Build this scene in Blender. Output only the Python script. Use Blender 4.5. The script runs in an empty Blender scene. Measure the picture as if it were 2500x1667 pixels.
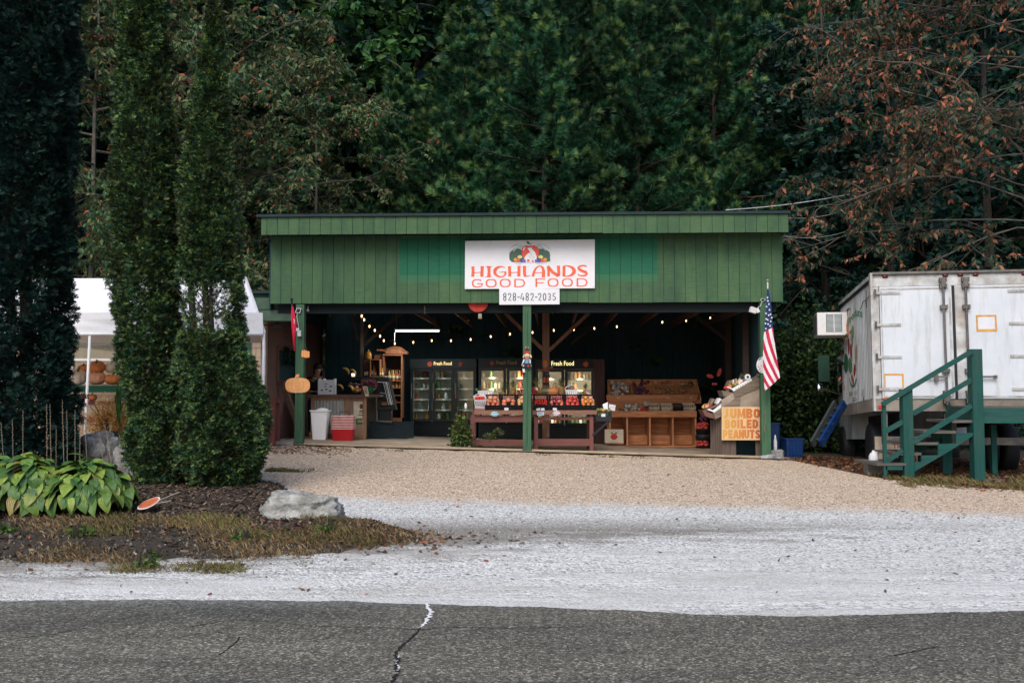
import bpy, math, random
import numpy as np
from mathutils import Vector, Matrix, Euler
random.seed(7)
np.random.seed(7)
R = math.radians
scene = bpy.context.scene
col = scene.collection
CAM_Z = 1.5
PITCH = R(3.2)
FPX = 2430.0                     # focal length for a frame 2500 wide
cam_d = bpy.data.cameras.new('camera')
cam_d.sensor_width = 36.0
cam_d.lens = 36.0 * FPX / 2500.0
cam_d.clip_start = 0.1
cam_d.clip_end = 1000.0
cam = bpy.data.objects.new('camera', cam_d)
cam.location = (0, 0, CAM_Z)
cam.rotation_euler = (R(90) + PITCH, 0, 0)
col.objects.link(cam)
scene.camera = cam
SUN_EL, SUN_AZ = 44.0, 196.0     # azimuth clockwise from +Y: behind the camera, a little to the left
world = bpy.data.worlds.new('World')
scene.world = world
world.use_nodes = True
wn = world.node_tree
sky = wn.nodes.new('ShaderNodeTexSky')
sky.sky_type = 'NISHITA'
sky.sun_disc = False
sky.sun_elevation = R(SUN_EL)
sky.sun_rotation = R(SUN_AZ)
sky.air_density = 1.0
sky.dust_density = 2.6
sky.ozone_density = 1.6
wn.links.new(sky.outputs[0], wn.nodes['Background'].inputs[0])
wn.nodes['Background'].inputs[1].default_value = 0.12
sun_d = bpy.data.lights.new('sun', 'SUN')
sun_d.energy = 1.5
sun_d.angle = R(34)
sun_d.color = (1.0, 0.96, 0.90)
sun = bpy.data.objects.new('sun', sun_d)
_sd = Vector((math.sin(R(SUN_AZ)) * math.cos(R(SUN_EL)), math.cos(R(SUN_AZ)) * math.cos(R(SUN_EL)), math.sin(R(SUN_EL))))
sun.rotation_euler = _sd.to_track_quat('Z', 'Y').to_euler()
sun.location = (-5, -10, 30)
col.objects.link(sun)
vs = scene.view_settings
vs.view_transform = 'Standard'
try:
  vs.look = 'None'
except Exception:
  pass
vs.exposure = 0.53
vs.gamma = 1.0
vs.use_curve_mapping = False
scene.render.engine = 'CYCLES'
scene.cycles.max_bounces = 6
scene.cycles.transparent_max_bounces = 12
scene.cycles.sample_clamp_indirect = 4.0
def ray(u, v):
  a = (u - 1250.0) / FPX
  b = (833.5 - v) / FPX
  return Vector((a, math.cos(PITCH) - b * math.sin(PITCH), math.sin(PITCH) + b * math.cos(PITCH)))
def at(u, v, Y, d=0.0):
  """the point at depth Y seen at (u, v) of the photograph; d metres nearer along y"""
  r = ray(u, v)
  t = Y / r.y
  return Vector((r.x * t, Y - d, CAM_Z + r.z * t))
FL, FR = Vector((-4.94, 20.25, 0)), Vector((5.43, 19.85, 0))     # the front line of the market stand
FDIR = (FR - FL).normalized()
FN = Vector((FDIR.y, -FDIR.x, 0))                                # towards the road
FYAW = math.atan2(FDIR.y, FDIR.x)
def hit(u, v, off=0.0, d=0.0):
  r = ray(u, v)
  o = Vector((0, 0, CAM_Z))
  p0 = FL + FN * off
  t = (p0 - o).dot(FN) / r.dot(FN)
  return o + r * t + FN * d
def on_front(off):
  return lambda u, v, d=0.0: hit(u, v, off, d)
def on_plane(Y):
  return lambda u, v, d=0.0: at(u, v, Y, d)
def smooth(a, b, x):
  t = np.clip((x - a) / (b - a), 0, 1)
  return t * t * (3 - 2 * t)
def road_edge(x):
  return np.interp(x, [-60, -3.8, -1.21, -0.56, 0, 0.72, 1.42, 2.17, 2.85, 3.6, 60], [7.5, 7.48, 7.46, 7.32, 7.23, 7.13, 6.99, 6.95, 7.01, 7.11, 7.3])
def ground_z(x, y):
  x = np.asarray(x, dtype=float)
  y = np.asarray(y, dtype=float)
  base = 0.42 - 0.027 * np.clip(x, -8, 8)
  t = np.clip((y - road_edge(x)) / (20.0 - road_edge(x)), 0, 1)
  z = base * t
  z = z + 0.012 * np.sin(x * 0.9 + 1.3) * np.sin(y * 0.8) * np.clip(t * 6, 0, 1) * np.clip((19.2 - y) * 1.5, 0, 1)
  hill = np.clip(y - 29.0, 0, None)
  z = z + np.minimum(hill * 0.16 + hill ** 2 * 0.014, 60)
  return z
def gz(x, y):
  return float(ground_z(x, y))
class MB:
  """collects shapes into one mesh"""
  def __init__(self, smooth=False):
    self.v, self.f, self.mi = [], [], []
    self.smooth = smooth
    self.slot = 0
  def add(self, vs, fs, m=None):
    o = len(self.v)
    for p in vs:
      p = Vector(p)
      self.v.append(tuple(m @ p if m else p))
    for f in fs:
      self.f.append(tuple(i + o for i in f))
      self.mi.append(self.slot)
    return self
  def box(self, x0, x1, y0, y1, z0, z1, m=None):
    vs = [(x0, y0, z0), (x1, y0, z0), (x1, y1, z0), (x0, y1, z0), (x0, y0, z1), (x1, y0, z1), (x1, y1, z1), (x0, y1, z1)]
    fs = [(3, 2, 1, 0), (4, 5, 6, 7), (0, 1, 5, 4), (1, 2, 6, 5), (2, 3, 7, 6), (3, 0, 4, 7)]
    return self.add(vs, fs, m)
  def obox(self, c, s, rot=(0, 0, 0)):
    m = Matrix.Translation(Vector(c)) @ Euler(rot).to_matrix().to_4x4()
    return self.box(-s[0] / 2, s[0] / 2, -s[1] / 2, s[1] / 2, -s[2] / 2, s[2] / 2, m)
  def beam(self, a, b, w, h, up=(0, 0, 1)):
    a, b = Vector(a), Vector(b)
    d = (b - a)
    L = d.length
    d.normalize()
    up = Vector(up)
    if abs(d.dot(up)) > 0.98:
      up = Vector((0, 1, 0))
    s = d.cross(up).normalized()
    u = s.cross(d).normalized()
    m = Matrix((( s.x, d.x, u.x, a.x), (s.y, d.y, u.y, a.y), (s.z, d.z, u.z, a.z), (0, 0, 0, 1)))
    return self.box(-w / 2, w / 2, 0, L, -h / 2, h / 2, m)
  def pbox(self, u0, v0, u1, v1, Y, depth, fn=None):
    """box whose front face, at depth Y, spans the given rectangle of the photograph"""
    a = at(u0, v1, Y)
    b = at(u1, v0, Y)
    return self.box(a.x, b.x, Y, Y + depth, a.z, b.z)
  def tube(self, pts, r, n=6, cap=True):
    pts = [Vector(p) for p in pts]
    rs = r if isinstance(r, (list, tuple)) else [r] * len(pts)
    o = len(self.v)
    prev = None
    for i, p in enumerate(pts):
      d = (pts[min(i + 1, len(pts) - 1)] - pts[max(i - 1, 0)])
      if d.length < 1e-9:
        d = Vector((0, 0, 1))
      d.normalize()
      if prev is None:
        ref = Vector((0, 0, 1)) if abs(d.z) < 0.9 else Vector((1, 0, 0))
        s = d.cross(ref).normalized()
      else:
        s = (prev - d * prev.dot(d))
        s = s.normalized() if s.length > 1e-6 else d.orthogonal().normalized()
      prev = s
      u = d.cross(s)
      for k in range(n):
        a = 2 * math.pi * k / n
        self.v.append(tuple(p + (s * math.cos(a) + u * math.sin(a)) * rs[i]))
    for i in range(len(pts) - 1):
      for k in range(n):
        k2 = (k + 1) % n
        self.f.append((o + i * n + k, o + i * n + k2, o + (i + 1) * n + k2, o + (i + 1) * n + k))
        self.mi.append(self.slot)
    if cap:
      self.f.append(tuple(o + k for k in reversed(range(n))))
      self.f.append(tuple(o + (len(pts) - 1) * n + k for k in range(n)))
      self.mi += [self.slot] * 2
    return self
  def lathe(self, prof, c=(0, 0, 0), n=14, sx=1.0, sy=1.0, m=None, ribs=0, rib=0.0):
    vs, fs = [], []
    for (r, z) in prof:
      for k in range(n):
        a = 2 * math.pi * k / n
        rr = r * (1 - rib * (0.5 + 0.5 * math.cos(ribs * a))) if ribs else r
        vs.append((c[0] + rr * math.cos(a) * sx, c[1] + rr * math.sin(a) * sy, c[2] + z))
    for i in range(len(prof) - 1):
      for k in range(n):
        k2 = (k + 1) % n
        fs.append((i * n + k, i * n + k2, (i + 1) * n + k2, (i + 1) * n + k))
    if prof[0][0] > 1e-4:
      fs.append(tuple(reversed(range(n))))
    if prof[-1][0] > 1e-4:
      fs.append(tuple((len(prof) - 1) * n + k for k in range(n)))
    return self.add(vs, fs, m)
  def ball(self, c, r, sx=1, sy=1, sz=1, n=12, k=7, m=None):
    prof = [(max(r * math.sin(math.pi * i / k), 1e-5), -r * math.cos(math.pi * i / k) * sz) for i in range(k + 1)]
    return self.lathe(prof, c, n, sx, sy, m)
  def prism(self, poly, mp, d0=0.0, d1=0.02):
    """polygon (u, v) mapped by mp(u, v, d); front at d1 (nearer), back at d0"""
    n = len(poly)
    ar = sum(poly[i][0] * poly[(i + 1) % n][1] - poly[(i + 1) % n][0] * poly[i][1] for i in range(n))
    if ar > 0:
      poly = list(reversed(poly))
    vs = [mp(u, v, d1) for u, v in poly] + [mp(u, v, d0) for u, v in poly]
    fs = [tuple(range(n)), tuple(reversed(range(n, 2 * n)))]
    fs += [(i, i + n, (i + 1) % n + n, (i + 1) % n) for i in range(n)]
    return self.add(vs, fs)
  def build(self, name, mat, parent=None, local=False, base=None):
    """links the mesh as one object; vertices are world positions unless local"""
    vs = np.array(self.v, dtype=float)
    if parent is not None:
      org = np.zeros(3) if local else np.array(parent['_org'])
    elif local:
      org = np.zeros(3)
    elif base is not None:
      org = np.array(base, dtype=float)
    else:
      org = np.array([(vs[:, 0].min() + vs[:, 0].max()) / 2, (vs[:, 1].min() + vs[:, 1].max()) / 2, vs[:, 2].min()])
    me = bpy.data.meshes.new(name)
    me.from_pydata([tuple(p) for p in (vs - org)], [], self.f)
    mats = mat if isinstance(mat, (list, tuple)) else [mat]
    for mm in mats:
      me.materials.append(mm)
    if len(mats) > 1:
      me.polygons.foreach_set('material_index', self.mi)
    if self.smooth:
      me.polygons.foreach_set('use_smooth', [True] * len(self.f))
    me.update()
    ob = bpy.data.objects.new(name, me)
    col.objects.link(ob)
    if parent is not None:
      ob.parent = parent
      ob['_org'] = tuple(float(c) for c in org)
    else:
      if not local:
        ob.location = org
      ob['_org'] = tuple(float(c) for c in org)
    return ob
def np_mesh(name, verts, faces, mat, parent=None, org=(0, 0, 0), smooth_=False):
  """fast mesh from arrays; faces (n, k)"""
  verts = np.asarray(verts, dtype=np.float32) - np.asarray(org, dtype=np.float32)
  faces = np.asarray(faces, dtype=np.int32)
  me = bpy.data.meshes.new(name)
  me.vertices.add(len(verts))
  me.vertices.foreach_set('co', verts.ravel())
  k = faces.shape[1]
  me.loops.add(faces.size)
  me.loops.foreach_set('vertex_index', faces.ravel())
  me.polygons.add(len(faces))
  me.polygons.foreach_set('loop_start', np.arange(0, faces.size, k, dtype=np.int32))
  try:
    me.polygons.foreach_set('loop_total', np.full(len(faces), k, dtype=np.int32))
  except Exception:
    pass
  me.materials.append(mat)
  me.update(calc_edges=True)
  me.validate()
  ob = bpy.data.objects.new(name, me)
  col.objects.link(ob)
  if parent is not None:
    ob.parent = parent
  else:
    ob.location = org
  ob['_org'] = tuple(float(c) for c in org)
  return ob
def tag(o, label=None, cat=None, group=None, kind=None):
  if label: o['label'] = label
  if cat: o['category'] = cat
  if group: o['group'] = group
  if kind: o['kind'] = kind
  return o
def thing(name, label, cat, loc, group=None):
  o = bpy.data.objects.new(name, None)
  o.empty_display_size = 0.2
  col.objects.link(o)
  o.location = loc
  o['_org'] = tuple(float(c) for c in loc)
  return tag(o, label, cat, group)
KIDS = {}
def copy_tree(o, parent=None):
  c = o.copy()
  col.objects.link(c)
  if parent is not None:
    c.parent = parent
  for ch in [x for x in col.objects if x.parent == o]:
    copy_tree(ch, c)
  return c
def scatter(name, tv, tf, pos, rot, sc, mat, parent=None, org=(0, 0, 0), kind=None):
  """one mesh of many small pieces: template (tv, tf), positions, 3x3 rotations, scales"""
  tv = np.asarray(tv, dtype=np.float32)
  tf = np.asarray(tf, dtype=np.int32)
  n = len(pos)
  sc = np.asarray(sc, dtype=np.float32)
  if sc.ndim == 1:
    sc = sc[:, None]
  loc = tv[None, :, :] * sc[:, None, :]
  w = np.einsum('nij,nkj->nki', rot, loc) + np.asarray(pos, dtype=np.float32)[:, None, :]
  faces = (tf[None, :, :] + (np.arange(n) * len(tv))[:, None, None]).reshape(-1, tf.shape[1])
  ob = np_mesh(name, w.reshape(-1, 3), faces, mat, parent, org)
  if kind: ob['kind'] = kind
  return ob
def frames(d, up=None, roll=None):
  """rotation matrices whose y column is d; z column near up"""
  d = d / (np.linalg.norm(d, axis=1, keepdims=True) + 1e-9)
  if up is None:
    up = np.tile([0, 0, 1.0], (len(d), 1))
  s = np.cross(d, up)
  s /= (np.linalg.norm(s, axis=1, keepdims=True) + 1e-6)
  u = np.cross(s, d)
  if roll is not None:
    c, t = np.cos(roll)[:, None], np.sin(roll)[:, None]
    s, u = s * c + u * t, u * c - s * t
  return np.stack([s, d, u], axis=2)
def rnd_dirs(n):
  v = np.random.normal(size=(n, 3))
  return v / np.linalg.norm(v, axis=1, keepdims=True)
def _new(name):
  m = bpy.data.materials.new(name)
  m.use_nodes = True
  nt = m.node_tree
  b = nt.nodes['Principled BSDF']
  return m, nt, b
def mix_rgb(nt, fac, a, b, mode='MIX'):
  n = nt.nodes.new('ShaderNodeMix')
  n.data_type = 'RGBA'
  n.blend_type = mode
  def put(sock, x):
    if isinstance(x, (int, float)):
      sock.default_value = x
    elif isinstance(x, tuple):
      sock.default_value = x if len(x) == 4 else (*x, 1)
    else:
      nt.links.new(x, sock)
  put(n.inputs[0], fac)
  put(n.inputs[6], a)
  put(n.inputs[7], b)
  return n.outputs[2]
def ramp(nt, src, stops):
  n = nt.nodes.new('ShaderNodeValToRGB')
  e = n.color_ramp.elements
  while len(e) < len(stops):
    e.new(0.5)
  for i, (p, c) in enumerate(stops):
    e[i].position = p
    e[i].color = c if len(c) == 4 else (*c, 1)
  nt.links.new(src, n.inputs[0])
  return n.outputs[0]
def noise(nt, scale, detail=3, rough=0.6, coord='Object', sxyz=None, dist=0.0):
  n = nt.nodes.new('ShaderNodeTexNoise')
  n.inputs['Scale'].default_value = scale
  n.inputs['Detail'].default_value = detail
  n.inputs['Roughness'].default_value = rough
  n.inputs['Distortion'].default_value = dist
  src = vec(nt, coord)
  if sxyz:
    mp = nt.nodes.new('ShaderNodeMapping')
    mp.inputs['Scale'].default_value = sxyz
    nt.links.new(src, mp.inputs[0])
    src = mp.outputs[0]
  nt.links.new(src, n.inputs['Vector'])
  return n.outputs[0]
def vec(nt, coord):
  if coord == 'World':
    return nt.nodes.new('ShaderNodeNewGeometry').outputs['Position']
  return nt.nodes.new('ShaderNodeTexCoord').outputs[coord]
def math_(nt, op, a, b=None, clamp=False):
  n = nt.nodes.new('ShaderNodeMath')
  n.operation = op
  n.use_clamp = clamp
  for i, x in enumerate((a, b)):
    if x is None: continue
    if isinstance(x, (int, float)): n.inputs[i].default_value = x
    else: nt.links.new(x, n.inputs[i])
  return n.outputs[0]
def bump(nt, b, h, strength=0.4, dist=0.01):
  n = nt.nodes.new('ShaderNodeBump')
  n.inputs['Strength'].default_value = strength
  n.inputs['Distance'].default_value = dist
  nt.links.new(h, n.inputs['Height'])
  nt.links.new(n.outputs[0], b.inputs['Normal'])
def island(nt):
  return nt.nodes.new('ShaderNodeNewGeometry').outputs['Random Per Island']
def plain(name, c, rough=0.7, var=0.25, scale=6.0, bs=0.15, bscale=60.0, metal=0.0, sxyz=None, dirt=None, dirt_amt=0.4, spec=0.35, coord='World', per_obj=0.0, bdist=0.004):
  """colour with soft blotches, optional dirt stains and fine relief"""
  m, nt, b = _new(name)
  nz = noise(nt, scale, 5, 0.65, coord, sxyz)
  lo = tuple(x * (1 - var) for x in c)
  hi = tuple(min(1, x * (1 + var)) for x in c)
  cc = ramp(nt, nz, [(0.3, lo), (0.7, hi)])
  if per_obj:
    oi = nt.nodes.new('ShaderNodeObjectInfo').outputs['Random']
    k = ramp(nt, oi, [(0, (1 - per_obj,) * 3), (1, (1 + per_obj * 0.6,) * 3)])
    cc = mix_rgb(nt, 1.0, cc, k, 'MULTIPLY')
  if dirt:
    dz = noise(nt, scale * 0.37 + 0.3, 6, 0.7, coord, sxyz, 0.4)
    f = ramp(nt, dz, [(0.45, (0, 0, 0)), (0.72, (dirt_amt,) * 3)])
    cc = mix_rgb(nt, f, cc, dirt)
  nt.links.new(cc, b.inputs['Base Color'])
  b.inputs['Roughness'].default_value = rough
  b.inputs['Metallic'].default_value = metal
  b.inputs['Specular IOR Level'].default_value = spec
  if bs:
    bump(nt, b, noise(nt, bscale, 3, 0.6, coord, sxyz), bs, bdist)
  return m
def wood(name, c, rough=0.75, vert=False, var=0.35, paint=False, per_obj=0.12, dirt=None, dirt_amt=0.4):
  """wood grain stretched along z (vert) or x"""
  s = (14, 14, 1.2) if vert else (1.2, 14, 14)
  return plain(name, c, rough, var * (0.5 if paint else 1), 2.2, 0.35, 9.0, sxyz=s, per_obj=per_obj, dirt=dirt, dirt_amt=dirt_amt, bdist=0.006)
def emit(name, c, s):
  m, nt, b = _new(name)
  b.inputs['Base Color'].default_value = (0.8, 0.8, 0.8, 1)
  b.inputs['Emission Color'].default_value = (*c, 1)
  b.inputs['Emission Strength'].default_value = s
  return m
def leafmat(name, stops, rough=0.55, trans=0.3, clump=(1.2, 0.45), spec=0.3, hue=None):
  """leaf colour picked per leaf, with larger clumps lighter and darker in tone"""
  m, nt, b = _new(name)
  cc = ramp(nt, island(nt), stops)
  nz = noise(nt, clump[0], 3, 0.6, 'World')
  k = ramp(nt, nz, [(0.32, (1 - clump[1],) * 3), (0.68, (1 + clump[1] * 0.8,) * 3)])
  cc = mix_rgb(nt, 1.0, cc, k, 'MULTIPLY')
  if hue:
    hz = noise(nt, hue[1], 2, 0.5, 'World')
    f = ramp(nt, hz, [(0.48, (0, 0, 0)), (0.62, (hue[2],) * 3)])
    cc = mix_rgb(nt, f, cc, hue[0])
  nt.links.new(cc, b.inputs['Base Color'])
  b.inputs['Roughness'].default_value = rough
  b.inputs['Specular IOR Level'].default_value = spec
  tr = nt.nodes.new('ShaderNodeBsdfTranslucent')
  nt.links.new(cc, tr.inputs[0])
  mx = nt.nodes.new('ShaderNodeMixShader')
  mx.inputs[0].default_value = trans
  nt.links.new(b.outputs[0], mx.inputs[1])
  nt.links.new(tr.outputs[0], mx.inputs[2])
  nt.links.new(mx.outputs[0], nt.nodes['Material Output'].inputs[0])
  return m
def glassmat(name, tint=(0.8, 0.9, 0.88), gloss=0.12):
  m, nt, b = _new(name)
  nt.nodes.remove(b)
  t = nt.nodes.new('ShaderNodeBsdfTransparent')
  t.inputs[0].default_value = (*tint, 1)
  g = nt.nodes.new('ShaderNodeBsdfGlossy')
  g.inputs['Roughness'].default_value = 0.05
  mx = nt.nodes.new('ShaderNodeMixShader')
  mx.inputs[0].default_value = gloss
  nt.links.new(t.outputs[0], mx.inputs[1])
  nt.links.new(g.outputs[0], mx.inputs[2])
  nt.links.new(mx.outputs[0], nt.nodes['Material Output'].inputs[0])
  return m
M = {}
def col_(name, c, **k):
  if name not in M:
    M[name] = plain(name, c, **k)
  return M[name]
def text_shape(s, bold=0.0, res=3):
  cu = bpy.data.curves.new('lettering', 'FONT')
  cu.body = s
  cu.offset = bold
  cu.resolution_u = res
  cu.size = 1.0
  ob = bpy.data.objects.new('lettering_tmp', cu)
  col.objects.link(ob)
  dg = bpy.context.evaluated_depsgraph_get()
  me = bpy.data.meshes.new_from_object(ob.evaluated_get(dg))
  v = [tuple(x.co) for x in me.vertices]
  f = [tuple(p.vertices) for p in me.polygons]
  bpy.data.objects.remove(ob)
  bpy.data.curves.remove(cu)
  bpy.data.meshes.remove(me)
  return v, f
def put_text(s, u0, v0, u1, v1, mp, d, mat, parent, name='lettering', bold=0.0, shear=0.0):
  """lettering filling the rectangle (u0, v0)-(u1, v1) of the plane mp, raised d metres"""
  v, f = text_shape(s, bold)
  a = np.array(v)
  x0, x1, y0, y1 = a[:, 0].min(), a[:, 0].max(), a[:, 1].min(), a[:, 1].max()
  mb = MB()
  pts = []
  for (x, y, z) in v:
    fx = (x - x0) / (x1 - x0)
    fy = (y - y0) / (y1 - y0)
    pts.append(mp(u0 + (u1 - u0) * (fx + shear * (fy - 0.5)), v1 + (v0 - v1) * fy, d))
  mb.add(pts, f)
  return mb.build(name, mat, parent)
def ribbon(mb, pts, ws, mp, d0, d1):
  """a brush stroke of changing width in (u, v)"""
  L, Rr = [], []
  n = len(pts)
  for i in range(n):
    a = Vector(pts[max(i - 1, 0)])
    c = Vector(pts[min(i + 1, n - 1)])
    t = (c - a).normalized()
    nn = Vector((-t.y, t.x))
    p = Vector(pts[i])
    w = ws[i] / 2 if isinstance(ws, (list, tuple)) else ws / 2
    L.append(tuple(p + nn * w))
    Rr.append(tuple(p - nn * w))
  for i in range(n - 1):
    q = [L[i], L[i + 1], Rr[i + 1], Rr[i]]
    mb.prism(q, mp, d0, d1)
# ================================================================== THE SETTING
def grid_sheet(name, xs, yfun, ny, zoff, mat, edge_drop=0.0):
  """sheet whose y runs from yfun(x)[0] to yfun(x)[1] for each x of xs, laid on the ground"""
  V, F = [], []
  for x in xs:
    a, b = yfun(x)
    for j in range(ny + 1):
      t = j / ny
      y = a + (b - a) * t ** 1.3
      V.append((x, y, gz(x, y) + zoff))
  for i in range(len(xs) - 1):
    for j in range(ny):
      p = i * (ny + 1) + j
      F.append((p, p + ny + 1, p + ny + 2, p + 1))
  ob = np_mesh(name, V, F, mat)
  ob.data.polygons.foreach_set('use_smooth', [True] * len(F))
  ob['kind'] = 'structure'
  return ob
m_soil, nt, b = _new('soil')
nz = noise(nt, 1.3, 6, 0.65, 'World')
cc = ramp(nt, nz, [(0.3, (0.018, 0.02, 0.012)), (0.5, (0.045, 0.036, 0.022)), (0.7, (0.06, 0.05, 0.03))])
nt.links.new(cc, b.inputs['Base Color'])
b.inputs['Roughness'].default_value = 0.95
bump(nt, b, noise(nt, 18, 5, 0.7, 'World'), 0.8, 0.04)
xs = [-150, -80, -45, -30, -22] + list(np.arange(-16, 16.1, 0.5)) + [22, 30, 45, 80, 150]
ys = [-60, -30, -10, 0, 5, 6, 6.6] + list(np.arange(7, 31, 0.5)) + [33, 36, 40, 45, 50, 56, 62, 70, 80, 95, 120]
V = [(x, y, gz(x, y)) for x in xs for y in ys]
ny = len(ys)
F = [(i * ny + j, (i + 1) * ny + j, (i + 1) * ny + j + 1, i * ny + j + 1) for i in range(len(xs) - 1) for j in range(ny - 1)]
g = np_mesh('ground', V, F, m_soil)
g['kind'] = 'structure'
g.data.polygons.foreach_set('use_smooth', [True] * len(F))
m_gravel, nt, b = _new('gravel')
P = nt.nodes.new('ShaderNodeNewGeometry').outputs['Position']
sp = nt.nodes.new('ShaderNodeSeparateXYZ')
nt.links.new(P, sp.inputs[0])
px, py = sp.outputs[0], sp.outputs[1]
v1 = nt.nodes.new('ShaderNodeTexVoronoi')
v1.inputs['Scale'].default_value = 48
nt.links.new(P, v1.inputs['Vector'])
v2 = nt.nodes.new('ShaderNodeTexVoronoi')
v2.inputs['Scale'].default_value = 26
nt.links.new(P, v2.inputs['Vector'])
s1 = nt.nodes.new('ShaderNodeSeparateColor')
nt.links.new(v1.outputs['Color'], s1.inputs[0])
white = ramp(nt, s1.outputs[0], [(0.0, (0.17, 0.165, 0.155)), (0.2, (0.46, 0.455, 0.445)), (0.5, (0.66, 0.66, 0.65)), (1.0, (0.90, 0.90, 0.89))])
tan = ramp(nt, s1.outputs[1], [(0.0, (0.13, 0.09, 0.06)), (0.2, (0.42, 0.31, 0.215)), (0.55, (0.63, 0.485, 0.36)), (1.0, (0.88, 0.74, 0.60))])
n1 = noise(nt, 1.1, 5, 0.7, 'World')
n2 = noise(nt, 9, 4, 0.7, 'World')
e = math_(nt, 'ADD', py, math_(nt, 'MULTIPLY', px, 0.10))
e = math_(nt, 'ADD', e, math_(nt, 'MULTIPLY', math_(nt, 'SUBTRACT', n1, 0.5), 1.3))
e = math_(nt, 'ADD', e, math_(nt, 'MULTIPLY', math_(nt, 'SUBTRACT', n2, 0.5), 1.8))
ft = ramp(nt, math_(nt, 'MULTIPLY', math_(nt, 'SUBTRACT', e, 12.3), 1.6), [(0.0, (0, 0, 0)), (1.0, (1, 1, 1))])
base = mix_rgb(nt, ft, white, tan)
wv = noise(nt, 1.0, 6, 0.7, 'World', (0.30, 1.7, 1))
d1 = math_(nt, 'SUBTRACT', 9.3, py)
d1 = math_(nt, 'ADD', math_(nt, 'MULTIPLY', d1, 0.42), math_(nt, 'MULTIPLY', math_(nt, 'SUBTRACT', wv, 0.48), 5.4))
d1 = math_(nt, 'ADD', d1, math_(nt, 'MULTIPLY', math_(nt, 'SUBTRACT', n2, 0.5), 1.2))
fd = ramp(nt, d1, [(0.0, (0, 0, 0)), (1.3, (0.78, 0.78, 0.78))])
fd2 = mix_rgb(nt, ft, fd, (0, 0, 0))
dustc = mix_rgb(nt, 1.0, ramp(nt, noise(nt, 42, 4, 0.8, 'World'), [(0.33, (0.52, 0.515, 0.505)), (0.62, (0.88, 0.88, 0.875))]), ramp(nt, noise(nt, 1.4, 5, 0.7, 'World', (0.5, 1.8, 1)), [(0.35, (0.70, 0.675, 0.64)), (0.65, (1, 1, 1))]), 'MULTIPLY')
base = mix_rgb(nt, fd2, base, dustc)
sp2 = noise(nt, 70, 2, 0.5, 'World')
fk = ramp(nt, sp2, [(0.60, (0, 0, 0)), (0.69, (0.8, 0.8, 0.8))])
fk = mix_rgb(nt, 1.0, fk, ramp(nt, noise(nt, 2.3, 4, 0.7, 'World'), [(0.35, (0.1, 0.1, 0.1)), (0.65, (1, 1, 1))]), 'MULTIPLY')
base = mix_rgb(nt, fk, base, (0.10, 0.08, 0.055))
gv = math_(nt, 'ADD', math_(nt, 'MULTIPLY', math_(nt, 'ADD', px, 2.4), -0.30), math_(nt, 'MULTIPLY', math_(nt, 'SUBTRACT', py, 8.1), 0.9))
gv = math_(nt, 'ADD', gv, math_(nt, 'MULTIPLY', math_(nt, 'SUBTRACT', noise(nt, 1.6, 5, 0.7, 'World', (0.6, 2, 1)), 0.5), 3.5))
fg = ramp(nt, gv, [(0.2, (0, 0, 0)), (1.0, (0.75, 0.75, 0.75))])
fgm = ramp(nt, math_(nt, 'SUBTRACT', 11.5, py), [(0.0, (0, 0, 0)), (1.0, (1, 1, 1))])
fg = mix_rgb(nt, 1.0, fg, fgm, 'MULTIPLY')
base = mix_rgb(nt, fg, base, (0.17, 0.145, 0.115))
nt.links.new(base, b.inputs['Base Color'])
b.inputs['Roughness'].default_value = 0.95
b.inputs['Specular IOR Level'].default_value = 0.15
hh = math_(nt, 'ADD', math_(nt, 'MULTIPLY', v1.outputs['Distance'], -1.0), math_(nt, 'MULTIPLY', v2.outputs['Distance'], -1.0))
hm = mix_rgb(nt, fd2, hh, noise(nt, 60, 4, 0.7, 'World'))
bump(nt, b, hm, 0.75, 0.02)
def lot_back(x):
  return float(np.interp(x, [-14, -5.2, -5.0, 5.45, 5.6, 5.95, 6.6, 7.6, 9, 14], [24, 24, 19.95, 19.6, 18.7, 16.3, 15.4, 14.8, 14.3, 13.6])) + 0.10 * math.sin(x * 7.0) + 0.05 * math.sin(x * 19)
lot = grid_sheet('gravel_lot', list(np.arange(-14, 14.01, 0.14)), lambda x: (5.9, lot_back(x) - (0 if abs(x) > 5.45 else 0.02)), 90, 0.004, m_gravel)
m_road, nt, b = _new('asphalt')
P = nt.nodes.new('ShaderNodeNewGeometry').outputs['Position']
vo = nt.nodes.new('ShaderNodeTexVoronoi')
vo.inputs['Scale'].default_value = 75
nt.links.new(P, vo.inputs['Vector'])
sc_ = nt.nodes.new('ShaderNodeSeparateColor')
nt.links.new(vo.outputs['Color'], sc_.inputs[0])
ag = ramp(nt, sc_.outputs[0], [(0.0, (0.075, 0.071, 0.056)), (0.5, (0.155, 0.146, 0.118)), (0.8, (0.25, 0.237, 0.196)), (0.95, (0.38, 0.365, 0.305)), (1.0, (0.58, 0.56, 0.48))])
big = ramp(nt, noise(nt, 0.7, 6, 0.68, 'World', (0.4, 1.6, 1)), [(0.36, (0.55, 0.56, 0.6)), (0.7, (1.12, 1.1, 1.05))])
c1 = mix_rgb(nt, 1.0, ag, big, 'MULTIPLY')
sp = nt.nodes.new('ShaderNodeSeparateXYZ')
nt.links.new(P, sp.inputs[0])
ed = math_(nt, 'SUBTRACT', sp.outputs[1], 6.95)
ed = math_(nt, 'ADD', ed, math_(nt, 'MULTIPLY', math_(nt, 'SUBTRACT', noise(nt, 22, 6, 0.8, 'World'), 0.50), 2.0))
fe = ramp(nt, ed, [(0.2, (0, 0, 0)), (0.9, (0.62, 0.62, 0.62))])
c1 = mix_rgb(nt, fe, c1, (0.5, 0.5, 0.5))
nt.links.new(c1, b.inputs['Base Color'])
b.inputs['Roughness'].default_value = 0.85
b.inputs['Specular IOR Level'].default_value = 0.25
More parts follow.
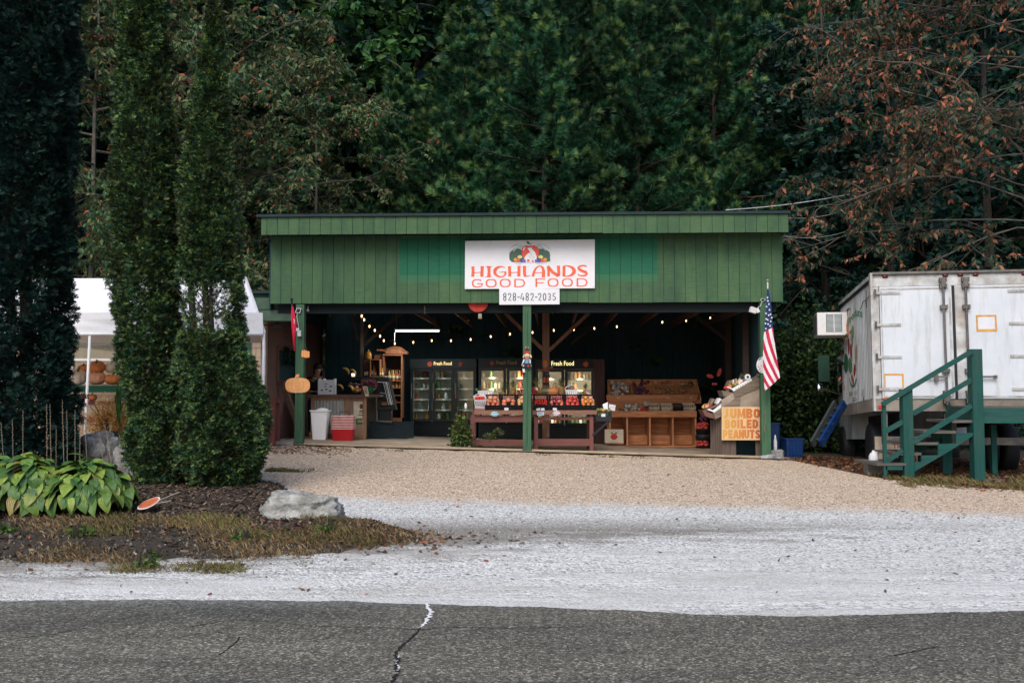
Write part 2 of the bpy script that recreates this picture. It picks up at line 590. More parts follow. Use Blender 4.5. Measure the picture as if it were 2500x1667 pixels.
bump(nt, b, vo.outputs['Distance'], 0.6, 0.006)
V, F = [], []
rx = list(np.arange(-9, 9.01, 0.03))
rx = [-70, -30, -15] + rx + [15, 30, 70]
for x in rx:
  e_ = float(road_edge(x)) + 0.012 * math.sin(x * 9) + 0.02 * math.sin(x * 2.3 + 1) + random.uniform(-0.012, 0.012)
  for y, z in ((-4.5, 0.010), (3, 0.010), (e_ - 0.05, 0.010), (e_, -0.012)):
    V.append((x, y, z))
for i in range(len(rx) - 1):
  for j in range(3):
    p = i * 4 + j
    F.append((p, p + 4, p + 5, p + 1))
road = np_mesh('road', V, F, m_road)
road['kind'] = 'structure'
def road_pt(u, v):
  r = ray(u, v)
  t = (0.012 - CAM_Z) / r.z
  return Vector((r.x * t, r.y * t, 0.0135))
def crack(pts, w, mat, name, rough=0.5, sub=7):
  mb = MB()
  W = [road_pt(*p) for p in pts]
  L, Rr = [], []
  for i in range(len(W) - 1):
    a, c = W[i], W[i + 1]
    t = (c - a).normalized()
    nn = Vector((-t.y, t.x, 0))
    for k in range(sub):
      f = k / sub
      q = a.lerp(c, f) + nn * random.uniform(-1, 1) * w * (0.9 if w < 0.015 else 0.35)
      g_ = (i + f) / (len(W) - 1)
      ww = w * random.uniform(0.5, 1.3) * (1 if 0.06 < g_ < 0.94 else 0.5)
      L.append(q + nn * ww)
      Rr.append(q - nn * ww)
  vs = L + Rr
  n = len(L)
  mb.add(vs, [(i, i + 1, n + i + 1, n + i) for i in range(n - 1)])
  o = mb.build(name, mat)
  o['kind'] = 'structure'
  return o
m_crack = plain('crack_shadow', (0.014, 0.013, 0.012), rough=1, bs=0)
m_cdust = plain('white_dust', (0.72, 0.73, 0.76), rough=1, scale=40, bs=0.3)
crack([(1046, 1470), (1043, 1480), (1054, 1492), (1046, 1506), (1036, 1520), (1029, 1532)], 0.013, m_cdust, 'road_crack_dust')
crack([(1029, 1532), (1003, 1558), (982, 1576), (967, 1592), (964, 1603), (975, 1606), (968, 1622), (972, 1638), (962, 1654), (955, 1675)], 0.010, m_crack, 'road_crack')
crack([(975, 1600), (968, 1616), (974, 1630), (968, 1646)], 0.006, m_cdust, 'road_crack_dust')
crack([(380, 1545), (470, 1528), (560, 1512), (660, 1516), (760, 1527), (850, 1530), (940, 1531), (1020, 1536), (1110, 1530), (1230, 1533), (1400, 1530), (1480, 1527)], 0.004, m_crack, 'road_crack')
crack([(586, 1553), (570, 1572), (550, 1588), (530, 1600)], 0.005, m_crack, 'road_crack')
crack([(20, 1560), (120, 1548), (220, 1530)], 0.004, m_crack, 'road_crack')
crack([(395, 1565), (450, 1552), (520, 1540), (585, 1553)], 0.003, m_crack, 'road_crack')
0 and crack([(1380, 1570), (1372, 1585), (1392, 1592), (1380, 1604)], 0.004, m_crack, 'road_crack')
0 and crack([(1690, 1545), (1710, 1580), (1745, 1612), (1770, 1640), (1800, 1672)], 0.004, m_crack, 'road_crack')
crack([(2180, 1600), (2230, 1590), (2300, 1575)], 0.005, m_crack, 'road_crack')
def bed_front(x):
  return float(np.interp(x, [-14, -5, -4, -2.8, -2.1, -1.5, -0.9], [8.75, 8.8, 8.8, 8.95, 9.1, 9.35, 9.98])) + 0.07 * math.sin(x * 8) + 0.05 * math.sin(x * 21 + 1)
def bed_back(x):
  return float(np.interp(x, [-14, -3.6, -3.2, -2.85, -2.5, -2.0, -1.4, -0.9], [16.5, 14.6, 13.9, 13.0, 12.3, 11.4, 10.9, 10.1])) + 0.05 * math.sin(x * 11)
def bed_h(x, y):
  a, c = bed_front(x), bed_back(x)
  e_ = min(y - a, c - y, (-0.87 - x) * 0.8)
  return 0.10 * float(smooth(0, 0.9, e_))
m_bed, nt, b = _new('mulch_soil')
n1 = noise(nt, 26, 5, 0.75, 'World')
cc = ramp(nt, n1, [(0.3, (0.016, 0.012, 0.009)), (0.5, (0.05, 0.034, 0.024)), (0.72, (0.12, 0.085, 0.06))])
sp = nt.nodes.new('ShaderNodeSeparateXYZ')
nt.links.new(vec(nt, 'World'), sp.inputs[0])
f = math_(nt, 'ADD', math_(nt, 'SUBTRACT', 10.7, sp.outputs[1]), math_(nt, 'MULTIPLY', math_(nt, 'SUBTRACT', noise(nt, 2.2, 5, 0.7, 'World', (0.7, 2.0, 1)), 0.5), 3.0))
dirtc = ramp(nt, noise(nt, 14, 6, 0.8, 'World'), [(0.3, (0.02, 0.016, 0.012)), (0.52, (0.055, 0.044, 0.03)), (0.75, (0.15, 0.12, 0.09))])
cc = mix_rgb(nt, ramp(nt, f, [(0.2, (0, 0, 0)), (0.9, (0.9, 0.9, 0.9))]), cc, dirtc)
nt.links.new(cc, b.inputs['Base Color'])
b.inputs['Roughness'].default_value = 0.95
bump(nt, b, noise(nt, 45, 5, 0.75, 'World'), 1.0, 0.03)
V, F = [], []
bx = list(np.arange(-14, -0.89, 0.09))
NY = 64
for x in bx:
  a, c = bed_front(x), bed_back(x)
  for j in range(NY + 1):
    y = a + (c - a) * (j / NY)
    V.append((x, y, gz(x, y) + (0.008 if 0 < j < NY else -0.03) + bed_h(x, y) + (random.uniform(-0.02, 0.024) if 0 < j < NY else 0)))
for i in range(len(bx) - 1):
  for j in range(NY):
    p = i * (NY + 1) + j
    F.append((p, p + NY + 1, p + NY + 2, p + 1))
bed = np_mesh('planting_bed', V, F, m_bed)
bed['kind'] = 'structure'
def top_z(x, y):
  z = gz(x, y)
  if x < -0.9 and bed_front(x) < y < bed_back(x):
    z += bed_h(x, y) + 0.008
  return z
TZ = np.vectorize(top_z)
def rot_rand(n):
  return frames(rnd_dirs(n), None, np.random.uniform(0, 6.28, n))
OCT_V = np.array([(1, 0, 0), (0, 1, 0), (-1, 0, 0), (0, -1, 0), (0, 0, 0.7), (0, 0, -0.7), ]) * 0.5
OCT_F = np.array([(0, 1, 4), (1, 2, 4), (2, 3, 4), (3, 0, 4), (1, 0, 5), (2, 1, 5), (3, 2, 5), (0, 3, 5)])
def stone_mat(name, stops):
  m, nt, b = _new(name)
  cc = ramp(nt, island(nt), stops)
  nt.links.new(cc, b.inputs['Base Color'])
  b.inputs['Roughness'].default_value = 0.9
  return m
m_st_w = stone_mat('pale_stones', [(0, (0.13, 0.125, 0.115)), (0.35, (0.38, 0.375, 0.365)), (0.8, (0.62, 0.62, 0.61)), (1, (0.78, 0.78, 0.77))])
m_st_t = stone_mat('tan_stones', [(0, (0.12, 0.08, 0.055)), (0.25, (0.40, 0.28, 0.20)), (0.7, (0.64, 0.48, 0.37)), (1, (0.88, 0.74, 0.62))])
m_st_v = stone_mat('verge_stone', [(0, (0.07, 0.065, 0.06)), (0.5, (0.2, 0.19, 0.18)), (1, (0.46, 0.45, 0.45))])
def stones(name, n, y0, y1, s0, s1, mat, keep):
  y = y0 + (y1 - y0) * np.random.uniform(0, 1, n) ** 1.15
  x = np.random.uniform(-1, 1, n) * (y * 0.535 + 0.4)
  k = keep(x, y)
  x, y = x[k], y[k]
  s = s0 * (s1 / s0) ** (np.random.uniform(0, 1, len(x)) ** 2.2)
  z = TZ(x, y) + s * 0.12
  o = scatter(name, OCT_V, OCT_F, np.stack([x, y, z], 1), rot_rand(len(x)), s[:, None] * np.random.uniform(0.7, 1.3, (len(x), 3)), mat, kind='stuff')
  tag(o, cat='gravel')
  return o
bf = np.vectorize(bed_front)
bb = np.vectorize(bed_back)
inbed = lambda x, y: (x < -0.9) & (y > bf(np.minimum(x, -0.9))) & (y < bb(np.minimum(x, -0.9)))
lb = np.vectorize(lot_back)
o = stones('pale_gravel', 34000, 7.3, 14.0, 0.008, 0.022, m_st_w, lambda x, y: (~inbed(x, y)) & (y < 12.4 - x * 0.10 + np.random.normal(0, 0.3, len(x))) & (y > road_edge(x) + 0.05) & (np.random.uniform(0, 1, len(x)) < np.clip((y - 7.9) * 0.35, 0.06, 1)))
o['label'] = 'loose grey white gravel over the front half of the lot'
o = stones('tan_gravel', 30000, 11.2, 20.2, 0.012, 0.030, m_st_t, lambda x, y: (~inbed(x, y)) & (y > 12.3 - x * 0.10 + np.random.normal(0, 0.3, len(x))) & (y < lb(x) - 0.02))
o['label'] = 'loose tan pea gravel in front of the market stand'
o = stones('edge_gravel', 5200, 6.75, 7.75, 0.006, 0.020, m_st_w, lambda x, y: np.abs(y - road_edge(x)) < np.abs(np.random.normal(0, 0.13, len(x))))
o['label'] = 'small loose stones spilled along the edge of the asphalt'
o = stones('verge_stones', 6000, 8.3, 10.6, 0.012, 0.045, m_st_v, lambda x, y: (x < 0.6) & (y < 10.5) & (y > bf(np.minimum(x, -0.9)) - 0.45) & (np.random.uniform(0, 1, len(x)) < np.where(x < -3, 0.25, 0.8)))
o['label'] = 'crushed stones strewn along the edge of the planting bed'
o = stones('soil_clods', 9000, 8.6, 10.8, 0.015, 0.075, stone_mat('dark_soil_clod', [(0, (0.018, 0.014, 0.010)), (0.7, (0.07, 0.055, 0.04)), (1, (0.16, 0.14, 0.12))]), lambda x, y: inbed(x, y))
o['label'] = 'dark crumbly soil clods along the front of the bed'
CH_V = np.array([(-.5, -.12, 0), (.5, -.1, 0), (.45, .12, .03), (-.5, .1, .03), (-.45, -.1, -.05), (.5, -.08, -.05)])
CH_F = np.array([(0, 1, 2), (0, 2, 3), (0, 4, 5), (0, 5, 1)])
m_chip = stone_mat('mulch_chips', [(0, (0.018, 0.012, 0.009)), (0.45, (0.055, 0.035, 0.024)), (0.8, (0.13, 0.085, 0.055)), (1, (0.26, 0.19, 0.13))])
n = 16000
x = np.random.uniform(-7, -1.0, n); y = np.random.uniform(9.0, 14.0, n)
k = inbed(x, y) & (y > 9.8 + np.random.normal(0, 0.6, n))
x, y = x[k], y[k]
n = len(x)
d = rnd_dirs(n) * np.array([1, 1, 0.35])
tag(scatter('mulch', CH_V, CH_F, np.stack([x, y, TZ(x, y) + 0.012], 1), frames(d, None, np.random.uniform(-.6, .6, n)), np.random.uniform(0.03, 0.10, n), m_chip, kind='stuff'), 'dark bark mulch chips covering the bed around the hedge', 'mulch')
BL_V = np.array([(-.5, 0, 0), (.5, 0, 0), (.28, .12, .55), (0, .45, 1.0)])
BL_F = np.array([(0, 1, 2), (0, 2, 3)])
def blades(name, x, y, h0, h1, w, mat, label, cat):
  n = len(x)
  a = np.random.uniform(0, 6.28, n)
  tilt = np.abs(np.random.normal(0, 0.5, n))
  up = np.stack([np.cos(a + 1.57) * np.sin(tilt), np.sin(a + 1.57) * np.sin(tilt), np.cos(tilt)], 1)
  X = np.stack([np.cos(a), np.sin(a), np.zeros(n)], 1)
  Y = np.cross(up, X)
  rot = np.stack([X, Y, up], 2)
  h = np.random.uniform(h0, h1, n)
  sc = np.stack([np.full(n, w), h, h], 1)
  return tag(scatter(name, BL_V, BL_F, np.stack([x, y, TZ(x, y)], 1), rot, sc, mat, kind='stuff'), label, cat)
m_grass = leafmat('short_grass', [(0, (0.15, 0.10, 0.045)), (0.5, (0.21, 0.15, 0.06)), (0.75, (0.11, 0.13, 0.035)), (1, (0.16, 0.21, 0.045))], clump=(3, 0.3), trans=0.2)
m_dry = leafmat('dry_grass', [(0, (0.12, 0.08, 0.04)), (0.6, (0.26, 0.18, 0.085)), (1, (0.40, 0.28, 0.14))], clump=(3, 0.3), trans=0.2)
def clumped(n, x0, x1, y0, y1, thr, f1=2.4, f2=5.1, ph=0.0):
  x = np.random.uniform(x0, x1, n * 4); y = np.random.uniform(y0, y1, n * 4)
  s = np.sin(x * f1 + ph) * np.cos(y * f2 + 1 + ph) + 0.7 * np.sin(x * f1 * 2.3 + y * 3 + ph) + np.random.normal(0, 0.35, n * 4)
  k = s > thr
  return x[k][:n], y[k][:n]
x, y = clumped(5600, -4.3, -1.2, 9.5, 10.75, 0.1)
k = inbed(x, y)
blades('bed_grass', x[k], y[k], 0.02, 0.085, 0.006, m_grass, 'patchy low grass growing between the mulch and the stones', 'grass')
x, y = clumped(12000, -6.5, -0.6, 8.75, 10.6, 0.15, 1.7, 4.0, 2)
k = (y > bf(np.minimum(x, -0.9)) - 0.12) & (y < bb(np.minimum(x, -0.9)) + 0.1)
blades('dry_bed_grass', x[k], y[k], 0.02, 0.08, 0.006, m_dry, 'brown dry grass at the front of the planting bed', 'grass')
x, y = clumped(1500, -3.9, -1.75, 8.35, 8.75, 0.25, 3.3, 6.0, 1)
blades('verge_grass', x, y, 0.02, 0.07, 0.006, m_grass, 'thin strip of green weeds between the bed and the white shoulder', 'grass')
x, y = clumped(900, -3.85, -3.15, 15.55, 15.95, -0.3, 3.3, 6.0, 1)
blades('hedge_foot_grass', x, y, 0.03, 0.07, 0.012, m_grass, 'small flat patch of green grass in the tan gravel beside the hedge', 'grass')
x, y = clumped(2600, 5.9, 9.5, 14.8, 16.6, 0.2, 3.3, 4.0, 1)
blades('stair_grass', x, y, 0.04, 0.12, 0.010, m_grass, 'dark grass and weeds around the foot of the green stairs', 'grass')
x = np.concatenate([np.random.normal(c, 0.14, 90) for c in (-3.4, -2.2, 0.6, 1.9, 2.5, 3.6)])
y = np.random.uniform(19.3, 19.75, len(x)) - (x + 5) * 0.035
blades('kerb_weeds', x, y, 0.02, 0.06, 0.012, m_grass, 'small weeds along the foot of the wooden kerb', 'weeds')
LF_V = np.array([(0, -.5, 0), (.28, -.1, .06), (0, .5, .02), (-.28, -.05, .10), (0, 0, -.02)])
LF_F = np.array([(0, 1, 4), (1, 2, 4), (2, 3, 4), (3, 0, 4)])
m_fall = leafmat('fallen_leaves', [(0, (0.05, 0.03, 0.018)), (0.4, (0.14, 0.07, 0.035)), (0.75, (0.24, 0.11, 0.05)), (0.9, (0.34, 0.09, 0.04)), (1, (0.38, 0.2, 0.14))], clump=(2, 0.2), trans=0.1)
def leaves_on(name, x, y, s0, s1, label):
  n = len(x)
  d = rnd_dirs(n) * np.array([1, 1, 0.25])
  return tag(scatter(name, LF_V, LF_F, np.stack([x, y, TZ(x, y) + 0.012], 1), frames(d, None, np.random.normal(0, .35, n)), np.random.uniform(s0, s1, n), m_fall, kind='stuff'), label, 'leaves')
x = np.random.uniform(5.5, 11, 9000); y = np.random.uniform(14.2, 21, 9000)
k = y > lb(x) - np.abs(np.random.normal(0, 0.35, len(x)))
leaves_on('leaf_litter', x[k], y[k], 0.04, 0.10, 'brown fallen leaves covering the ground around the truck')
x = np.random.normal(-1.7, 0.7, 700); y = 9.9 + np.random.normal(0, 0.28, 700)
leaves_on('bed_leaves', x, y, 0.03, 0.09, 'orange brown fallen leaves at the tip of the planting bed')
x = np.random.uniform(-6.5, -2.2, 160); y = 9.0 + np.random.normal(0, 0.5, 160)
leaves_on('shoulder_leaves', x, y, 0.03, 0.08, 'pink and brown leaves scattered on the stony shoulder')
x = np.random.uniform(-3.5, 8.5, 230); y = np.random.uniform(7.6, 19, 230)
leaves_on('lot_leaves', x, y, 0.03, 0.075, 'single brown leaves scattered over the gravel lot')
x = np.random.normal(-4.2, 0.7, 420); y = np.random.uniform(18.3, 19.9, 420)
leaves_on('post_leaves', x, y, 0.04, 0.09, 'brown leaves gathered at the foot of the left green post')
# ================================================================== VEGETATION
bark_g = plain('grey_bark', (0.13, 0.115, 0.10), scale=7, bs=0.6, bscale=25, sxyz=(1, 1, 0.3), bdist=0.02)
bark_d = plain('dark_bark', (0.05, 0.038, 0.03), scale=7, bs=0.6, bscale=25, sxyz=(1, 1, 0.3), bdist=0.02)
bark_r = plain('mid_grey_bark', (0.12, 0.105, 0.09), scale=5, var=0.5, bs=0.3, bscale=25)
bark_p = plain('pale_bark', (0.30, 0.27, 0.24), scale=5, var=0.5, bs=0.3, bscale=25)
SPR_V, SPR_F = [], []
def _spray():
  V, F = [], []
  def sliver(a, b_, w):
    a, b_ = np.array(a, float), np.array(b_, float)
    d = b_ - a
    nn = np.array([-d[1], d[0], 0]); nn = nn / np.linalg.norm(nn) * w
    o = len(V)
    mid = a * 0.45 + b_ * 0.55
    mid[2] += 0.05
    V.extend([a * 0.75 + b_ * 0.25 + nn * 1.35, a * 0.75 + b_ * 0.25 - nn * 1.35, b_])
    F.append((o, o + 1, o + 2))
  sliver((0, 0, 0), (0, 1, 0.02), 0.07)
  for k, (y0, L) in enumerate([(0.15, .42), (0.38, .42), (0.6, .33)]):
    for s in (-1, 1):
      sliver((0, y0, 0), (s * L * 0.85, y0 + L * 0.62, random.uniform(-.1, .12)), 0.075)
  return np.array(V), np.array(F)
SPR_V, SPR_F = _spray()
m_arb = leafmat('arborvitae_foliage', [(0, (0.007, 0.040, 0.038)), (0.45, (0.018, 0.070, 0.040)), (0.72, (0.075, 0.150, 0.038)), (1, (0.25, 0.28, 0.055))], rough=0.6, trans=0.15, clump=(4.5, 0.75), hue=((0.06, 0.04, 0.025), 2.4, 0.22))  # strong clump contrast paints shaded gaps into the foliage colour
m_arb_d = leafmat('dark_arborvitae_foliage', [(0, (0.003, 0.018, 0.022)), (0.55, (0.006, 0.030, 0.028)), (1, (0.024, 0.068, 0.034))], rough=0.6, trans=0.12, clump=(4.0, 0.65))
def arborvitae(label, outline, Yc, n, mat, trunks, holes=(), bottom_v=1195, seed=1):
  rs = np.random.RandomState(seed)
  vs_ = np.array([o[0] for o in outline], float)
  L_ = np.array([o[1] for o in outline], float)
  R_ = np.array([o[2] for o in outline], float)
  base = at((L_[-1] + R_[-1]) / 2, bottom_v, Yc)
  base.z = top_z(base.x, base.y)
  root = thing('arborvitae', label, 'tree', base)
  vv = rs.uniform(vs_[0], vs_[-1], n * 3)
  wid = np.interp(vv, vs_, R_ - L_)
  k = rs.uniform(0, 1, len(vv)) < (wid / wid.max()) ** 1.0
  vv = vv[k][:n]
  m = len(vv)
  cu = (np.interp(vv, vs_, L_) + np.interp(vv, vs_, R_)) / 2
  hw = (np.interp(vv, vs_, R_) - np.interp(vv, vs_, L_)) / 2 - 6
  z = CAM_Z + np.array([ray(1250, v).z / ray(1250, v).y for v in vv]) * Yc
  pm = Yc / FPX
  xc = (cu - 1250) * pm
  rad = hw * pm
  th = rs.uniform(0, 2 * np.pi, m)
  lump = 0.88 + 0.10 * np.sin(3 * th + z * 2.3) * np.sin(z * 3.1 + th * 2) + 0.09 * np.sin(5 * th - z * 5.3 + 1) + 0.06 * np.sin(9 * th + z * 11)
  fr = 1 - 0.42 * rs.uniform(0, 1, m) ** 1.8
  r = rad * lump * fr
  pos = np.stack([xc + r * np.cos(th), Yc + r * np.sin(th) * 0.95, z], 1)
  keep = np.ones(m, bool)
  for (hu0, hv0, hu1, hv1, kp) in holes:
    pu = 1250 + (pos[:, 0]) / pm
    inside = (pu > hu0) & (pu < hu1) & (vv > hv0) & (vv < hv1)
    keep &= ~(inside & (rs.uniform(0, 1, m) > kp))
  pos, th, vv = pos[keep], th[keep], vv[keep]
  m = len(pos)
  out = np.stack([np.cos(th), np.sin(th), rs.uniform(-0.5, 0.9, m)], 1) + rs.normal(0, 0.45, (m, 3))
  rot = frames(out, None, rs.uniform(-1.2, 1.2, m))
  scatter('crown', SPR_V, SPR_F, pos, rot, rs.uniform(0.04, 0.125, m) * (1.25 if mat is m_arb_d else 1.0), mat, root, root['_org'])
  tb = MB()
  for (u0, u1, vtop, r0) in trunks:
    b0 = at(u0, bottom_v, Yc); b0.z = base.z - 0.05
    t0 = at(u1, vtop, Yc)
    tb.tube([b0, b0.lerp(t0, 0.3) + Vector((0.03, 0, 0)), b0.lerp(t0, 0.6) - Vector((0.02, 0.03, 0)), t0], [r0, r0 * 0.8, r0 * 0.55, 0.012], 7)
    for i in range(26):
      f = random.uniform(0.15, 0.9)
      p = b0.lerp(t0, f)
      a = random.uniform(0, 6.28)
      L = 0.42 * (1 - f * 0.6)
      q = p + Vector((math.cos(a) * L, math.sin(a) * L, L * 0.9))
      tb.tube([p, p.lerp(q, 0.5) - Vector((0, 0, 0.05)), q], [0.014, 0.009, 0.004], 4)
  tb.build('trunk', bark_d, root)
  return root
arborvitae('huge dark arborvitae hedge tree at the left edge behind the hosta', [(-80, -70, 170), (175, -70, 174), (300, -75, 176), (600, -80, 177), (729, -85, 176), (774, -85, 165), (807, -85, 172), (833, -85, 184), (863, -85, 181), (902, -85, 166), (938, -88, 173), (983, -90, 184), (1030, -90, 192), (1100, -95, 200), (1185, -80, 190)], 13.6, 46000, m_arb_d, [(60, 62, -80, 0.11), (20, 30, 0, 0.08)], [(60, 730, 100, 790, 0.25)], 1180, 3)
arborvitae('tall dense arborvitae second from the left in front of the white tent', [(-80, 272, 380), (0, 270, 388), (200, 268, 402), (330, 264, 422), (480, 262, 440), (600, 264, 446), (679, 262, 440), (738, 270, 442), (774, 271, 444), (807, 283, 446), (834, 275, 446), (866, 285, 450), (938, 293, 458), (983, 306, 465), (1027, 310, 470), (1072, 304, 475), (1130, 312, 478), (1195, 350, 470)], 13.35, 44000, m_arb, [(385, 345, -80, 0.08), (400, 370, 100, 0.06)], [(425, 690, 470, 800, 0.35)], 1200, 5)
arborvitae('pointed arborvitae nearest the market stand with a bare gap showing two stems', [(-12, 500, 514), (60, 488, 524), (150, 472, 538), (250, 458, 550), (400, 436, 562), (550, 430, 590), (640, 438, 592), (730, 438, 598), (760, 438, 580), (783, 436, 597), (819, 434, 606), (848, 432, 596), (893, 430, 630), (938, 430, 640), (968, 430, 648), (1027, 430, 660), (1080, 432, 658), (1130, 436, 650), (1175, 455, 630), (1203, 480, 565)], 13.2, 52000, m_arb, [(480, 462, 300, 0.07), (500, 500, 20, 0.06), (520, 520, 420, 0.045)], [(428, 690, 560, 815, 0.13)], 1200, 9)
LEAF_V = np.array([(0, 0, 0.03), (.24, .42, -.06), (0, 1, -.10), (-.24, .42, -.06)])
LEAF_F = np.array([(0, 1, 2), (0, 2, 3)])
def grow(seed, H, limbs, Lmax, zlo, up0, sub, twigs, leaves, lsize, droop, leaf_down, lean=(0, 0), trunk_r=0.13, side=None, profile=None):
  """skeleton of one tree at the origin: returns tubes (list) and leaf arrays"""
  rd = random.Random(seed)
  tubes, lp, ld, ls = [], [], [], []
  tr = []
  for i in range(9):
    f = i / 8
    tr.append(Vector((lean[0] * f + rd.uniform(-.08, .08) * H * 0.06, lean[1] * f + rd.uniform(-.08, .08) * H * 0.06, H * f)))
  tubes.append((tr, [trunk_r * (1 - 0.9 * i / 8) + 0.008 for i in range(9)], 7))
  def tp(f):
    k = min(int(f * 8), 7)
    return tr[k].lerp(tr[k + 1], f * 8 - k)
  def bough(p, d, L, r, nseg, dr, wob):
    pts = [p.copy()]
    for i in range(nseg):
      d = (d + Vector((rd.gauss(0, wob), rd.gauss(0, wob), rd.gauss(0, wob) - dr))).normalized()
      pts.append(pts[-1] + d * (L / nseg))
    return pts
  for i in range(limbs):
    f = zlo + (0.98 - zlo) * (i + rd.random()) / limbs
    p = tp(f)
    a = i * 2.4 + rd.uniform(-.5, .5)
    if side is not None:
      a = side + rd.gauss(0, 0.75)
    pr = profile(f) if profile else (1 - ((f - zlo) / (1 - zlo)) * 0.65)
    L = Lmax * pr * rd.uniform(0.75, 1.15)
    d = Vector((math.cos(a), math.sin(a), up0 + rd.uniform(-.2, .3)))
    lb_ = bough(p, d.normalized(), L, 0, 7, droop * 0.5, 0.12)
    r0 = 0.018 + 0.012 * L
    tubes.append((lb_, [r0 * (1 - 0.8 * k / 7) for k in range(8)], 5))
    for j in range(sub):
      g_ = 0.25 + 0.75 * (j + rd.random()) / sub
      k = min(int(g_ * 7), 6)
      q = lb_[k].lerp(lb_[k + 1], g_ * 7 - k)
      dd = (lb_[k + 1] - lb_[k]).normalized()
      sd = Vector((rd.gauss(0, 1), rd.gauss(0, 1), rd.gauss(0, 0.5))).normalized()
      sb = bough(q, (dd * 0.6 + sd * 0.9).normalized(), L * rd.uniform(0.22, 0.45) * (1.15 - g_ * 0.4), 0, 4, droop, 0.2)
      tubes.append((sb, [r0 * 0.4 * (1 - 0.7 * k / 4) for k in range(5)], 4))
      for t in range(twigs):
        h = 0.2 + 0.8 * (t + rd.random()) / twigs
        k2 = min(int(h * 4), 3)
        s_ = sb[k2].lerp(sb[k2 + 1], h * 4 - k2)
        td = ((sb[k2 + 1] - sb[k2]).normalized() * 0.7 + Vector((rd.gauss(0, .8), rd.gauss(0, .8), rd.gauss(0, .5)))).normalized()
        tw = bough(s_, td, rd.uniform(0.25, 0.6), 0, 3, droop * 1.2, 0.15)
        tubes.append((tw, [0.006, 0.005, 0.004, 0.003], 3))
        for l in range(leaves):
          w = rd.random() ** 0.7
          k3 = min(int(w * 3), 2)
          lp.append(tw[k3].lerp(tw[k3 + 1], w * 3 - k3))
          ld.append(Vector((rd.gauss(0, .7), rd.gauss(0, .7), rd.gauss(0, .35) - leaf_down)).normalized())
          ls.append(lsize * rd.uniform(0.6, 1.25))
  return tubes, np.array([tuple(p) for p in lp]), np.array([tuple(p) for p in ld]), np.array(ls)
def broad_tree(name, label, loc, rotz, mat, bark, wleaf=1.0, group=None, thick=1.0, **kw):
  tubes, lp, ld, ls = grow(**kw)
  root = thing(name, label, 'tree', loc, group)
  root['_org'] = (0.0, 0.0, 0.0)
  root.rotation_euler = (0, 0, rotz)
  tb = MB()
  for pts, rs_, n in tubes:
    tb.tube(pts, [r * thick for r in rs_], n, cap=False)
  tb.build('trunk', bark, root, local=True)
  n = len(lp)
  sc = np.stack([ls * wleaf, ls, ls], 1)
  scatter('crown', LEAF_V, LEAF_F, lp, frames(ld, None, np.random.uniform(-3, 3, n)), sc, mat, root)
  return root
def clone(root, label, loc, rotz, s=1.0, group=None):
  c = root.copy()
  col.objects.link(c)
  c.location = loc
  c.rotation_euler = (0, 0, rotz)
  c.scale = (s, s, s)
  c['label'] = label
  if group: c['group'] = group
  for ch in list(root.children):
    k = ch.copy()
    col.objects.link(k)
    k.parent = c
  return c
def gl(x, y, dz=-0.1):
  return (x, y, gz(x, y) + dz)
def gu(u, Y, dz=-0.1):
  x = (u - 1250) / FPX * Y
  return gl(x, Y, dz)
m_red = leafmat('autumn_brown_leaves', [(0, (0.010, 0.045, 0.038)), (0.4, (0.03, 0.075, 0.04)), (0.60, (0.10, 0.10, 0.05)), (0.80, (0.29, 0.13, 0.075)), (1, (0.66, 0.19, 0.10))], clump=(0.9, 0.35), hue=((0.03, 0.08, 0.045), 0.8, 0.5))  # teal dark stops in the foliage put the shadow tint into leaf colour
m_brown = leafmat('green_brown_leaves', [(0, (0.012, 0.065, 0.040)), (0.4, (0.05, 0.13, 0.05)), (0.86, (0.19, 0.26, 0.10)), (0.95, (0.27, 0.20, 0.10)), (1, (0.70, 0.13, 0.08))], clump=(0.9, 0.5), hue=((0.20, 0.15, 0.07), 0.7, 0.25))
m_green = leafmat('broad_green_leaves', [(0, (0.010, 0.055, 0.034)), (0.5, (0.035, 0.12, 0.04)), (1, (0.12, 0.25, 0.05))], clump=(0.8, 0.45))
m_dkgreen = leafmat('deep_green_leaves', [(0, (0.004, 0.030, 0.032)), (0.5, (0.010, 0.052, 0.042)), (1, (0.036, 0.105, 0.045))], clump=(0.7, 0.5))
broad_tree('dogwood_tree', 'bare branched dogwood with rusty red leaves hanging in from the top right', gu(2600, 20.6), 0, m_red, bark_r, wleaf=0.9, thick=0.30,
           seed=11, H=12.5, limbs=30, Lmax=4.4, zlo=0.38, up0=0.15, sub=11, twigs=6, leaves=16, lsize=0.14, droop=0.10, leaf_down=0.9, lean=(-0.6, 0.2), trunk_r=0.16, side=math.pi + 0.1, profile=lambda f: 0.75 + 0.35 * math.sin(f * 3.1))
dg = broad_tree('dogwood_tree', 'pale branched dogwood turning brown and red above the left roof end', gu(770, 28.3), 0.4, m_brown, bark_r, wleaf=0.85, thick=0.5,
           seed=23, H=11.6, limbs=26, Lmax=3.1, zlo=0.22, up0=0.25, sub=10, twigs=7, leaves=18, lsize=0.14, droop=0.08, leaf_down=0.8, trunk_r=0.15, profile=lambda f: 1.0 if f < 0.6 else 1.0 - (f - 0.6) * 1.6)
clone(dg, 'brown leaved dogwood behind the tent between the first and second arborvitae', gu(215, 26.5), 2.2, 1.25)
clone(dg, 'brown leaved dogwood rising between the second and the pointed arborvitae', gu(450, 27.5), 4.0, 1.35)
clone(dg, 'brown green dogwood touching the left corner of the stand roof', gu(585, 29.0), 5.3, 1.0)
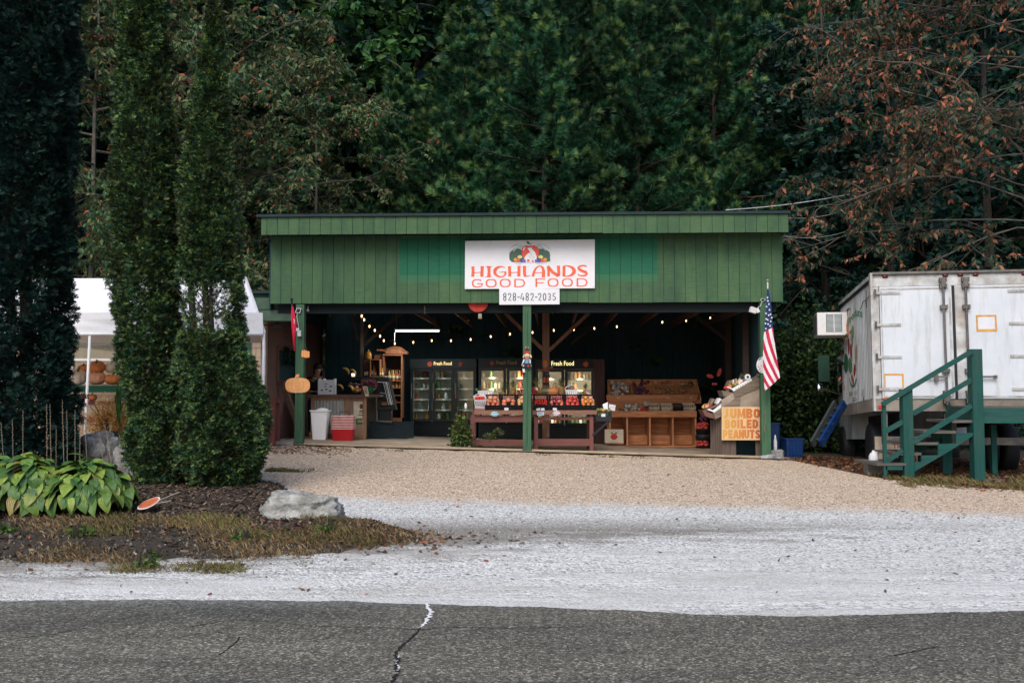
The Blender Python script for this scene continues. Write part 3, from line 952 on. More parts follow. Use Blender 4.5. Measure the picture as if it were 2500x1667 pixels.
bg = broad_tree('broadleaf_tree', 'large leaved green tree at the top behind the brown dogwood', gu(800, 33.5), 0, m_green, bark_g, wleaf=1.15,
           seed=31, H=18.5, limbs=30, Lmax=4.0, zlo=0.35, up0=0.2, sub=8, twigs=5, leaves=8, lsize=0.36, droop=0.03, leaf_down=0.35, trunk_r=0.2)
clone(bg, 'large leaved green tree at the top left of the big pines', gu(1010, 34.5), 1.7, 1.0)
clone(bg, 'green broadleaf tree at the top between the arborvitae tips', gu(600, 35), 3.1, 1.05)
dk = broad_tree('maple_tree', 'dark green small leaved tree behind the truck', gu(2180, 27.5), 0, m_dkgreen, bark_d, wleaf=1.3,
           seed=41, H=12.0, limbs=32, Lmax=3.6, zlo=0.10, up0=0.25, sub=9, twigs=5, leaves=8, lsize=0.20, droop=0.03, leaf_down=0.3, trunk_r=0.17)
for i, (u, Y, s, rz, lb_) in enumerate([
    (2420, 29, 1.25, 1.1, 'dark tree filling the gap above the right end of the truck roof'),
    (2020, 30, 1.1, 2.5, 'dark green tree right of the roof behind the dogwood'),
    (60, 30, 1.3, 3.3, 'deep green tree behind the leftmost arborvitae'),
    (330, 32, 1.35, 4.4, 'dark tree behind the white tent and second arborvitae'),
    (560, 31, 1.1, 5.4, 'dark green tree behind the left corner of the stand roof'),
    (2560, 33, 1.5, 0.6, 'dark tree at the far right edge'),
    (900, 36, 1.5, 2.0, 'shadowy tree low between the dogwood and the first pine'),
    (2250, 37, 1.6, 5.0, 'dark tree high behind the rusty dogwood'),
    (120, 37, 1.5, 1.9, 'dark tree high between the leftmost arborvitae and the brown dogwood')]):
  clone(dk, lb_, gu(u, Y), rz, s)
NE = 24
def _tuft():
  V, F = [], []
  for i in range(NE):
    a = random.uniform(0, 6.28)
    sp_ = random.uniform(0.15, 0.85)
    d = np.array([math.cos(a) * sp_, 1 - 0.35 * sp_, math.sin(a) * sp_])
    d /= np.linalg.norm(d)
    s = np.cross(d, [0.3, 0.2, 1.0]); s /= np.linalg.norm(s)
    L = random.uniform(0.8, 1.1)
    o = len(V)
    V.extend([s * 0.036, -s * 0.036, d * L - np.array([0, 0, 0.1 * L])])
    F.append((o, o + 1, o + 2))
  return np.array(V), np.array(F)
TUF_V, TUF_F = _tuft()
m_ptip = leafmat('pine_tips', [(0, (0.06, 0.16, 0.055)), (0.5, (0.14, 0.24, 0.07)), (1, (0.28, 0.33, 0.09))], rough=0.5, trans=0.15, clump=(0.5, 0.7))
m_pine = leafmat('pine_needles', [(0, (0.006, 0.058, 0.050)), (0.5, (0.022, 0.118, 0.068)), (0.85, (0.070, 0.19, 0.066)), (1, (0.15, 0.26, 0.07))], rough=0.5, trans=0.15, clump=(0.5, 0.75))  # clump contrast paints the dark shaded gaps between boughs into the needles
def pine(label, loc, rz, seed, H, Lmax, zlo=0.06, dens=1.0):
  rd = random.Random(seed)
  tb = MB()
  tb.tube([(0, 0, H * i / 8) for i in range(9)], [0.13 * (1 - i / 8.3) + 0.01 for i in range(9)], 7)
  P_, D_, S_, T_ = [], [], [], []
  z = H * zlo
  while z < H * 0.985:
    f = (z / H - zlo) / (1 - zlo)
    nb = rd.choice([4, 5, 5, 6])
    a0 = rd.uniform(0, 6.28)
    for i in range(nb):
      a = a0 + i * 6.28 / nb + rd.uniform(-.3, .3)
      L = Lmax * (1 - f ** 1.15) * rd.uniform(0.72, 1.15) + 0.35
      d = Vector((math.cos(a), math.sin(a), 0.12 + 0.55 * f))
      d.normalize()
      p = Vector((0, 0, z + rd.uniform(-.1, .1)))
      pts = [p.copy()]
      n = 7
      for k in range(n):
        d = (d + Vector((rd.gauss(0, .06), rd.gauss(0, .06), -0.07 if k < 4 else 0.16))).normalized()
        pts.append(pts[-1] + d * (L / n))
      tb.tube(pts, [0.012 + 0.03 * (1 - k / n) * L / 3 for k in range(n + 1)], 4, cap=False)
      side = Vector((-math.sin(a), math.cos(a), 0))
      nt_ = int((9 + L * 10.5) * dens)
      for t in range(nt_):
        g_ = 0.14 + 0.86 * (t + rd.random()) / nt_
        k = min(int(g_ * n), n - 1)
        q = pts[k].lerp(pts[k + 1], g_ * n - k)
        dd = (pts[k + 1] - pts[k]).normalized()
        s = rd.choice((-1, 1))
        tl = (0.18 + 0.62 * (1 - g_) * min(L / 3, 1)) * rd.uniform(0.6, 1.2)
        td = (dd * 0.75 + side * s * 0.9 + Vector((0, 0, rd.uniform(0.0, 0.25)))).normalized()
        for w in range(3):
          ff = (w + 1) / 3
          P_.append(tuple(q + td * tl * ff + Vector((0, 0, 0.05 * ff))))
          D_.append(tuple((td + Vector((rd.gauss(0, .25), rd.gauss(0, .25), 0.25 + rd.gauss(0, .2)))).normalized()))
          S_.append(rd.uniform(0.18, 0.29)); T_.append(g_ > 0.72 and w == 2 and rd.random() < 0.75)
      P_.append(tuple(pts[-1])); D_.append(tuple(d)); S_.append(0.24); T_.append(True)
    z += rd.uniform(0.37, 0.53)
  root = thing('white_pine', label, 'tree', loc)
  root['_org'] = (0.0, 0.0, 0.0)
  root.rotation_euler = (0, 0, rz)
  tb.build('trunk', bark_d, root, local=True)
  n = len(P_)
  P_, D_, S_, T_ = np.array(P_), np.array(D_), np.array(S_), np.array(T_)
  fr_ = frames(D_, None, np.random.uniform(-3, 3, n))
  scatter('crown', TUF_V, TUF_F, P_[~T_], fr_[~T_], S_[~T_], m_pine, root)
  scatter('branch_tips', TUF_V, TUF_F, P_[T_], fr_[T_], S_[T_], m_ptip, root)
  return root
p1 = pine('white pine standing just behind the middle of the roof with layered boughs', gu(1330, 30.0), 0.3, 51, 16.5, 4.2)
p2 = pine('white pine rising left of the store sign with pale branch tips', gu(1130, 31.0), 1.2, 57, 12.8, 3.6)
for i, (src, u, Y, s, rz, lb_) in enumerate([
    (p1, 1560, 31.0, 1.0, 2.1, 'white pine behind the roof right of the store sign'),
    (p2, 1480, 28.6, 0.62, 0.4, 'small bright tipped pine close behind the roof right of the sign'),
    (p1, 1750, 32.5, 1.05, 4.0, 'tall white pine behind the right end of the roof'),
    (p1, 1230, 35.5, 1.15, 5.1, 'tall pine farther back left of the sign reaching the top'),
    (p1, 1900, 33.5, 1.05, 1.0, 'shaded white pine left of the rusty dogwood'),
    (p2, 970, 31.5, 0.85, 3.3, 'lower pine left of the big pines next to the brown dogwood'),
    (p1, 1450, 36.5, 1.2, 0.9, 'tall back row pine above the store sign'),
    (p1, 1660, 37.5, 1.15, 2.9, 'tall back row pine right of centre'),
    (p2, 1290, 28.2, 0.5, 2.2, 'small young pine just above the roof over the sign'),
    (p1, 2060, 38.0, 1.2, 3.6, 'back row pine behind the rusty dogwood'),
    (p1, 1040, 38.5, 1.15, 4.4, 'back row pine behind the large leaved tree')]):
  clone(src, lb_, gu(u, Y), rz, s)
n = 12000
y = 33 + 30 * np.random.uniform(0, 1, n)
x = np.random.uniform(-0.62, 0.62, n) * (y + 3)
z = ground_z(x, y) + np.random.uniform(0, 1, n) ** 0.8 * 13
d = rnd_dirs(n)
CL_V = np.concatenate([LEAF_V @ np.array(Euler((random.uniform(-1, 1), random.uniform(-1, 1), random.uniform(0, 6.28))).to_matrix()).T + np.random.normal(0, 0.45, 3) for _ in range(9)])
CL_F = np.concatenate([LEAF_F + 4 * i for i in range(9)])
tag(scatter('far_wood', CL_V, CL_F, np.stack([x, y, z], 1), frames(d), np.random.uniform(0.5, 0.9, n), m_dkgreen, kind='stuff'), 'dark wooded slope behind the individual trees', 'wood')
def shrub(name, label, c, rx, ry, h, n, ls, mat, cat='shrub', bark=None, group=None, seed=1, wl=1.2, down=0.2, stems=9):
  rs = np.random.RandomState(seed)
  root = thing(name, label, cat, c, group)
  d = rs.normal(size=(n, 3)); d /= np.linalg.norm(d, axis=1, keepdims=True)
  d[:, 2] = np.abs(d[:, 2]) * 1.0 - 0.15 * (rs.uniform(0, 1, n) < .5)
  th = np.arctan2(d[:, 1], d[:, 0])
  lump = 0.85 + 0.16 * np.sin(4 * th + d[:, 2] * 5 + seed) + 0.10 * np.sin(9 * th - d[:, 2] * 9)
  r = (1 - 0.5 * rs.uniform(0, 1, n) ** 1.7) * lump
  p = np.stack([c[0] + d[:, 0] * r * rx, c[1] + d[:, 1] * r * ry, c[2] + 0.1 * h + np.clip(d[:, 2] * r, -0.1, 2) * h], 1)
  ld = d + rs.normal(0, 0.7, (n, 3)); ld[:, 2] -= down
  s = rs.uniform(0.6, 1.25, n) * ls
  scatter('crown', LEAF_V, LEAF_F, p, frames(ld, None, rs.uniform(-1.5, 1.5, n)), np.stack([s * wl, s, s], 1), mat, root, root['_org'])
  tb = MB()
  for i in range(stems):
    a = rs.uniform(0, 6.28); q = rs.uniform(0.3, 0.85)
    e = Vector((c[0] + math.cos(a) * rx * q, c[1] + math.sin(a) * ry * q, c[2] + h * rs.uniform(0.5, 0.95)))
    b0 = Vector((c[0] + math.cos(a) * 0.06, c[1] + math.sin(a) * 0.06, c[2]))
    tb.tube([b0, b0.lerp(e, 0.5) + Vector((0, 0, 0.08)), e], [0.02, 0.013, 0.005], 4)
  tb.build('stem', bark or bark_d, root)
  return root
m_bush = leafmat('bush_leaves', [(0, (0.014, 0.035, 0.016)), (0.55, (0.032, 0.07, 0.022)), (1, (0.085, 0.14, 0.035))], clump=(1.6, 0.45))
shrub('bush', 'tall leafy bush growing between the flag post and the truck', gu(1985, 23.5), 1.25, 1.1, 3.5, 9000, 0.13, m_bush, seed=2)
shrub('bush', 'dark bush behind the window air conditioner of the truck', gu(2090, 25.0), 1.6, 1.3, 4.1, 9000, 0.14, m_dkgreen, seed=4)
shrub('bush', 'low bush in the shade left of the blue ladder', gu(1945, 24.0), 0.9, 0.9, 1.9, 3500, 0.12, m_dkgreen, seed=5)
shrub('bush', 'dark bush behind the truck to the right', gu(2400, 25.0), 2.2, 1.3, 4.4, 7000, 0.16, m_dkgreen, seed=6)
shrub('bush', 'green bush behind the left end of the stand beside the block building roof', gu(610, 27.0), 1.1, 1.0, 4.0, 6000, 0.16, m_dkgreen, seed=8)
m_hosta, nt, b = _new('hosta_leaf')
oi = nt.nodes.new('ShaderNodeObjectInfo').outputs['Random']
cc = ramp(nt, oi, [(0, (0.03, 0.10, 0.028)), (0.4, (0.10, 0.20, 0.035)), (0.8, (0.22, 0.32, 0.05)), (0.95, (0.20, 0.25, 0.05)), (1, (0.26, 0.20, 0.06))])
wv = nt.nodes.new('ShaderNodeTexWave')
wv.inputs['Scale'].default_value = 2.2
wv.inputs['Distortion'].default_value = 0.6
nt.links.new(vec(nt, 'UV'), wv.inputs['Vector'])
cc = mix_rgb(nt, 1.0, cc, ramp(nt, noise(nt, 3, 3, 0.6, 'Generated'), [(0.3, (0.75, 0.75, 0.8)), (0.75, (1.3, 1.2, 1.0))]), 'MULTIPLY')
nt.links.new(cc, b.inputs['Base Color'])
b.inputs['Roughness'].default_value = 0.42
bump(nt, b, wv.outputs[0], 0.5, 0.004)
def hosta_leaf(seed):
  rd = random.Random(seed)
  V, F, UV = [], [], []
  nl, nw = 8, 6
  for i in range(nl + 1):
    t = i / nl
    w = 0.36 * (math.sin(math.pi * min(1, t ** 0.62 * 0.985 + 0.015)) ** 0.85) + 0.004
    for j in range(nw + 1):
      s = j / nw * 2 - 1
      y = t - (0.10 * s * s if t < 0.15 else 0)
      zz = 0.10 * abs(s) * w * 2.2 - 0.42 * t * t + 0.16 * t + 0.015 * math.sin(s * 9 + seed) * (t > .1) + 0.008 * math.cos(s * 16)
      V.append((w * s, y, zz))
      UV.append((s * 0.5 * (1 + 0.3 * t), t * 0.2))
  for i in range(nl):
    for j in range(nw):
      p = i * (nw + 1) + j
      F.append((p, p + 1, p + nw + 2, p + nw + 1))
  me = bpy.data.meshes.new('leaf')
  me.from_pydata(V, [], F)
  uvl = me.uv_layers.new(name='UVMap')
  for poly in me.polygons:
    for li in poly.loop_indices:
      uvl.data[li].uv = UV[me.loops[li].vertex_index]
  me.polygons.foreach_set('use_smooth', [True] * len(F))
  me.materials.append(m_hosta)
  return me
HL = [hosta_leaf(i) for i in range(5)]
def hosta(label, cx, cy, rx, ry, h, n, seed):
  rd = random.Random(seed)
  root = thing('hosta', label, 'plant', (cx, cy, top_z(cx, cy)))
  for i in range(n):
    a = i * 2.399963 + rd.uniform(-.2, .2)
    q = math.sqrt((i + 0.6) / n)
    x, y = math.cos(a) * q * rx, math.sin(a) * q * ry
    z = h * (1 - q ** 2.3) * rd.uniform(0.85, 1.05) + 0.13 + rd.uniform(0, 0.05)
    o = bpy.data.objects.new('leaf', HL[i % 5])
    col.objects.link(o)
    o.parent = root
    yaw = math.atan2(y / ry, x / rx) - math.pi / 2 + rd.gauss(0, 0.45)
    pitch = 0.35 - 1.35 * q + rd.gauss(0, 0.22)
    L = rd.uniform(0.125, 0.215)
    back = 0.45 * L
    o.location = (x - math.cos(a) * back, y - math.sin(a) * back, z)
    o.rotation_euler = (pitch, rd.gauss(0, 0.25), yaw)
    o.scale = (L * rd.uniform(0.85, 1.1), L, L)
  tb = MB()
  for i in range(60):
    a = rd.uniform(0, 6.28); q = rd.uniform(0.2, 0.85)
    e = Vector((root.location.x + math.cos(a) * rx * q, root.location.y + math.sin(a) * ry * q, root.location.z + h * (1 - q ** 2.3) * 0.95 + 0.08))
    b0 = Vector(root.location) + Vector((math.cos(a) * 0.15 * q, math.sin(a) * 0.15 * q, 0))
    tb.tube([b0, b0.lerp(e, 0.6) + Vector((0, 0, 0.06)), e], [0.006, 0.005, 0.004], 4)
  tb.build('stem', m_green, root)
  return root
hosta('broad leaved hosta with yellowing rims at the left front of the bed', -5.8, 10.95, 0.78, 0.66, 0.40, 295, 1)
hosta('broad leaved hosta between the left hosta and the one by the orange sign', -5.25, 10.85, 0.62, 0.60, 0.42, 270, 3)
hosta('broad leaved hosta clump next to the fallen orange sign', -4.66, 10.95, 0.60, 0.62, 0.38, 285, 2)
m_stalk = plain('dry_stalk', (0.24, 0.19, 0.14), bs=0.2)
for i, (u0, v0, u1, v1) in enumerate([(25, 1155, 2, 1030), (42, 1150, 30, 1022), (58, 1150, 56, 1000), (116, 1150, 114, 985), (127, 1150, 122, 985), (142, 1150, 137, 1045), (160, 1150, 152, 975), (172, 1150, 163, 1000), (188, 1150, 183, 1000), (195, 1140, 196, 1030), (215, 1160, 206, 1000), (262, 1165, 240, 1040), (290, 1160, 256, 1035), (300, 1175, 292, 1060), (275, 1160, 262, 1060)]):
  Y = 11.2 + (i % 3) * 0.12
  a, c = at(u0, v0, Y), at(u1, v1, Y)
  a.z = top_z(a.x, a.y)
  mb = MB()
  mid = a.lerp(c, 0.5) + Vector((random.uniform(-.02, .02), 0, 0))
  mb.tube([a, mid, c], [0.004, 0.0035, 0.002], 4)
  for k in range(16):
    p = mid.lerp(c, k / 16)
    mb.ball(p + Vector((random.choice((-1, 1)) * 0.006, 0, 0)), 0.005, n=4, k=3)
  tag(mb.build('flower_stalk', m_stalk), 'thin dry seed stalk standing out of the hosta', 'stalk', 'dry flower stalks above the hosta')
m_weed = leafmat('weed_leaves', [(0, (0.05, 0.11, 0.02)), (1, (0.12, 0.24, 0.04))], clump=(5, 0.2))
for i, (u, v, s, lb_) in enumerate([(196, 1338, 0.11, 'bright green weed clump in the stones below the hosta'), (14, 1334, 0.10, 'green weed clump at the left edge of the bed'), (354, 1378, 0.09, 'flat green weed on the shoulder left of centre'), (372, 1362, 0.06, 'tiny weed standing in the grey stones'), (588, 1340, 0.08, 'small weed in the ditch in front of the mulch'), (793, 1326, 0.07, 'single green weed below the boulder')]):
  r = ray(u, v)
  t = (0.07 - CAM_Z) / r.z
  x, y = r.x * t, r.y * t
  shrub('weed', lb_, (x, y, top_z(x, y)), s * 1.2, s, s * 0.8, 90, 0.045, m_weed, 'weed', seed=i + 20, wl=1.6, stems=4)
# ================================================================== THE sg2 = thing(ET STAND
m_gpaint, nt, b = _new('green_paint')
P = vec(nt, 'World')
nz = noise(nt, 1.5, 6, 0.7, 'World', (1.6, 1.6, 0.5))
fine = noise(nt, 16, 4, 0.7, 'World', (0.35, 0.35, 4.5))
cc = ramp(nt, nz, [(0.3, (0.044, 0.088, 0.052)), (0.5, (0.060, 0.122, 0.060)), (0.72, (0.084, 0.150, 0.070))])
cc = mix_rgb(nt, 1.0, cc, ramp(nt, fine, [(0.3, (0.78, 0.80, 0.80)), (0.7, (1.14, 1.12, 1.10))]), 'MULTIPLY')
oi = nt.nodes.new('ShaderNodeObjectInfo').outputs['Random']
cc = mix_rgb(nt, 1.0, cc, ramp(nt, oi, [(0, (0.86, 0.90, 0.92)), (1, (1.10, 1.07, 1.05))]), 'MULTIPLY')
stk = noise(nt, 5, 5, 0.75, 'World', (3.0, 3.0, 0.25))
cc = mix_rgb(nt, ramp(nt, stk, [(0.55, (0, 0, 0)), (0.78, (0.55, 0.55, 0.55))]), cc, (0.035, 0.07, 0.06))
sp = nt.nodes.new('ShaderNodeSeparateXYZ')
nt.links.new(P, sp.inputs[0])
pa, pb = hit(975, 600), hit(1604, 600)
zl = hit(1000, 672).z
zl2 = hit(1000, 690).z
wob = math_(nt, 'MULTIPLY', math_(nt, 'SUBTRACT', noise(nt, 9, 4, 0.7, 'World', (1, 1, 0.6)), 0.5), 0.07)
def band(v_, a, c):
  return math_(nt, 'MULTIPLY', math_(nt, 'GREATER_THAN', v_, a), math_(nt, 'LESS_THAN', v_, c))
X = math_(nt, 'ADD', sp.outputs[0], wob)
inx = band(X, pa.x, pb.x)
solid = math_(nt, 'MULTIPLY', inx, math_(nt, 'GREATER_THAN', math_(nt, 'ADD', sp.outputs[2], math_(nt, 'MULTIPLY', wob, 0.25)), zl))
thin = math_(nt, 'MULTIPLY', inx, math_(nt, 'GREATER_THAN', math_(nt, 'ADD', sp.outputs[2], math_(nt, 'MULTIPLY', wob, 1.3)), zl2))
up = math_(nt, 'LESS_THAN', sp.outputs[2], 4.74)
thin = math_(nt, 'MULTIPLY', thin, up)
solid = math_(nt, 'MULTIPLY', solid, up)
cc = mix_rgb(nt, math_(nt, 'MULTIPLY', thin, 0.6), cc, (0.03, 0.15, 0.078))
cc = mix_rgb(nt, math_(nt, 'MULTIPLY', solid, 0.8), cc, mix_rgb(nt, 1.0, ramp(nt, fine, [(0.3, (0.75, 0.8, 0.8)), (0.7, (1.2, 1.15, 1.1))]), (0.012, 0.118, 0.068), 'MULTIPLY'))
nt.links.new(cc, b.inputs['Base Color'])
b.inputs['Roughness'].default_value = 0.8
b.inputs['Specular IOR Level'].default_value = 0.25
bump(nt, b, fine, 0.5, 0.006)
m_post = wood('green_post_paint', (0.05, 0.125, 0.065), vert=True, paint=True, dirt=(0.02, 0.04, 0.03), dirt_amt=0.5)
m_dkgroove = plain('groove_shadow_paint', (0.012, 0.055, 0.045), bs=0.1)
m_dkwood = wood('dark_stained_wood', (0.035, 0.022, 0.017))
m_brwood = wood('brown_stained_beam', (0.075, 0.035, 0.026))
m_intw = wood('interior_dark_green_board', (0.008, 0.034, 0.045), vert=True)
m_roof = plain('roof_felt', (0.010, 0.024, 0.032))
m_kerb = wood('weathered_kerb_wood', (0.42, 0.33, 0.22), dirt=(0.14, 0.10, 0.07))
m_floor = plain('sandy_floor', (0.36, 0.27, 0.20), scale=3, var=0.35, bs=0.6, bscale=40, dirt=(0.10, 0.08, 0.06), dirt_amt=0.7)
m_conc = plain('concrete', (0.28, 0.26, 0.24), scale=3, var=0.3, bs=0.5, bscale=30, dirt=(0.10, 0.09, 0.08))
def zf(x):
  return gz(x, 20.0) + 0.02
stand = thing('market_stand', 'long green open fronted market stand with vertical board front under a flat shed roof', 'market stand', (FL.x + 5.2, 20.05, gz(0, 20)))
ex = FDIR
def fbox(mb, s0, s1, off0, off1, z0, z1):
  """box in the stand's own frame: s along the front, off towards the road"""
  m = Matrix(((ex.x, -FN.x, 0, FL.x), (ex.y, -FN.y, 0, FL.y), (0, 0, 1, 0), (0, 0, 0, 1)))
  return mb.box(s0, s1, -off1, -off0, z0, z1, m)
W = (FR - FL).length
mb = MB(); fbox(mb, 0.005, W - 0.005, -0.03, -0.012, 3.42, 4.80); mb.build('sheathing', m_dkgroove, stand)
mb = MB(); fbox(mb, 0.005, W - 0.10, 0.42, 0.438, 4.77, 5.09); mb.build('sheathing', m_dkgroove, stand)
N = 48
sp_ = W / N
base_me = None
def board(s, w, off, z0, z1, th=0.016):
  mb = MB()
  fbox(mb, s + 0.005, s + w - 0.005, off - th, off + random.uniform(-0.001, 0.0015), z0, z1)
  return mb.build('siding_board', m_gpaint, stand)
for i in range(N):
  lowz = 3.405 if i < 30 or i >= 36 else 3.395
  lowz = 3.41 if 24 <= i < 30 else lowz
  board(i * sp_, sp_, 0.0, lowz + (0.006 if i in range(30, 36) else 0), 4.79)
s = -0.075
k = 0
while s < W + 0.02:
  w = sp_ if k else sp_ * 0.55
  board(s, min(w, W - 0.0 - s + 0.02), 0.455, 4.745 - (0.012 if k >= 32 else 0), 5.095)
  s += w
  k += 1
mb = MB()
fbox(mb, -0.075, -0.055, -0.1, 0.435, 4.75, 5.09)
fbox(mb, W - 0.002, W + 0.018, -0.1, 0.435, 4.75, 5.09)
mb.build('fascia_return', m_gpaint, stand)
mb = MB()
m_ = Matrix(((ex.x, -FN.x, 0, FL.x), (ex.y, -FN.y, 0, FL.y), (0, 0, 1, 0), (0, 0, 0, 1)))
for (z, t) in ((5.10, 0.05),):
  vs_ = [(-0.16, -0.50, z), (W + 0.05, -0.50, z), (W + 0.05, 7.0, z - 0.55), (-0.16, 7.0, z - 0.55)]
  vs_ += [(a, c, d + t) for a, c, d in vs_]
  mb.add(vs_, [(3, 2, 1, 0), (4, 5, 6, 7), (0, 1, 5, 4), (1, 2, 6, 5), (2, 3, 7, 6), (3, 0, 4, 7)], m_)
mb.build('roof', m_roof, stand)
for i in range(18):
  s = 0.3 + i * 0.585
  if s > W: break
  mb = MB()
  p0 = FL + ex * s + FN * 0.41 + Vector((0, 0, 5.0))
  p1 = FL + ex * s - FN * 6.6 + Vector((0, 0, 4.48))
  mb.beam(p0, p1, 0.045, 0.17)
  mb.build('rafter', m_brwood, stand)
for i in range(9):
  s = 2.9 + i * 0.84
  mb = MB()
  p0 = FL + ex * s - FN * 0.5 + Vector((0, 0, 3.30))
  p1 = FL + ex * s - FN * 5.2 + Vector((0, 0, 3.34))
  mb.beam(p0, p1, 0.045, 0.14)
  mb.build('joist', m_brwood, stand)
mb = MB(); fbox(mb, 0.1, W - 0.1, -0.32, -0.20, 3.22, 3.46); mb.build('header_beam', wood('shade_black_beam', (0.006, 0.013, 0.016)), stand)  # brown beam coloured near black teal to stand in for shade
mb = MB(); fbox(mb, 1.95, W - 0.4, -0.46, -0.36, 3.235, 3.45); mb.build('header_beam', m_brwood, stand)
def post_at(u_top, vt, ub, half, off, parent=stand, mat=m_post, name='post', zb=None):
  a = hit(ub, 1095, off)
  zb_ = gz(a.x, a.y) - 0.05
  mb = MB()
  mb.obox((a.x, a.y, (zb_ + 3.385) / 2), (half * 2, half * 2, 3.385 - zb_), (0, 0, FYAW))
  return mb.build(name, mat, parent)
pl = post_at(735, 738, 731, 0.083, -0.05)
pm_ = post_at(1287, 744, 1287, 0.083, -0.05)
pr = post_at(1869, 738, 1869, 0.088, -0.05)
for (u, v0, v1, o_) in ((1287, 900, 1090, 0.034), (1288, 760, 840, 0.034), (733, 1010, 1060, 0.034), (1866, 1010, 1080, 0.039)):
  mb = MB()
  pts = [hit(u + random.uniform(-1, 1), v0 + (v1 - v0) * k / 8, o_) for k in range(9)]
  mb.tube(pts, 0.004, 4)
  mb.build('crack', m_dkwood, stand)
def ppost(u, Y, w, d, z1, mat, name='inner_post'):
  a = at(u, 1000, Y)
  mb = MB(); mb.box(a.x - w / 2, a.x + w / 2, Y, Y + d, zf(a.x) - 0.02, z1)
  return mb.build(name, mat, stand)
m_brpost = wood('brown_post', (0.19, 0.095, 0.06), vert=True)
ppost(1333, 22.3, 0.155, 0.15, 4.6, m_brpost)
ppost(882, 24.0, 0.07, 0.07, 4.4, wood('grey_brown_post', (0.13, 0.085, 0.065), vert=True))
ppost(1780, 23.0, 0.13, 0.13, 4.5, m_dkwood)
ppost(1823, 21.0, 0.12, 0.12, 4.5, m_dkwood)
for (u0, v0, u1, v1, Y, w, mt) in ((1233, 764, 1328, 856, 22.35, 0.06, m_brpost), (1438, 764, 1340, 856, 22.35, 0.06, m_brpost),
                                   (980, 764, 884, 846, 24.05, 0.06, m_dkwood), (858, 764, 873, 830, 24.05, 0.03, m_brwood), (898, 800, 884, 835, 24.05, 0.03, m_brwood),
                                   (1690, 764, 1775, 832, 23.05, 0.06, m_dkwood), (1448, 795, 1395, 840, 24.5, 0.05, m_dkwood)):
  mb = MB(); mb.beam(at(u0, v0, Y), at(u1, v1, Y), w, w * 1.3); mb.build('brace', mt, stand)
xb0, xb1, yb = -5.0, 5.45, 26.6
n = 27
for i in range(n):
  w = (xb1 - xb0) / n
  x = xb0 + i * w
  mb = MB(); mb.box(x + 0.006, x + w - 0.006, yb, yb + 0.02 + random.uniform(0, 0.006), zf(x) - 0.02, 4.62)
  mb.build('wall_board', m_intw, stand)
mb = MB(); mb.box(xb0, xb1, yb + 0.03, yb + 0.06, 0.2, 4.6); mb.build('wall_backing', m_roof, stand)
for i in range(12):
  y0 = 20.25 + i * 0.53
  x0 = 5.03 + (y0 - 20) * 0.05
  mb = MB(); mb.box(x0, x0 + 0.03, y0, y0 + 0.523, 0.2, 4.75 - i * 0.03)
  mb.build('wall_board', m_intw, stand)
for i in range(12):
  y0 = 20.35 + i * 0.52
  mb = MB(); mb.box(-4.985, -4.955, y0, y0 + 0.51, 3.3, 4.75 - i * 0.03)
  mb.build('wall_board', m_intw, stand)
V, F = [], []
fx = list(np.linspace(-4.95, 5.5, 30))
for x in fx:
  yf = 20.02 - (x + 4.94) * 0.0386
  for y in (yf - 0.06, 21, 22, 23.5, 25, 26.62):
    V.append((x, y, zf(x)))
for i in range(len(fx) - 1):
  for j in range(5):
    p = i * 6 + j
    F.append((p, p + 6, p + 7, p + 1))
fl = np_mesh('floor', V, F, m_floor)
fl['kind'] = 'structure'
for (u0, u1) in ((742, 1000), (1001, 1275), (1299, 1560), (1561, 1856)):
  a, c = hit(u0, 1090, 0.02), hit(u1, 1090, 0.02)
  mb = MB()
  a.z = zf(a.x) - 0.035; c.z = zf(c.x) - 0.035
  mb.beam(a, c, 0.09, 0.13)
  mb.build('kerb_board', m_kerb, stand)
x0_ = -5.1
mb = MB(); mb.box(-5.15, -4.36, 19.9, 20.9, gz(-4.7, 20) - 0.1, gz(-4.7, 20) + 0.07); s_ = mb.build('concrete_step', m_conc)
tag(s_, 'low concrete ledge left of the left green post', 'step')
m_wsign = plain('white_sign_panel', (0.74, 0.74, 0.78), rough=0.5, var=0.03, bs=0, dirt=(0.5, 0.48, 0.46), dirt_amt=0.25, scale=3)
m_red = plain('sign_red', (0.78, 0.125, 0.06), bs=0, var=0.06, rough=0.5)
m_gr = plain('sign_grey', (0.085, 0.115, 0.115), bs=0, var=0.05, rough=0.5)
sgn = thing('shop_sign', 'large white sign with apple logo and red HIGHLANDS GOOD FOOD lettering on the green front', 'sign', hit(1293, 705, 0.04))
f4 = on_front(0.03)
MB().prism([(1136, 589), (1452, 585), (1452, 704), (1135, 706)], f4, 0.0, 0.03).build('sign_panel', m_wsign, sgn)
def R2(pts):
  return [(1120 + x / 6.72, 570 + y / 6.72) for x, y in pts]
def rib2(mb, pts, ws, d0=0.03, d1=0.034):
  ribbon(mb, R2(pts), [w / 6.72 for w in ws] if isinstance(ws, (list, tuple)) else ws / 6.72, f4, d0, d1)
def arc(cx, cy, rx, ry, a0, a1, n=12):
  return [(cx + rx * math.cos(R(a0 + (a1 - a0) * i / n)), cy - ry * math.sin(R(a0 + (a1 - a0) * i / n))) for i in range(n + 1)]
def letter(strokes):
  mb = MB()
  for pts, ws in strokes:
    rib2(mb, pts, ws)
  return mb.build('letter', m_red, sgn)
letter([([(234, 545), (236, 620), (232, 712)], [52, 46, 52]), ([(386, 540), (384, 620), (380, 712)], [54, 50, 54]), ([(250, 648), (370, 640)], [13, 13])])
letter([([(497, 548), (498, 620), (496, 712)], [60, 44, 60]), ([(440, 548), (470, 546), (552, 544)], [6, 16, 8]), ([(436, 716), (500, 714), (545, 710)], [8, 16, 8])])
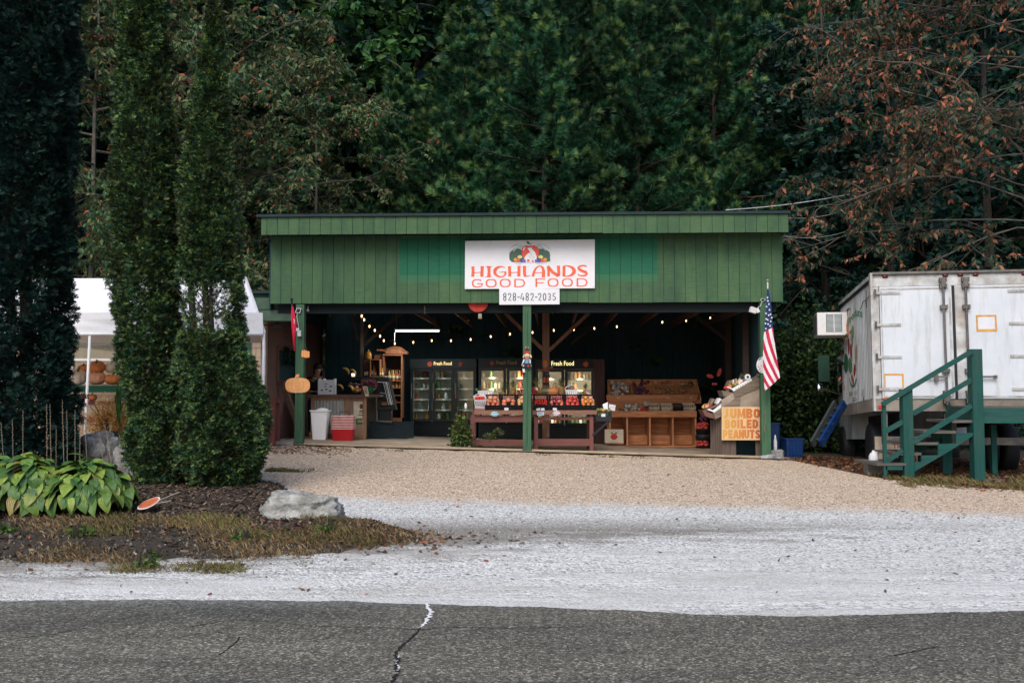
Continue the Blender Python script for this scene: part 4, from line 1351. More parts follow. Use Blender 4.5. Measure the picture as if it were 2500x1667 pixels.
letter([(arc(700, 632, 108, 84, 55, 180, 12), [10, 12, 14, 18, 24, 30, 36, 42, 48, 52, 56, 56, 54]), (arc(700, 632, 108, 84, 180, 275, 8), [54, 52, 48, 40, 34, 28, 24, 22, 20]), ([(706, 716), (745, 698), (768, 670), (764, 636)], [18, 22, 32, 36]), ([(664, 640), (720, 636), (784, 632)], [6, 12, 10])])
letter([([(832, 540), (836, 620), (838, 708)], [50, 48, 50]), ([(990, 535), (988, 620), (986, 708)], [52, 50, 54]), ([(850, 648), (970, 640)], [13, 13])])
letter([([(1080, 535), (1078, 620), (1082, 680), (1095, 708)], [52, 50, 50, 30]), ([(1070, 704), (1110, 706), (1150, 700), (1184, 690)], [20, 18, 12, 4])])
letter([([(1218, 708), (1232, 640), (1262, 580), (1300, 545), (1340, 538)], [44, 38, 30, 20, 14]), ([(1335, 535), (1375, 560), (1392, 620), (1388, 722)], [16, 40, 52, 56]), ([(1240, 650), (1370, 644)], [12, 14])])
letter([([(1468, 535), (1474, 620), (1474, 706)], [46, 40, 46]), ([(1468, 548), (1540, 640), (1636, 700)], [44, 52, 50]), ([(1634, 532), (1640, 620), (1640, 700)], [52, 46, 52])])
letter([([(1728, 538), (1726, 620), (1724, 706)], [50, 46, 50]), (arc(1750, 620, 142, 88, 100, -100, 14), [12, 14, 22, 32, 42, 52, 58, 60, 58, 52, 42, 30, 22, 16, 12])])
letter([([(2092, 556), (2086, 538), (2040, 530), (1985, 540), (1962, 566), (1975, 590), (2030, 620), (2085, 640), (2100, 666), (2080, 690), (2030, 698), (1975, 690), (1950, 668)], [16, 22, 24, 30, 40, 46, 46, 46, 42, 32, 24, 20, 16])])
def ring_letter(cx, cy, rx, ry, w, gap=None):
  a0, a1 = (0, 360) if gap is None else gap
  n = 20
  pts = []
  for i in range(n + 1):
    t = R(a0 + (a1 - a0) * i / n)
    c, s = math.cos(t), math.sin(t)
    pts.append((cx + rx * math.copysign(abs(c) ** 0.8, c), cy - ry * math.copysign(abs(s) ** 0.8, s)))
  return (pts, [w * (0.85 + 0.65 * abs(math.cos(R(a0 + (a1 - a0) * i / n)))) for i in range(n + 1)])
for cx, cy in ((533, 817), (764, 815), (1547, 808), (1781, 806)):
  letter([ring_letter(cx, cy, 78, 60, 17)])
letter([ring_letter(308, 820, 78, 60, 17, (40, 310)), ([(306, 826), (398, 826)], [15, 15]), ([(384, 826), (378, 870)], [20, 20])])
for cx in (912, 1934):
  cy = 816 if cx < 1000 else 806
  letter([([(cx + 12, cy - 66), (cx + 12, cy + 66)], [26, 26]), ([(cx + 10, cy - 60), (cx + 100, cy - 60), (cx + 148, cy - 46), (cx + 168, cy), (cx + 148, cy + 46), (cx + 100, cy + 60), (cx + 10, cy + 60)], [15, 16, 22, 28, 22, 16, 15])])
letter([([(1272, 746), (1272, 880)], [28, 28]), ([(1260, 752), (1418, 748)], [15, 15]), ([(1272, 815), (1396, 812)], [13, 13])])
lg = {}
def lcol(name, c):
  if name not in lg:
    lg[name] = plain('print_' + name, c, bs=0, var=0.04, rough=0.5)
  return lg[name]
def lpoly(pts, name, c, d, part='logo_shape'):
  mb = MB(); mb.prism(R2(pts), f4, d - 0.002, d)
  return mb.build(part, lcol(name, c), sgn)
def lell(cx, cy, rx, ry, name, c, d, n=18, part='logo_shape'):
  return lpoly([(cx + rx * math.cos(6.2832 * i / n), cy + ry * math.sin(6.2832 * i / n)) for i in range(n)], name, c, d, part)
DG, MG, ICE, PU, YL, OR = (0.07, 0.12, 0.09), (0.02, 0.17, 0.06), (0.50, 0.60, 0.60), (0.11, 0.07, 0.50), (0.72, 0.62, 0.20), (0.80, 0.25, 0.08)
lpoly([(828, 370), (835, 320), (870, 285), (935, 245), (1010, 260), (1055, 300), (1060, 420), (1000, 470), (870, 470), (832, 430)], 'forest', DG, 0.033)
lpoly([(1290, 260), (1370, 245), (1450, 280), (1490, 310), (1500, 370), (1495, 430), (1480, 462), (1300, 470), (1270, 420)], 'forest', DG, 0.033)
lpoly([(890, 300), (935, 240), (1010, 182), (1065, 215), (1045, 262), (985, 255), (960, 245), (905, 300)], 'ice', ICE, 0.036)
lpoly([(1275, 185), (1320, 178), (1400, 235), (1440, 298), (1380, 250), (1345, 262), (1310, 240)], 'ice', ICE, 0.036)
lpoly([(1060, 215), (1110, 200), (1165, 212), (1180, 212), (1240, 200), (1295, 225), (1318, 290), (1305, 380), (1270, 440), (1230, 470), (1110, 470), (1065, 420), (1035, 340), (1035, 260)], 'apple_red', (0.74, 0.09, 0.055), 0.039)
lpoly([(1125, 248), (1165, 240), (1195, 238), (1205, 262), (1250, 310), (1278, 380), (1275, 440), (1240, 470), (1200, 478), (1100, 475), (1072, 440), (1090, 380), (1130, 340), (1170, 315), (1155, 285)], 'bear_white', (0.78, 0.78, 0.80), 0.042)
lpoly([(1058, 285), (1058, 250), (1080, 228), (1100, 232), (1078, 260), (1070, 290)], 'bear_white', (0.78, 0.78, 0.80), 0.042)
lpoly([(1105, 132), (1150, 140), (1175, 185), (1130, 178)], 'leaf_green', MG, 0.042)
mb = MB(); rib2(mb, [(1178, 208), (1182, 185), (1196, 168)], 8, 0.039, 0.042); mb.build('logo_stem', lcol('leaf_green', MG), sgn)
mb = MB(); rib2(mb, [(1170, 320), (1195, 350), (1200, 375), (1235, 400), (1240, 440)], 4, 0.042, 0.044); rib2(mb, [(1158, 372), (1165, 400), (1200, 420), (1208, 455)], 4, 0.042, 0.044); mb.build('logo_line', lcol('forest', DG), sgn)
lell(1142, 448, 26, 20, 'apple_red', (0.74, 0.09, 0.055), 0.044)
lell(1215, 458, 20, 11, 'apple_red', (0.74, 0.09, 0.055), 0.044)
for cx, sg in ((1005, 1), (1345, -1)):
  lpoly([(cx - 18, 360), (cx - 30, 325), (cx - 8, 340), (cx, 315), (cx + 10, 340), (cx + 32, 325), (cx + 16, 360)], 'leaf_green', MG, 0.041)
  lell(cx, 392, 40, 30, 'yellow', YL, 0.043)
  lell(cx - sg * 72, 435, 32, 30, 'orange', OR, 0.045)
  lell(cx - sg * 25, 450, 26, 24, 'apple_red', (0.74, 0.09, 0.055), 0.047)
  lpoly([(cx + sg * 0, 415), (cx + sg * 35, 405), (cx + sg * 45, 440), (cx + sg * 5, 450)], 'leaf_green', MG, 0.047)
  for a, c_ in ((30, 440), (55, 425), (80, 445), (20, 465), (48, 462), (78, 465)):
    lell(cx + sg * a, c_, 15, 13, 'grape', PU, 0.049, 10)
  lell(cx - sg * 130, 435, 28, 28, 'leaf_green', MG, 0.041)
for i in range(14):
  a = R(100 + i * 6.5)
  lell(1000 + 175 * math.cos(a) , 330 - 148 * math.sin(a), 2 + 5 * max(0, 1 - abs(i - 2) / 8), 2 + 5 * max(0, 1 - abs(i - 2) / 8), 'ink', (0.02, 0.03, 0.03), 0.035, 8, 'logo_dot')
for i in range(10):
  a = R(-100 + i * 7.5)
  lell(1320 + 175 * math.cos(a), 365 - 140 * math.sin(a), 5, 6, 'leaf_green', MG, 0.035, 8, 'logo_dot')
mb = MB(); rib2(mb, arc(1340, 330, 160, 152, 110, 25), 3); rib2(mb, arc(1000, 365, 160, 140, 215, 280), 3); mb.build('logo_line', lcol('forest', DG), sgn)
for x, y in ((125, 142), (540, 140), (942, 132), (1596, 128), (2208, 122), (122, 893), (2210, 882)):
  lell(x, y, 5, 5, 'ink', (0.02, 0.03, 0.03), 0.033, 8, 'screw')
sg2 = thing('phone_sign', 'small white sign with the grey number 828-482-2035 below the big shop sign', 'sign', hit(1293, 744, 0.05))
MB().prism([(1219, 705), (1366, 705), (1366, 743), (1219, 744)], on_front(0.05), 0.0, 0.02).build('sign_panel', m_wsign, sg2)
mb = MB()
def digit(c, x0, x1, y0, y1, w):
  cx, cy, h = (x0 + x1) / 2, (y0 + y1) / 2, (y1 - y0)
  rx = (x1 - x0) / 2 - w / 2
  mp = on_front(0.0705)
  def rb(pts): ribbon(mb, R2(pts), w / 6.72, mp, 0, 0.002)
  if c == '-': rb([(x0, cy + 4), (x1, cy + 4)])
  if c == '0': rb([(cx + rx * math.cos(t), cy + (h / 2 - w / 2) * math.copysign(abs(math.sin(t)) ** 0.8, math.sin(t))) for t in [i * 0.3142 for i in range(21)]])
  if c == '8':
    for (c0, r0) in ((cy - h * .24, h * .26 - w / 2), (cy + h * .23, h * .27 - w / 2)):
      rb([(cx + rx * math.cos(t), c0 + (r0 + w * 0.25) * math.sin(t)) for t in [i * 0.3927 for i in range(17)]])
  if c == '2': rb([(x0 + w / 2, y0 + h * .28), (x0 + w * .6, y0 + h * .12), (cx, y0 + w / 2), (x1 - w * .6, y0 + h * .13), (x1 - w / 2, y0 + h * .3), (x1 - w, y0 + h * .5), (x0 + w * .6, y1 - w / 2), (x1, y1 - w / 2)])
  if c == '4':
    rb([(cx - rx * .1, y0), (x0, y1 - h * .27), (x1, y1 - h * .27)])
    rb([(x1 - w * 1.2, y0 + h * .45), (x1 - w * 1.2, y1)])
  if c == '3': rb([(x0 + w / 2, y0 + h * .2), (cx, y0 + w / 2), (x1 - w / 2, y0 + h * .2), (x1 - w * .7, y0 + h * .4), (cx, cy - 2), (x1 - w * .7, y0 + h * .6), (x1 - w / 2, y1 - h * .22), (cx, y1 - w / 2), (x0 + w / 2, y1 - h * .2)])
  if c == '5': rb([(x1 - 4, y0 + w / 2), (x0 + w, y0 + w / 2), (x0 + w * .8, cy - 6), (cx, cy - 12), (x1 - w / 2, cy + h * .1), (x1 - w / 2, y1 - h * .2), (cx, y1 - w / 2), (x0 + w / 2, y1 - h * .2)])
for c, x0, x1 in (('8', 728, 782), ('2', 808, 862), ('8', 886, 940), ('-', 962, 1000), ('4', 1016, 1076), ('8', 1096, 1150), ('2', 1176, 1230), ('-', 1250, 1290), ('2', 1302, 1356), ('0', 1380, 1436), ('3', 1458, 1512), ('5', 1536, 1594)):
  digit(c, x0, x1, 976, 1104, 15)
mb.build('lettering', m_gr, sg2)
m_cream = plain('cream_board', (0.68, 0.46, 0.24), bs=0.1, var=0.12, scale=3, dirt=(0.5, 0.33, 0.18))
m_pnut, nt, b = _new('peanut_lettering')
sp = nt.nodes.new('ShaderNodeSeparateXYZ')
nt.links.new(vec(nt, 'Generated'), sp.inputs[0])
f = math_(nt, 'ADD', sp.outputs[0], math_(nt, 'MULTIPLY', math_(nt, 'SUBTRACT', noise(nt, 2, 3, 0.6, 'World'), 0.5), 0.5))
cc = ramp(nt, f, [(0.0, (0.62, 0.33, 0.07)), (0.45, (0.58, 0.24, 0.055)), (0.75, (0.52, 0.15, 0.04)), (1.0, (0.40, 0.065, 0.03))])
nt.links.new(cc, b.inputs['Base Color'])
b.inputs['Roughness'].default_value = 0.7
pn = thing('painted_sign', 'cream board with orange stencilled words JUMBO BOILED PEANUTS beside the right post', 'sign', at(1809, 1074, 20.1))
p21 = on_plane(20.1)
MB().prism([(1762, 993), (1856, 993), (1856, 1074), (1762, 1074)], p21, -0.02, 0.0).build('sign_panel', m_cream, pn)
BLK = {'J': [[(.62, 1), (.62, .3), (.5, .14), (.2, .16)]], 'U': [[(.2, 1), (.2, .3), (.35, .13), (.65, .13), (.8, .3), (.8, 1)]], 'M': [[(.14, 0), (.18, 1)], [(.2, .95), (.5, .15), (.8, .95)], [(.86, 0), (.82, 1)]],
       'B': [[(.2, 0), (.2, 1)], [(.1, .88), (.62, .88), (.78, .74), (.62, .54), (.3, .52)], [(.3, .5), (.66, .48), (.8, .3), (.66, .12), (.1, .12)]],
       'O': [[(.5, .87), (.26, .8), (.2, .5), (.26, .2), (.5, .13), (.74, .2), (.8, .5), (.74, .8), (.5, .87)]], 'I': [[(.5, 0), (.5, 1)]], 'L': [[(.25, 1), (.25, 0)], [(.2, .12), (.95, .12)]],
       'E': [[(.25, 1), (.25, 0)], [(.2, .12), (.92, .12)], [(.2, .5), (.85, .5)], [(.2, .88), (.92, .88)]], 'D': [[(.2, 0), (.2, 1)], [(.1, .88), (.55, .88), (.78, .7), (.78, .3), (.55, .12), (.1, .12)]],
       'P': [[(.22, 0), (.22, 1)], [(.1, .88), (.62, .88), (.8, .7), (.62, .44), (.2, .44)]], 'A': [[(.12, 0), (.45, 1)], [(.88, 0), (.55, 1)], [(.25, .28), (.75, .28)]],
       'N': [[(.17, 0), (.17, 1)], [(.2, .95), (.8, .05)], [(.83, 0), (.83, 1)]], 'T': [[(.5, 0), (.5, 1)], [(.02, .88), (.98, .88)]], 'S': [[(.84, .76), (.62, .88), (.34, .86), (.22, .7), (.4, .55), (.64, .44), (.8, .28), (.66, .13), (.36, .12), (.14, .26)]]}
def block_text(s_, u0, v0, u1, v1):
  ws = [0.5 if c == 'I' else (1.25 if c == 'M' else 1.0) for c in s_]
  k = (u1 - u0) / (sum(ws) + 0.08 * (len(s_) - 1))
  x = u0
  mb = MB()
  for c, w in zip(s_, ws):
    j = 0
    for st in BLK[c]:
      j += 1
      th = 0.42 * k if st[0][0] == st[-1][0] and len(st) == 2 else 0.37 * k
      cx0 = x if c != 'I' else x - 0.25 * k
      ww = w * k if c != 'I' else k
      pts = [(cx0 + a * ww, v1 + (v0 - v1) * b_) for a, b_ in st]
      ribbon(mb, pts, [th if abs(pts[min(i + 1, len(pts) - 1)][0] - pts[max(i - 1, 0)][0]) < abs(pts[min(i + 1, len(pts) - 1)][1] - pts[max(i - 1, 0)][1]) else min(th, 0.27 * (v1 - v0)) for i in range(len(pts))], p21, 0.0, 0.003 + 0.0006 * j)
    x += (w + 0.08) * k
  return mb.build('lettering', m_pnut, pn)
block_text('JUMBO', 1764.5, 997, 1855.5, 1020.5)
block_text('BOILED', 1769, 1023.5, 1851, 1045)
block_text('PEANUTS', 1764.5, 1048.5, 1855.5, 1070)
# ================================================================== BLOCK BUILDING AND TENT ON THE LEFT
m_block = plain('cream_block_paint', (0.50, 0.38, 0.28), scale=2, var=0.12, bs=0.4, bscale=50, dirt=(0.28, 0.21, 0.16), per_obj=0.06)
m_mort = plain('mortar', (0.34, 0.26, 0.19), bs=0.2)
m_bside = plain('brown_side_wall', (0.16, 0.085, 0.07), scale=2, var=0.2, bs=0.3, dirt=(0.06, 0.04, 0.035))
m_grdk = plain('dark_green_trim', (0.022, 0.075, 0.05), bs=0.2)
m_gsage = plain('sage_green_trim', (0.055, 0.10, 0.065), bs=0.2, dirt=(0.03, 0.05, 0.04))
m_white = plain('white_paint', (0.70, 0.70, 0.71), bs=0.05, var=0.05, dirt=(0.42, 0.38, 0.33), dirt_amt=0.35)
XC, YW = -5.18, 20.9
hb = thing('block_building', 'cream painted concrete block building with green eaves behind the white tent', 'building', (XC - 2.5, YW, gz(XC, YW)))
g0 = gz(-6, 20.9) - 0.05
MB().box(-11.0, XC - 0.006, YW + 0.012, YW + 0.2, g0, 3.32).build('wall', m_mort, hb)
MB().box(XC - 0.2, XC + 0.0, YW + 0.25, 27.2, g0, 3.40).build('side_wall', m_bside, hb)
bw, bh = 0.40, 0.20
blk = None
for r_ in range(14):
  z0 = g0 + r_ * bh
  off = (r_ % 2) * bw / 2
  x = XC
  first = True
  while x > -10.4:
    w = bw if not (first and r_ % 2) else bw / 2
    first = False
    xl = x - w
    if not (z0 > 1.75 and z0 < 2.85 and xl > -9.55 and x < -7.85) and z0 + bh < 3.34:
      mb = MB(); mb.box(xl + 0.006, x - 0.006 + (0.006 if x == XC else 0), YW - random.uniform(0, 0.004), YW + 0.10, z0 + 0.006, z0 + bh - 0.006)
      mb.build('block', m_block, hb)
    x = xl
def eave(u1, v0, v1, Y, mat, name):
  a, c = at(-200, v1, Y), at(u1, v0, Y)
  mb = MB(); mb.box(a.x, c.x, Y, Y + 0.04, a.z, c.z)
  return mb.build(name, mat, hb)
eave(712, 757, 783, 20.45, m_gsage, 'fascia_board')
eave(706, 727, 755, 20.62, m_gsage, 'fascia_board')
eave(706, 712, 726, 20.75, m_grdk, 'roof_edge')
a = at(712, 783, 20.45); 
MB().box(-11, a.x, 20.49, 20.88, a.z + 0.01, a.z + 0.03).build('soffit', m_gsage, hb)
MB().box(-11, -4.99, 20.66, 27.2, 3.66, 3.72).build('roof', m_roof, hb)
wn_ = MB()
wx0, wx1, wz0, wz1 = -9.28, -7.95, 1.78, 2.80
wn_.box(wx0, wx1, YW - 0.03, YW + 0.03, wz1 - 0.07, wz1); wn_.box(wx0, wx1, YW - 0.03, YW + 0.03, wz0, wz0 + 0.06)
wn_.box(wx0, wx0 + 0.07, YW - 0.03, YW + 0.03, wz0 + 0.06, wz1 - 0.07); wn_.box(wx1 - 0.07, wx1, YW - 0.03, YW + 0.03, wz0 + 0.06, wz1 - 0.07)
wn_.box(wx0 + 0.07, wx1 - 0.07, YW - 0.015, YW + 0.02, 2.26, 2.31)
win = wn_.build('window', m_white, hb)
m_blind = plain('blind_slat', (0.40, 0.39, 0.38), bs=0.1)
k = 0
z = wz0 + 0.08
while z < wz1 - 0.1:
  mb = MB(); mb.obox(((wx0 + wx1) / 2, YW + 0.045, z), (wx1 - wx0 - 0.15, 0.05, 0.006), (R(-55), 0, 0))
  mb.build('slat', m_blind, win); z += 0.05
MB().box(wx0 + 0.07, wx1 - 0.07, YW + 0.004, YW + 0.009, wz0 + 0.06, wz1 - 0.07).build('pane', glassmat('window_glass', (0.85, 0.88, 0.88), 0.08), win)
MB().box(wx0 - 0.42, wx0 - 0.12, YW - 0.04, YW - 0.005, 1.0, 2.86).build('shutter', m_grdk, hb)
MB().box(wx0 - 0.11, wx0 - 0.01, YW - 0.03, YW - 0.005, 1.0, 2.84).build('brown_trim', m_bside, hb)
MB().box(-5.82, -5.48, YW - 0.04, YW - 0.005, 1.45, 2.75).build('shutter', m_grdk, hb)
def on_side(u, v):
  """point on the side wall x = XC seen at (u, v)"""
  r = ray(u, v)
  t = (XC + 0.02) / r.x
  return Vector((XC + 0.02, r.y * t, CAM_Z + r.z * t))
m_win = wood('brown_window_frame', (0.17, 0.085, 0.06), vert=True)
sdw = MB()
p = [on_side(678, 848), on_side(722, 868), on_side(722, 945), on_side(678, 930)]
for a, c in ((0, 1), (1, 2), (2, 3), (3, 0)):
  sdw.beam(p[a], p[c], 0.05, 0.08)
sdw.build('window_frame', m_win, hb)
MB().prism([(0, 0), (1, 0), (1, 1), (0, 1)], lambda u, v, d: p[0].lerp(p[1], u).lerp(p[3].lerp(p[2], u), v) + Vector((d, 0, 0)), 0, 0.01).build('dark_pane', m_intw, hb)
def wreath(label, c, r):
  rs = np.random.RandomState(int(r * 100))
  n = 500
  a = rs.uniform(0, 6.28, n)
  q = r * (1 + rs.normal(0, 0.14, n))
  pos = np.stack([c.x + rs.uniform(0, 0.09, n), c.y + np.cos(a) * q, c.z + np.sin(a) * q], 1)
  dd = rs.normal(0, 1, (n, 3)); dd[:, 0] = abs(dd[:, 0])
  o = scatter('wreath', LEAF_V, LEAF_F, pos, frames(dd), np.full(n, 0.06), m_dkgreen, org=tuple(c))
  tag(o, label, 'wreath')
wreath('dark green wreath on the side wall nearer the road', on_side(688, 868) + Vector((0.05, 0, 0)), 0.17)
wreath('dark green wreath deeper along the shaded side wall', on_side(706, 872) + Vector((0.05, 0, 0)), 0.16)
mb = MB(); a = on_side(700, 1064); a.x += 0.35; a.z = gz(-4.9, 22) + 0.06; c = on_side(680, 930); c.x += 0.06
mb.beam(a, c, 0.14, 0.03)
tag(mb.build('plank', wood('grey_plank', (0.20, 0.13, 0.10))), 'weathered plank leaning against the shaded side wall', 'plank')
mb = MB(); q = at(677, 795, 20.7); mb.obox(q, (0.14, 0.16, 0.08), (0.2, 0, 0.4)); mb.obox(q + Vector((0, 0.05, 0.06)), (0.04, 0.04, 0.10)); mb.tube([q, q + Vector((-0.25, 0.05, 0.02)), q + Vector((-0.55, 0.1, 0.0))], 0.01, 4); mb.tube([q, q + Vector((0.2, 0.0, -0.06)), q + Vector((0.45, -0.05, 0.0))], 0.008, 4)
tag(mb.build('security_camera', col_('black_plastic', (0.02, 0.02, 0.022), rough=0.5, bs=0)), 'small black camera and cable under the green eave', 'camera')
m_rb = wood('red_brown_paint', (0.15, 0.045, 0.04), paint=True)
rt = thing('display_rack', 'red brown wooden rack standing at the corner of the block building', 'rack', at(655, 1075, 19.9))
Y = 19.7
A = lambda u, v: at(u, v, Y)
x0, x1 = A(600, 1000).x, A(671, 1000).x
zt = A(640, 971).z
zb_ = gz(-4.8, 19.8)
MB().box(x0, x1, Y, Y + 0.5, zt - 0.10, zt).build('top_rail', m_rb, rt)
for x in (x0, x1 - 0.09):
  MB().box(x, x + 0.09, Y + 0.01, Y + 0.10, zb_, zt - 0.10).build('leg', m_rb, rt)
  MB().box(x, x + 0.09, Y + 0.41, Y + 0.49, zb_, zt - 0.10).build('leg', m_rb, rt)
MB().box(x0 + 0.09, x1 - 0.09, Y + 0.02, Y + 0.08, zb_ + 0.25, zb_ + 0.34).build('rail', m_rb, rt)
MB().beam((x0 + 0.1, Y + 0.05, zb_ + 0.35), (x1 - 0.1, Y + 0.05, zt - 0.14), 0.05, 0.06).build('brace', m_rb, rt)
m_tarp = plain('white_tarpaulin', (0.80, 0.80, 0.84), rough=0.55, scale=1.2, var=0.05, bs=0.35, bscale=5, bdist=0.05, dirt=(0.62, 0.60, 0.58), dirt_amt=0.2)
m_pole = plain('white_pole', (0.72, 0.72, 0.74), rough=0.4, bs=0, var=0.06)
tent = thing('canopy_tent', 'white canopy tent with poles standing in front of the block building', 'tent', (-6.6, 17.8, gz(-6.6, 17.8)))
Yf, Yr, Yb = 17.0, 18.5, 20.2
xr, xl = at(644, 815, Yf).x, -9.6
xq = at(640, 815, Yb).x
ze = at(400, 812, Yf).z
zr = at(400, 681, Yr).z
rx1, rx0 = at(598, 690, Yr).x, -8.9
def sheet(name, quad, nu, nv, amp, mat=m_tarp, th=0.012):
  q = [Vector(p) for p in quad]
  nn = (q[1] - q[0]).cross(q[3] - q[0]).normalized()
  V, F = [], []
  for s_ in (0, 1):
    for i in range(nu + 1):
      for j in range(nv + 1):
        u, v = i / nu, j / nv
        p = q[0].lerp(q[1], u).lerp(q[3].lerp(q[2], u), v)
        w = math.sin(v * math.pi) * math.sin(u * math.pi)
        p = p + nn * (amp * (math.sin(u * 23 + v * 4) * math.cos(v * 9) * 0.35) * w - nn.z * amp * 1.5 * w) + nn * (th * s_)
        V.append(tuple(p))
  M_ = (nu + 1) * (nv + 1)
  for i in range(nu):
    for j in range(nv):
      p = i * (nv + 1) + j
      F.append((p + M_, p + nv + 1 + M_, p + nv + 2 + M_, p + 1 + M_))
      F.append((p, p + 1, p + nv + 2, p + nv + 1))
  mb = MB(smooth=True); mb.add(V, F)
  return mb.build(name, mat, tent)
sheet('roof_sheet', [(xl, Yf, ze), (xr, Yf, ze), (rx1, Yr, zr), (rx0, Yr, zr)], 40, 14, 0.05)
sheet('roof_sheet', [(xr, Yf, ze), (xq, Yb, ze), (rx1, Yr + 0.01, zr), (rx1, Yr, zr)], 14, 12, 0.03)
sheet('roof_sheet', [(xq, Yb, ze), (xl, Yb, ze), (rx0, Yr, zr), (rx1, Yr, zr)], 30, 12, 0.03)
sheet('roof_sheet', [(xl, Yb, ze), (xl, Yf, ze), (rx0, Yr, zr), (rx0, Yr + 0.01, zr)], 14, 12, 0.03)
sheet('valance', [(xl, Yf - 0.03, ze - 0.01), (xr, Yf - 0.03, ze - 0.01), (xr - 0.02, Yf - 0.01, ze + 0.34), (xl, Yf - 0.01, ze + 0.34)], 60, 8, 0.045)
sheet('valance', [(xr - 0.01, Yf + 0.03, ze - 0.21), (xq, Yb, ze - 0.21), (xq, Yb, ze), (xr, Yf + 0.03, ze)], 14, 4, 0.02)
def pole(pts, r, name='pole'):
  MB(smooth=True).tube(pts, r, 8).build(name, m_pole, tent)
zb_ = gz(-6, 17)
pole([(xr, Yf, ze), (xr + 0.01, Yf, zb_)], 0.024)
tp_, bt_ = at(220, 812, Yf - 0.03), at(208, 1053, Yf - 0.1)
d_ = (bt_ - tp_)
pole([tp_, bt_ + d_ * 0.35], 0.026)
for (x, y) in ((xl, Yf), (xl, Yb), (xq, Yb)):
  pole([(x, y, ze), (x, y, gz(x, y) - 0.05)], 0.024)
pole([(xr + 0.02, Yf - 0.02, ze), (rx1 + 0.02, Yr - 0.02, zr + 0.02)], 0.024, 'frame_tube')
pole([(xl, Yf - 0.05, ze - 0.03), (xr, Yf - 0.05, ze - 0.03)], 0.02, 'frame_tube')
pole([(xr, Yf, ze - 0.02), (xq, Yb, ze - 0.02)], 0.02, 'frame_tube')
m_shelf = wood('teal_shelf_paint', (0.012, 0.115, 0.070), paint=True)
Ys = 18.6
sh = thing('display_shelf', 'green painted shelf with two tiers of pumpkins under the tent', 'shelf', at(240, 1060, Ys))
ga = gz(-8, Ys)
z1, z0 = at(0, 941, Ys).z, at(0, 957, Ys).z
xa, xb = at(120, 900, Ys).x, at(330, 900, Ys).x
MB().box(xa, xb, Ys, Ys + 0.55, z0, z1).build('shelf_board', m_shelf, sh)
zz1, zz0 = at(0, 979, Ys).z, at(0, 987, Ys).z
MB().box(xa, xb, Ys + 0.02, Ys + 0.5, zz0, zz1).build('shelf_board', m_rb, sh)
for x in (xa + 0.02, (xa + xb) / 2 + 0.55, xb - 0.12):
  MB().box(x, x + 0.09, Ys + 0.03, Ys + 0.12, ga - 0.02, z0).build('leg', m_shelf, sh)
bn = thing('bench', 'low dark red bench in front of the pumpkin shelf', 'bench', at(230, 1040, 18.2))
zq = at(0, 1015, 18.2).z
MB().box(at(170, 0, 18.2).x, at(320, 0, 18.2).x, 18.0, 18.35, zq - 0.12, zq).build('seat', m_rb, bn)
for u in (180, 305):
  x = at(u, 0, 18.2).x
  MB().box(x, x + 0.08, 18.05, 18.3, gz(-8, 18.2) - 0.02, zq - 0.12).build('leg', m_rb, bn)
def pumpkin(label, c, r, colr, stem=(0.10, 0.09, 0.04), squash=0.78, blotch=None, ribs=10, tilt=(0, 0, 0), group=None, cat='pumpkin', amt=0.9, parts=True):
  root = thing('pumpkin', label, cat, c, group)
  root['_org'] = (0.0, 0.0, 0.0)
  key = 'pumpkin_skin_%d' % len([m for m in bpy.data.materials if m.name.startswith('pumpkin_skin')])
  mt = plain(key, colr, rough=0.5, scale=4, var=0.2, bs=0.2, bscale=30, dirt=blotch, dirt_amt=amt, coord='Object')
  prof = []
  K = 9
  for i in range(K + 1):
    t = math.pi * i / K
    rr = r * math.sin(t) ** 0.8 if 0 < i < K else r * 0.06
    zz = -r * squash * math.cos(t)
    if i >= K - 1: zz -= r * 0.10 * (i - K + 2)
    prof.append((rr, zz + r * squash))
  mb = MB(smooth=True); mb.lathe(prof, n=40, ribs=ribs, rib=0.10)
  o = mb.build('shell', mt, root, local=True)
  st = MB(); st.tube([(0, 0, r * squash * 1.75), (0.01, 0, r * squash * 2.05), (r * 0.18, 0, r * squash * 2.3)], [r * 0.16, r * 0.09, r * 0.10], 6)
  st.build('stem', col_('pumpkin_stem', stem), root, local=True)
  root.rotation_euler = tilt
  return root
OR_, PE, WH = (0.72, 0.24, 0.08), (0.78, 0.40, 0.26), (0.80, 0.70, 0.60)
def pk(label, u, vb, w, Y, colr, **k):
  c = at(u, vb, Y)
  return pumpkin(label, c, w / 2 / FPX * Y, colr, **k)
pk('large ribbed white pumpkin at the left end of the green shelf', 187, 939, 46, 18.8, WH, squash=0.85, blotch=(0.45, 0.30, 0.18), tilt=(0.3, 0.2, 0))
pk('peach coloured pumpkin in the middle of the green shelf', 236, 939, 44, 18.8, PE, squash=0.74)
pk('yellow orange pumpkin with green speckles at the right of the shelf', 276, 939, 42, 18.8, OR_, squash=0.66, blotch=(0.36, 0.28, 0.05))
pk('small orange pumpkin on top behind the white pumpkin', 206, 909, 32, 19.0, OR_, squash=0.62, tilt=(0.4, 0, 0))
pk('big orange and green blotched pumpkin on top of the pile', 240, 911, 40, 18.95, OR_, squash=0.80, blotch=(0.06, 0.07, 0.02), tilt=(0.5, 0, 0))
pk('small cream pumpkin at the top right of the pile', 272, 911, 32, 19.0, WH, squash=0.85, blotch=(0.4, 0.33, 0.24))
pk('red orange pumpkin on the lower tier beside the pole', 184, 977, 24, 18.75, (0.55, 0.06, 0.03), squash=0.7)
pk('peach pumpkin on the lower tier right of the pole', 206, 979, 24, 18.75, PE, squash=0.8)
pk('orange pumpkin on the lower tier at its right end', 224, 979, 24, 18.75, OR_, squash=0.76)
